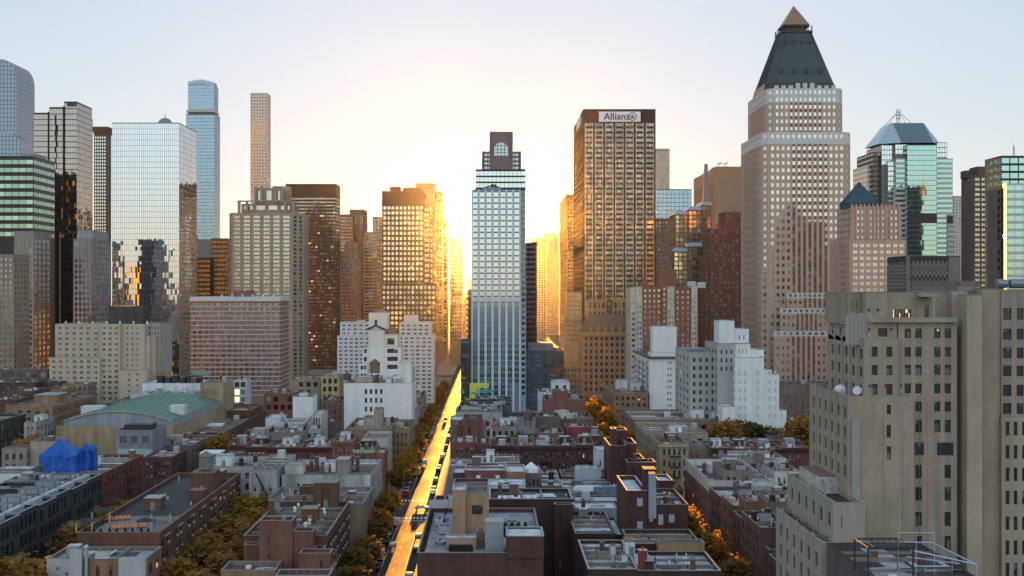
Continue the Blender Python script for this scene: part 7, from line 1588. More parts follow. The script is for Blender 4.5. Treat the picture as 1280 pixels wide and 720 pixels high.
def tree_meshes(seed,h,r,leaf,n=62,per=34,sz=.42):
    R=random.Random(seed); tm=MB(); cm=MB(); th=h*.34
    tm.bar((0,0,0),(R.uniform(-.2,.2),R.uniform(-.2,.2),th),.26,BARK,7,.18); top=(0,0,th)
    clumps=[]
    for i in range(7):
        a=2*pi*i/7+R.uniform(-.3,.3); rr=r*R.uniform(.45,.8); z=h*R.uniform(.5,.85)
        mid=(rr*.45*cos(a),rr*.45*sin(a),th+(z-th)*.55); end=(rr*cos(a),rr*sin(a),z)
        tm.bar(top,mid,.14,BARK,5,.09); tm.bar(mid,end,.09,BARK,5,.03)
        for k in range(2):
            e2=(end[0]+R.uniform(-1,1)*r*.3,end[1]+R.uniform(-1,1)*r*.3,end[2]+R.uniform(-.1,.2)*h); tm.bar(mid,e2,.05,BARK,4,.02)
    for i in range(n):
        while True:
            x,y,z=R.uniform(-1,1),R.uniform(-1,1),R.uniform(-1,1); d=x*x+y*y+z*z
            if .18<d<1: break
        s=.78+.3*R.random(); clumps.append((x*r*s,y*r*s,h*.63+z*h*.35*s,R.uniform(.09,.2)*r+.25))
    for cx,cy_,cz,cr in clumps:
        for k in range(per):
            x,y,z=(cx+R.gauss(0,cr),cy_+R.gauss(0,cr),cz+R.gauss(0,cr*.7))
            a=R.uniform(0,2*pi); t=R.uniform(-1.2,1.2); s=sz*R.uniform(.6,1.3)
            u=(cos(a)*s,sin(a)*s,0); v=(-sin(a)*cos(t)*s*.7,cos(a)*cos(t)*s*.7,sin(t)*s*.7)
            cm.poly([(x-u[0]-v[0],y-u[1]-v[1],z-u[2]-v[2]),(x+u[0]-v[0]*.3,y+u[1]-v[1]*.3,z+u[2]-v[2]*.3),(x+u[0]*.6+v[0],y+u[1]*.6+v[1],z+u[2]+v[2]),(x-u[0]*.8+v[0]*.7,y-u[1]*.8+v[1]*.7,z+v[2]*.7)],leaf)
    return tm.mesh('trunk'),cm.mesh('crown')
_tm={}
def tree(x,y,h,kind,label,group,r=None,z=0,name='street_tree'):
    var=int(abs(x*3+y*7))%3; k=(kind,var)
    if k not in _tm: _tm[k]=tree_meshes(100+var*17+len(kind),10,3.6,LEAF[kind])
    t=empty(name,(x,y,z),label,'tree',group); s=h/10.0; sr=(r or h*.34)/3.6
    for nm,me in zip(('trunk','crown'),_tm[k]):
        o=bpy.data.objects.new(nm,me); COL.objects.link(o); o.parent=t
    t.scale=(sr,sr,s); t.rotation_euler=(0,0,(x*1.7+y)%6.28); return t
G1='rust coloured trees in the courtyard'
for i,(x,y,h,k) in enumerate([(-66,240,12.5,'rust'),(-59,246,12,'rust'),(-67,255,12,'orange'),(-60,262,12.5,'rust'),(-66,270,13,'rust'),(-58,279,12.5,'rust'),(-65,286,13,'olive'),(-60,295,12,'rust'),(-67,302,12.5,'rust'),(-59,311,13,'rust'),(-65,319,13.5,'rust'),(-60,329,13.5,'orange'),(-66,336,13,'olive'),(-61.5,345,14.5,'yellow'),(-67,348,14,'yellow')]):
    tree(x,y,h,k,{'rust':'rust brown tree in the courtyard beside the long brown apartment building','orange':'orange tree among the rust trees in the courtyard','olive':'olive brown tree among the rust trees in the courtyard','yellow':'golden yellow tree at the far end of the courtyard'}[k],G1,name='courtyard_tree')
G2='trees along the left pavement of the sunlit street'
for i,(y,h,k) in enumerate([(262,8,'olive'),(280,9,'olive'),(298,9.5,'olive'),(316,9,'rust'),(334,9.5,'olive'),(350,10,'orange'),(366,10.5,'olive'),(382,10,'yellow'),(434,9.5,'olive'),(450,10,'orange'),(468,10.5,'orange'),(486,10,'orange'),(505,9.5,'rust'),(525,10,'orange'),(546,10,'olive'),(570,10,'yellow'),(595,10,'olive'),(620,10.5,'yellow'),(645,10,'olive'),(668,10,'yellow'),(735,10,'yellow'),(760,10,'olive'),(790,10,'yellow'),(830,10,'olive')]):
    tree(-31.4+(i%2)*.8,y,h,k,{'olive':'olive green street tree on the left pavement of the sunlit street','orange':'orange street tree on the left pavement of the sunlit street','rust':'rust coloured street tree on the left pavement of the sunlit street','yellow':'yellow street tree on the left pavement of the sunlit street'}[k],G2,3.4)
G3='orange trees in the right street'
for (x,y,h,k) in [(50.5,292,14.5,'orange'),(47,306,18.5,'orange'),(46,318,17,'orange'),(52,272,13,'rust'),(53,255,11,'rust'),(47,345,14,'rust'),(52,368,13,'rust'),(51,445,14,'orange'),(46.5,462,13,'rust'),(52,500,15.5,'orange'),(46.5,532,14,'orange'),(52,572,17,'orange'),(47,602,17.5,'orange'),(51.5,632,17,'orange'),(49,664,15,'orange')]:
    tree(x,y,h,k,{'orange':'bright orange tree in the narrow right street','rust':'dark rust tree in the shaded part of the right street'}[k],G3,4.0)
for px,Y,top,k,lb in ((899,480,527,'rust','brown leaved tree at the left foot of the mint block'),(913,476,524,'rust','tall brown green tree in front of the mint block'),(926,482,525,'olive','olive tree in front of the mint block'),(938,486,527,'green','dark green tree in front of the mint block'),(953,480,531,'green','low green tree at the right front of the mint block'),(968,484,536,'olive','small olive tree at the right foot of the mint block'),(40,455,543,'orange','orange tree between beige and dark green buildings far left'),(277,472,543,'yellow','yellow street tree beside the grey brick terrace'),(18,266,692,'rust','rusty brown tree at the bottom left picture edge'),(42,258,697,'rust','rust tree beside the small white panel building'),(5,275,700,'rust','dark rust tree in the bottom left corner'),(98,300,652,'rust','bare rust tree in front of the dark framed apartments'),(148,332,626,'yellow','small yellow tree at the end of the dark framed apartments'),(648,470,540,'olive','dark olive tree in the shaded gap by the construction site'),(1004,470,520,'rust','rust tree between the mint block and the stone tower'),(318,500,537,'rust','bare rust tree behind the grey roof house'),(445,520,538,'rust','bare brown tree left of the tan stair towers'),(204,655,470,'orange','small orange tree below the silver mirror block')):
    tree(fx(px,Y),Y,max(5,fz(top,Y)),k,lb,None,5.0 if px in(899,913,926) else None,name='garden_tree')

# ------------------------------------------------------------------ vehicles
TYRE=plain('tyre_rubber',.02,.02,.02,.9); CARG=glass('car_glass',(.6,.66,.7),.25,.05,.0,dark=(.01,.011,.012)); HUB=plain('wheel_hub',.35,.35,.36,.4,.6)
HLM=plain('headlamp',.7,.7,.68,.2); TLM=plain('tail_lamp',.35,.02,.02,.3)
def body_prof(kind):
    if kind=='sedan': return [(-2.25,.35),(2.25,.35),(2.3,.7),(2.1,.88),(1.0,.98),(.35,1.42),(-.95,1.45),(-1.65,1.02),(-2.2,.98)],1.8
    if kind=='suv': return [(-2.3,.4),(2.3,.4),(2.35,.85),(2.15,1.05),(1.15,1.12),(.55,1.68),(-1.75,1.72),(-2.2,1.15)],1.9
    return [(-2.7,.4),(2.6,.4),(2.65,.95),(2.4,1.15),(1.75,2.05),(-2.65,2.15)],2.0
_vm={}
def vehicle(kind,col,x,y,rot,label,group=None,z=.01):
    c=dict(white=(.72,.72,.73),silver=(.42,.43,.45),black=(.02,.02,.022),grey=(.13,.135,.14),red=(.30,.03,.03),blue=(.04,.08,.18),yellow=(.62,.38,.03))[col]
    pm=plain(col+'_car_paint',*c,.25,.2,.04,.6)
    k=(kind,col)
    if k not in _vm:
        L=[]
        b=MB()
        if kind=='truck':
            b.box(-3.6,1.7,-1.15,1.15,.9,3.3,pm); b.box(1.75,3.5,-1.1,1.1,.5,2.4,plain('truck_cab_paint',.6,.6,.6,.35)); b.box(-3.6,3.3,-.9,.9,.45,.88,DARKST)
            g_=MB(); g_.poly([(3.51,-.95,1.45),(3.51,.95,1.45),(3.51,.95,2.25),(3.51,-.95,2.25)],CARG)
            for s in (-1,1): g_.poly([(2.3,s*1.11,1.5),(3.3,s*1.11,1.5),(3.3,s*1.11,2.2),(2.3,s*1.11,2.2)][::s],CARG)
            xs=(-2.6,2.6); hw=1.15; wr=.48; fxh=3.52
        else:
            pr,w=body_prof(kind); hw=w/2
            n=len(pr)
            def yy(z): return hw if z<1.0 else hw-(z-1.0)*.28
            for i in range(n):
                a=pr[i]; c2=pr[(i+1)%n]
                b.poly([(a[0],-yy(a[1]),a[1]),(a[0],yy(a[1]),a[1]),(c2[0],yy(c2[1]),c2[1]),(c2[0],-yy(c2[1]),c2[1])],pm)
            b.poly([(p_[0],-yy(p_[1]),p_[1]) for p_ in pr],pm); b.poly([(p_[0],yy(p_[1]),p_[1]) for p_ in reversed(pr)],pm)
            g_=MB()
            gz0,gz1=(1.02,1.38) if kind=='sedan' else (1.2,1.6) if kind=='suv' else (1.25,1.9)
            gx=(-1.35,.6,-.9,.32) if kind=='sedan' else (-1.95,.85,-1.7,.5) if kind=='suv' else (.9,2.1,.9,1.75)
            for s in (-1,1): g_.poly([(gx[0],s*(yy(gz0)+.012),gz0),(gx[1],s*(yy(gz0)+.012),gz0),(gx[3],s*(yy(gz1)+.012),gz1),(gx[2],s*(yy(gz1)+.012),gz1)][::-s],CARG)
            fa,fb=(pr[4],pr[5]) if kind!='van' else (pr[3],pr[4])
            ra,rb=((pr[7],pr[6]) if kind=='sedan' else (pr[7],pr[6]) if kind=='suv' else None) or (None,None) if kind!='van' else (None,None)
            def scr(p0,p1,off):
                q0=(p0[0]+(p1[0]-p0[0])*.1,p0[1]+(p1[1]-p0[1])*.1); q1=(p0[0]+(p1[0]-p0[0])*.9,p0[1]+(p1[1]-p0[1])*.9)
                g_.poly([(q0[0]+off,-yy(q0[1])+.1,q0[1]+.015),(q0[0]+off,yy(q0[1])-.1,q0[1]+.015),(q1[0]+off,yy(q1[1])-.1,q1[1]+.015),(q1[0]+off,-yy(q1[1])+.1,q1[1]+.015)],CARG)
            scr(fa,fb,.01)
            if ra: scr(ra,rb,-.01)
            xs=(-1.4,1.4) if kind!='van' else (-1.7,1.7); wr=.34; fxh=pr[2][0]+.01
        L.append(('body',b.mesh('body'),(0,0,0),(0,0,0))); L.append(('windows',g_.mesh('windows'),(0,0,0),(0,0,0)))
        w_=MB(); w_.bar((0,-.12,0),(0,.12,0),wr,TYRE,14); wm_=w_.mesh('wheel'); hb=MB(); hb.bar((0,-.125,0),(0,.125,0),wr*.55,HUB,10); hbm=hb.mesh('hub')
        for xx in xs:
            for s in (-1,1): L.append(('wheel',wm_,(xx,s*(hw-.1),wr),hbm))
        h=MB(); h.box(-.03,.03,-.18,.18,-.08,.08,HLM); hm_=h.mesh('headlight'); t_=MB(); t_.box(-.03,.03,-.15,.15,-.1,.1,TLM); tm_=t_.mesh('taillight')
        for s in (-1,1): L.append(('headlight',hm_,(fxh-.02,s*(hw-.3),.75),(0,0,0))); L.append(('taillight',tm_,(-(2.27 if kind=='sedan' else 2.28 if kind=='suv' else 2.7 if kind=='van' else 3.62),s*(hw-.25),.85),(0,0,0)))
        _vm[k]=L
    t=empty({'truck':'box_truck','van':'delivery_van','sedan':'car','suv':'car'}[kind],(x,y,z),label,{'truck':'truck','van':'van'}.get(kind,'car'),group); t.rotation_euler=(0,0,rot)
    for nm,me,lc,rt in _vm[k]:
        o=bpy.data.objects.new(nm,me); COL.objects.link(o); o.parent=t; o.location=lc
        if nm=='wheel': q=bpy.data.objects.new('hub',rt); COL.objects.link(q); q.parent=o
    return t
N=pi/2
vehicle('sedan','silver',-26.6,346,N,'silver sedan standing alone in the shaded lane near the bottom')
vehicle('sedan','white',-22.0,405,0,'white car crossing the avenue junction side on')
vehicle('van','white',-27.6,378,N,'white delivery van waiting before the zebra crossing')
vehicle('sedan','black',-28.4,318,N,'black car parked nearest at the left kerb')
vehicle('truck','yellow',-27.4,476,N,'pale yellow box truck parked under orange trees')
vehicle('suv','black',-24.0,676,N,'dark car driving in the middle of the sunlit lane')
vehicle('van','white',-26.5,508,N,'white van double parked beside the orange trees')
GL='cars parked along the left kerb of the sunlit street'; GR_='cars parked along the right kerb of the sunlit street'
cols=['grey','silver','black','white','blue','grey','red','black','silver','grey']
names={'sedan':'sedan','suv':'tall car'}
i=0
for y in [266,273,280,330,338,352,359,366,432,439,446,454,490,497,520,528,536,550,560,570,580,590,600,612,624,636,650]:
    k='sedan' if i%3 else 'suv'; c=cols[(i*7)%10]; vehicle(k,c,-28.9,y,N,'%s %s parked along the left kerb of the sunlit street'%(c,names[k]),GL); i+=1
for y in [302,309,341,357,436,443,462,489,496,527,533,561,592,600,634,661]:
    k='sedan' if i%3 else 'suv'; c=cols[(i*3)%10]; vehicle(k,c,-20.0+.25*sin(y),y,N+.03*sin(y*2),'%s %s parked along the right kerb of the sunlit street'%(c,names[k]),GR_); i+=1
vehicle('sedan','yellow',-60,412,0,'yellow taxi on the avenue behind the stucco buildings'); vehicle('sedan','yellow',48.5,640,N,'yellow taxi in the right street under orange trees')

# ------------------------------------------------------------------ street furniture
def lamp(x,y,side,label):
    t=empty('street_lamp',(x,y,.14),label,'street lamp','street lamps'); m=MB(); m.bar((0,0,0),(0,0,8.2),.10,STEEL,7,.06); m.build('pole',t)
    m=MB(); m.bar((0,0,8.2),(side*2.2,0,8.7),.05,STEEL,5); m.build('arm',t)
    m=MB(); m.box(side*2.2-.35,side*2.2+.35,-.14,.14,8.6,8.78,GREYP); m.build('lamp_head',t)
for x,y,s,lb in ((-29.4,308,1,'grey street lamp at the left kerb nearest the bottom'),(-29.4,386,1,'grey street lamp at the left kerb before the zebra crossing'),(-29.4,430,1,'grey street lamp at the left kerb past the avenue'),(-29.4,540,1,'grey street lamp at the left kerb among orange trees'),(-19.2,560,-1,'grey street lamp at the right kerb of the sunlit street'),(56-.7-4+.2,430,-1,'pale street lamp in front of the tan corner building')): lamp(x,y,s,lb)
t=empty('flag_pole',(fx(614,440),443,18.6),'white pole with faded red windsock above the centre roofs','flag pole'); m=MB(); zt=fz(533,440)-18.6; m.bar((0,0,-2),(0,0,zt),.13,WHITEP,6); m.build('pole',t)
m=MB(); m.bar((0,0,zt-.2),(2.2,-.4,zt+.9),.55,plain('windsock_red',.42,.10,.10,.8),9,.3); m.bar((0,0,zt-.2),(-1.6,.3,zt-1.0),.4,plain('windsock_pale',.5,.36,.34,.8),9,.25); m.build('windsock',t)
t=empty('tower_crane',(fx(440,1000),1000,fz(402,1000)),'thin red crane boom rising above the pale grey apartments','crane'); m=MB(); RD=plain('crane_red',.42,.07,.04,.5)
A=(0,0,0); Bp=(fx(432,1000)-fx(440,1000),0,fz(347,1000)-fz(402,1000))
for dx,dy in ((-.7,-.7),(.7,-.7),(.7,.7),(-.7,.7)): m.bar((A[0]+dx,A[1]+dy,0),(Bp[0]+dx*.3,dy*.3,Bp[2]),.2,RD,4)
for k in range(14):
    f=k/14; g2=(k+1)/14; m.bar((Bp[0]*f-.7,-.7,Bp[2]*f),(Bp[0]*g2+.7,-.7,Bp[2]*g2),.11,RD,4)
m.build('boom',t); m=MB(); m.box(-3,3,-1.5,1.5,-fz(402,1000),-.01,wall(.2,.14,.1)); m.build('base_tower',t); m=MB(); m.bar((Bp[0],0,Bp[2]),(Bp[0]-1.5,0,Bp[2]*.35),.08,DARKST,4); m.build('cable',t)

# blue tarpaulin over scaffolding
t=empty('tarpaulin',(-118,357.5,18.4),'bright blue tarpaulin draped over a rooftop scaffold','tarpaulin')
TB=plain('blue_tarp',.010,.10,.42,.45,0,.25); 
_tn=TB.node_tree; _tb=_tn.nodes.new('ShaderNodeBump'); _tz=_noise(_tn,1.0,(1.2,1.2,.25),5,.65); _tb.inputs['Strength'].default_value=.9; _tb.inputs['Distance'].default_value=.6
_tn.links.new(_tz.outputs[0],_tb.inputs['Height']); _tn.links.new(_tb.outputs[0],[n for n in _tn.nodes if n.type=='BSDF_PRINCIPLED'][0].inputs['Normal'])
def drape(x0,x1,y0,y1,hw,pk,seed):
    R=random.Random(seed); n=44; m=MB(); per=[]
    W,D=x1-x0,y1-y0
    for i in range(n):
        s=i/n*4
        if s<1: p=(x0+W*s,y0)
        elif s<2: p=(x1,y0+D*(s-1))
        elif s<3: p=(x1-W*(s-2),y1)
        else: p=(x0,y1-D*(s-3))
        per.append(p)
    cx,cy_=(x0+x1)/2,(y0+y1)/2; rings=[]
    for k,(zf,sc) in enumerate(((0,1.03),(.25,1.0),(.5,.985),(.75,.98),(1,.97),(None,.6),(None,.25),(None,.03))):
        ring=[]
        for i,(px,py) in enumerate(per):
            w=.34*sin(i*2.9+seed)+R.uniform(-.24,.24)
            dx,dy=px-cx,py-cy_; l=sqrt(dx*dx+dy*dy)
            f=sc+(w/l if k<5 else 0)
            sag=.5*abs(sin(i*.285*2)) if k==4 else 0
            z=hw*zf-sag if zf is not None else hw+(pk-hw)*(1-sc)**1.25+R.uniform(-.22,.22)*sc
            ring.append((cx+dx*f+(-.8 if k>4 else 0)*(1-sc),cy_+dy*f,z))
        rings.append(ring)
    for a,b in zip(rings,rings[1:]):
        for i in range(n): j=(i+1)%n; m.poly([a[i],a[j],b[j],b[i]],TB)
    m.poly(rings[-1],TB); return m
m=drape(-6.6,3.4,-5,5,5.6,9.8,3); m.build('main_cover',t); m=drape(3.7,6.6,-1.5,4.5,6.8,8.2,8); m.build('side_cover',t)
m=MB()
for dx in (-6.1,3.2,6.8): m.bar((dx,4.2,0),(dx,4.2,7.5),.06,STEEL,5)
m.build('scaffold_pole',t)

# ------------------------------------------------------------------ water tanks
def tank(x,y,z,r,h,leg,col,label,pole=True):
    t=empty('water_tank',(x,y,z),label,'water tank','rooftop water tanks'); W=plain('tank_staves_%g'%col[0],*col,.85,0,.25)
    m=MB(); m.cyl(0,0,leg,leg+h,r,W,18)
    for k in range(5): 
        zz=leg+.15+h*.92*k/4.6; m.cyl(0,0,zz,zz+.06,r+.03,DARKST,18)
    m.build('tank',t); m=MB(); m.cyl(0,0,leg+h+.01,leg+h+r*.75,r*1.12,plain('tank_roof_%g'%col[0],*[c*.8 for c in col],.8),18,.06); m.build('tank_roof',t)
    if leg>.6:
        for a in range(4):
            m=MB(); q=(cos(a*pi/2+.78)*r*.8,sin(a*pi/2+.78)*r*.8); m.bar((q[0]*1.1,q[1]*1.1,0),(*q,leg),.12,DARKST,5); q2=(cos((a+1)*pi/2+.78)*r*.85,sin((a+1)*pi/2+.78)*r*.85); m.bar((q[0]*1.05,q[1]*1.05,leg*.1),(*q2,leg*.9),.05,DARKST,4); m.build('leg',t)
tank(-74.4,334,22.36,1.85,3.3,.5,(.20,.19,.18),'grey wooden water tank on the long brown apartment building')
tank(fx(468.5,571),571,27.9,2.35,4.6,4.2,(.20,.125,.075),'brown pointed water tank on the white painted warehouse')
tank(fx(437,585),576,27.9,1.7,2.6,.6,(.12,.095,.08),'small dark water tank at left end of the white warehouse roof')
tank(fx(660,478),478,18,1.7,3.0,2.6,(.15,.11,.085),'dark water tank in the shaded middle of the centre block')
tank(fx(958,352),362,19.2,1.5,2.6,1.4,(.22,.19,.16),'squat grey water tank among the right block silver roofs')
tank(fx(115,705),705,fz(405,690)-.8,1.9,2.6,2.0,(.16,.12,.10),'brown water tank on the tan apartment house roof')

# ------------------------------------------------------------------ air units on the roofs
def unit_meshes(v):
    b=MB(); f=MB(); P=[plain('white_unit_paint',.62,.63,.64,.5),plain('grey_unit_paint',.34,.35,.37,.5),STEEL][v%3]
    sx,sy,sz=[(1.5,1.0,1.2),(2.4,1.6,1.5),(3.4,1.8,1.7),(1.1,1.1,1.0)][v]
    b.box(-sx/2,sx/2,-sy/2,sy/2,.25,.25+sz,P); 
    for dx in (-sx*.38,sx*.38): b.box(dx-.06,dx+.06,-sy/2+.05,sy/2-.05,0,.249,DARKST)
    for k in range(5): b.box(-sx*.42,sx*.42,-sy/2-.02,-sy/2-.003,.25+sz*(.18+k*.14),.25+sz*(.24+k*.14),GREYP)
    k=2 if sx>2 else 1
    for i in range(k):
        x=(i-(k-1)/2)*sx*.48; f.cyl(x,0,.25+sz+.003,.25+sz+.16,min(sx/k,sy)*.38,DARKST,12)
    return (('cabinet',b.mesh('cabinet')),('fan',f.mesh('fan')))
UM=[unit_meshes(v) for v in range(4)]; UC=['small white air unit','boxy grey air unit','long steel air unit','cube shaped white air unit']
def lab16(t):
    w=t.split()
    while len(w)>16 and any(q in w for q in ('the','a','an','with','and')):
        for q in ('a','an','the'):
            if q in w: w.remove(q); break
        else: break
    return ' '.join(w[:16])
RU=random.Random(42); nu=0
def unit(v,x,y,z,rot,label,group=None):
    t=empty('air_conditioner',(x,y,z),label,'air unit',group); t.rotation_euler=(0,0,rot)
    for nm,me in UM[v]: o=bpy.data.objects.new(nm,me); COL.objects.link(o); o.parent=t
for s in list(REG):
    if not hasattr(s,'zr') and s.name!='row_house': continue
    zr=getattr(s,'zr',None)
    if zr is None: 
        zr=max(v[2] for v in s.rf.v) if s.rf.v else None
    x0,x1,y0,y1=s.bb
    if zr is None or zr>40: continue
    n=min(4,max(1,int((x1-x0)*(y1-y0)/85)))
    for k in range(n):
        v=RU.choice((0,0,1,2,3)); x,y=RU.uniform(x0+2,x1-2),RU.uniform(y0+2,y1-3)
        if 'slab' in s.label or 'tarpaulin' in s.label: continue
        unit(v,x,y,zr+.003,RU.choice((0,0,N)), lab16(UC[v]+' on '+s.label), 'air units on '+s.label)
for v,px,py,z,lb in ((2,735,590,fz(596,362)-.6,'white box unit on the shed roof by the brownstones'),(2,731,618,fz(621,334)-1.0,'long pale unit in front of the blue penthouse'),(1,640,662,19,'grey garden unit on the terrace right of the plant room'),(1,556,668,19,'dark grill cabinet on the furnished roof terrace'),(0,549,658,19,'pale storage box under the terrace pergola')):
    Y=roofY(py,z); unit(v,fx(px,Y),Y,z+.003,0,lb)
t=empty('cooling_tower',(fx(735,356),357,fz(596,362)-.6),'large pale cooling tower with three round fans before the brownstones','cooling tower'); m=MB(); CT=plain('cooling_tower_steel',.46,.50,.51,.45,.3)
m.box(-3.6,3.6,-1.8,1.8,.4,4.0,CT)
for k in range(12): m.box(-3.5+k*.6,-3.42+k*.6,-1.86,-1.803,.5,3.9,GREYP)
for dx in (-3.3,3.3): m.box(dx-.15,dx+.15,-1.7,1.7,0,.399,DARKST)
m.build('cabinet',t)
for dx in (-2.4,0,2.4): m=MB(); m.cyl(dx,0,4.003,4.6,1.0,CT,14,.9,DARKST); m.build('fan',t)
t=empty('ventilation_hood',(fx(732,337),337,fz(609,342)-.28-1.2),'white hooded duct at the front edge of the blue penthouse roof','roof duct'); m=MB(); m.box(-2,2,-.9,.9,1.3,2.5,WHITEP); m.frust([(-2.01,-.9),(-2.01,.9),(-3.2,.6),(-3.2,-.6)][::-1],1.5,[(-2.01,-.9),(-2.01,.9),(-3.0,.6),(-3.0,-.6)][::-1],2.3,WHITEP); m.build('hood',t)
for dx in (-1.6,1.6): m=MB(); m.box(dx-.12,dx+.12,-.7,.7,-1.2,1.299,DARKST); m.build('leg',t)
# plant container on the stone tower terrace, dish, radome
z2=fz(629,218)-.9
t=empty('plant_container',(60.9,235,zt2-.88),'rusty white plant container on the stone tower terrace','plant container'); m=MB(); RW=plain('rusty_white_steel',.44,.43,.40,.7,0,.5); m.box(-1.2,2.6,-2,13,.1,3.1,RW,plain('rust_top',.22,.12,.09,.9))
for k in range(7): m.box(-1.0+k*.52,-.93+k*.52,-2.05,-2.003,.2,3.0,plain('container_rib',.3,.32,.33,.6))
m.build('casing',t)
t=empty('radome',(fx(1051,240),240,zt3-.88),'white domed radome on the middle terrace of the stone tower','radome'); m=MB()
for i in range(5):
    a0=pi/2*i/5; a1=pi/2*(i+1)/5; m.cyl(0,0,.9+1.1*sin(a0),.9+1.1*sin(a1),1.25*cos(a0),WHITEP,14,1.25*cos(a1))
m.cyl(0,0,0,.899,1.25,WHITEP,14); m.build('dome',t)
t=empty('satellite_dish',(fx(1072,231),231,zt3-.88),'white satellite dish on the middle terrace of the stone tower','satellite dish'); m=MB(); m.bar((0,0,0),(0,0,1.2),.08,STEEL); m.build('mast',t); m=MB(); m.bar((0,.1,1.4),(-.15,-.35,1.65),.25,WHITEP,14,.85); m.build('dish',t)
# steel pergola in the bottom right corner
t=empty('roof_pergola',(fx(1140,190),190,27.1),'black steel roof pergola with white rail in front of the stone tower','pergola'); m=MB()
xa,xb=fx(1078,190)-fx(1140,190),fx(1133,190)-fx(1140,190)
for x in (xa,xb):
    for y in (-3,4): m.bar((x,y,0),(x,y,4.9),.14,DARKST,4)
m.build('post',t); m=MB()
for y in (-3,4): m.bar((xa,y,4.9),(xb,y,4.9),.16,DARKST,4)
for k in range(8): m.bar((xa+(xb-xa)*k/7,-3,4.95),(xa+(xb-xa)*k/7,4,4.95),.08,DARKST,4)
m.build('roof_frame',t); m=MB(); PR=plain('pale_blue_rail',.42,.48,.54,.4,.3)
xc,xd=fx(1128,190)-fx(1140,190),fx(1174,190)-fx(1140,190)
for x in (xc,(xc+xd)/2,xd): m.bar((x,2,0),(x,2,fz(666,192)-27.1),.06,PR,5)
m.bar((xc,2,fz(666,192)-27.1),(xd,2,fz(666,192)-27.1),.07,PR,5); m.build('tall_rail',t); m=MB()
xe=fx(1208,190)-fx(1140,190)
m.bar((xb,-2,4.4),(xe,-4,2.7),.13,PR,5); m.bar((xb,3,4.6),(xd,3,4.5),.12,PR,5); m.bar((xd,3,4.5),(xe,-4,2.7),.12,PR,5); m.bar((xb,0,3.0),(xe-2,-3,2.6),.10,PR,5); m.bar((xe,-4,0),(xe,-4,2.7),.1,PR,5); m.build('canopy_rail',t)

# ------------------------------------------------------------------ roof deck furniture
OR=plain('orange_canvas',.62,.17,.05,.8); WC=plain('white_canvas',.62,.62,.63,.8)
def lounger(x,y,z,rot,cm,label,group,name='sun_lounger'):
    k=('lg',cm.name)
    if k not in _vm:
        a=MB(); a.box(-.33,.33,-.9,.35,.30,.40,cm); b=MB(); b.poly([(-.33,.36,.36),(.33,.36,.36),(.33,.95,.85),(-.33,.95,.85)],cm); b.poly([(-.33,.95,.78),(.33,.95,.78),(.33,.40,.30),(-.33,.40,.30)],cm)
        c=MB()
        for dx in (-.28,.28):
            for dy in (-.8,.3): c.bar((dx,dy,0),(dx,dy,.30),.03,STEEL,4)
        _vm[k]=[('seat',a.mesh('seat')),('backrest',b.mesh('backrest')),('leg',c.mesh('leg'))]
    t=empty(name,(x,y,z),label,'lounger',group); t.rotation_euler=(0,0,rot)
    for nm,me in _vm[k]: o=bpy.data.objects.new(nm,me); COL.objects.link(o); o.parent=t
zd=17.21
for k in range(7): lounger(fx(137,290)+k*.85-1.2,290+k*.35,zd,.5,OR,'orange sun lounger in the upper row of the roof deck','orange loungers in the upper row')
for k in range(8): lounger(fx(150,280)+k*.85-1.2,280+k*.35,zd,.5,OR,'orange sun lounger in the lower row of the roof deck','orange loungers in the lower row')
def gazebo(x,y,z,w,d,label):
    t=empty('canopy_tent',(x,y,z),label,'canopy','dark canopies on the roof deck'); CN=plain('black_canopy_cloth',.03,.032,.035,.8); m=MB(); m.frust([(-w/2,-d/2),(w/2,-d/2),(w/2,d/2),(-w/2,d/2)],2.3,[(-.3,-.3),(.3,-.3),(.3,.3),(-.3,.3)],3.0,CN); m.build('canopy_top',t)
    for dx in (-w/2+.1,w/2-.1):
        for dy in (-d/2+.1,d/2-.1): m=MB(); m.bar((dx,dy,0),(dx,dy,2.3),.06,DARKST,5); m.build('post',t)
    m=MB(); CH=plain('striped_curtain',.35,.33,.34,.8)
    for dx in (-w/2+.1,w/2-.1): m.box(dx-.15,dx+.15,-d/2+.05,-d/2+.12,0,2.29,CH)
    m.build('curtain',t)
gazebo(fx(106,276),277,zd,3.6,3.2,'dark canopy tent at the left front of the roof deck'); gazebo(fx(125,288),290,zd,4.2,3,'wide dark canopy tent at the left back of the roof deck'); gazebo(fx(180,277),277.5,zd,3.6,3,'dark canopy tent at the right front of the roof deck'); gazebo(fx(203,288),288,zd,4.4,3.2,'dark canopy tent by the right parapet of the roof deck')
def pot_plant(x,y,z,h,label,group,kind='conifer'):
    k=('pp',kind)
    if k not in _vm:
        a=MB(); a.cyl(0,0,0,.5,.26,DARKST,8,.32); R=random.Random(3); c=MB()
        for i in range(150):
            zz=.5+R.random()*1.0; rr=.38*(1.55-zz)*R.uniform(.5,1.1)+.05; a_=R.uniform(0,6.28); s=.09; x_,y_=rr*cos(a_),rr*sin(a_)
            c.poly([(x_-s,y_-s*R.uniform(-1,1),zz-s),(x_+s,y_,zz-s*.5),(x_+s*.3,y_+s,zz+s)],LEAF[kind])
        _vm[k]=[('pot',a.mesh('pot')),('foliage',c.mesh('foliage'))]
    t=empty('potted_plant',(x,y,z),label,'potted plant',group); t.scale=(h/1.4,)*3
    for nm,me in _vm[k]: o=bpy.data.objects.new(nm,me); COL.objects.link(o); o.parent=t
for k in range(10): pot_plant(fx(563,247)+k*.45,246.6,19.01,1.5,'potted conifer in the row before the tan terrace bunker','potted conifers before the terrace bunker')
for k in range(11): pot_plant(-13.2,247+k*3.6,19.01,1.9,'potted shrub along the left parapet of the furnished terrace','potted shrubs along the terrace parapet','conifer' if k%3 else 'green')
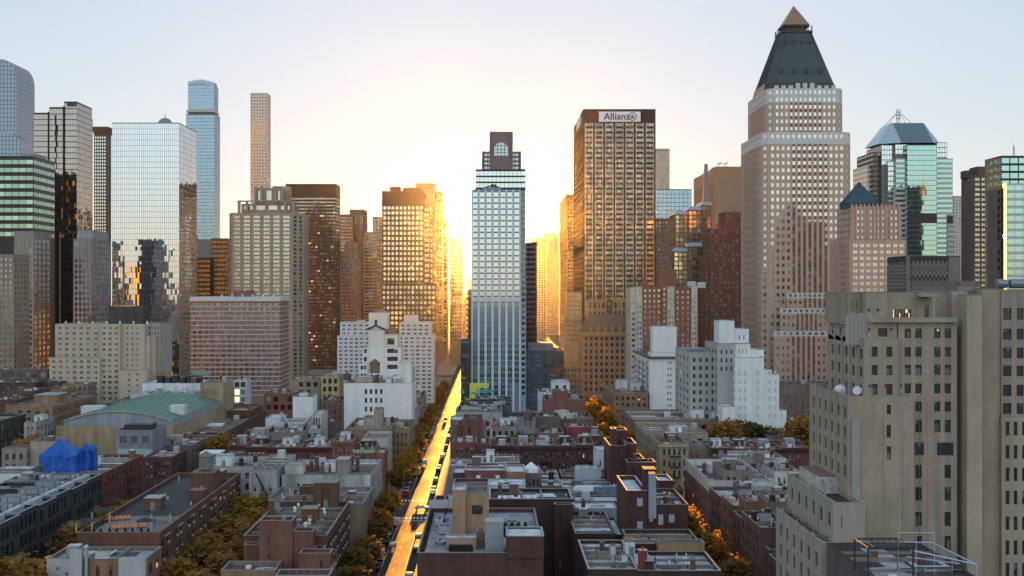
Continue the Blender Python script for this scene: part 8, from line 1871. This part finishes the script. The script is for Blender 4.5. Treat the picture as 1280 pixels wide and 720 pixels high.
for k in range(9): pot_plant(fx(632,262)+(k%5)*1.4,262+(k//5)*6,19.01,1.9,'potted shrub in the garden right of the terrace plant room','terrace garden shrubs','green' if k%2 else 'conifer')
for k in range(12): pot_plant(57.2+k*1.2,277.2,17.51,1.8,'dark hedge plant on the hedge terrace','hedge plants on the right street terrace')
for k in range(9): pot_plant(-87+k*1.7,274.0+(k%2)*.6,zd,1.3,'dark potted plant on the front edge of the roof deck','potted plants on the roof deck')
for k,px in enumerate((624,631,641,648,660,669)): lounger(fx(px,306),305.5,19.51,0.15*(k%3-1),WC,'white deck chair on the roof edge of the long dark building','white deck chairs on the dark building','deck_chair')
def table_set(x,y,z,label):
    t=empty('garden_table',(x,y,z),label,'table'); m=MB(); m.cyl(0,0,.70,.76,.75,GREYP,12); m.build('table_top',t); m=MB(); m.bar((0,0,0),(0,0,.70),.08,DARKST); m.build('leg',t)
    for k in range(4):
        a=k*pi/2+.4; c=empty('garden_chair',(x+1.15*cos(a),y+1.15*sin(a),z),'dark chair around the '+label,'chair','chairs around the '+label); c.rotation_euler=(0,0,a)
        m=MB(); m.box(-.24,.24,-.24,.24,.40,.46,DARKST); m.build('seat',c); m=MB(); m.box(.19,.24,-.24,.24,.461,.92,DARKST); m.build('backrest',c)
        for dx in (-.2,.2):
            for dy in (-.2,.2): m=MB(); m.bar((dx,dy,0),(dx,dy,.40),.025,DARKST,4); m.build('leg',c)
table_set(fx(553,254),254,19.01,'round grey table on the furnished terrace'); table_set(fx(552,276),279,19.01,'grey table under the terrace pergola')
# ------------------------------------------------------------------ the morning air
hz=MB(); hz.box(-7050,7050,-7050,7050,-2,352,GROUND)
ho=hz.build('haze'); ho['kind']='stuff'
hm=bpy.data.materials.new('haze_air'); hm.use_nodes=True; hn=hm.node_tree; hn.nodes.clear()
h_o=hn.nodes.new('ShaderNodeOutputMaterial'); h_v=hn.nodes.new('ShaderNodeVolumePrincipled')
h_v.inputs['Density'].default_value=.0000058; h_v.inputs['Anisotropy'].default_value=.986; h_v.inputs['Color'].default_value=(1,1,1,1)
hn.links.new(h_v.outputs[0],h_o.inputs['Volume'])
ho.data.materials.clear(); ho.data.materials.append(hm)
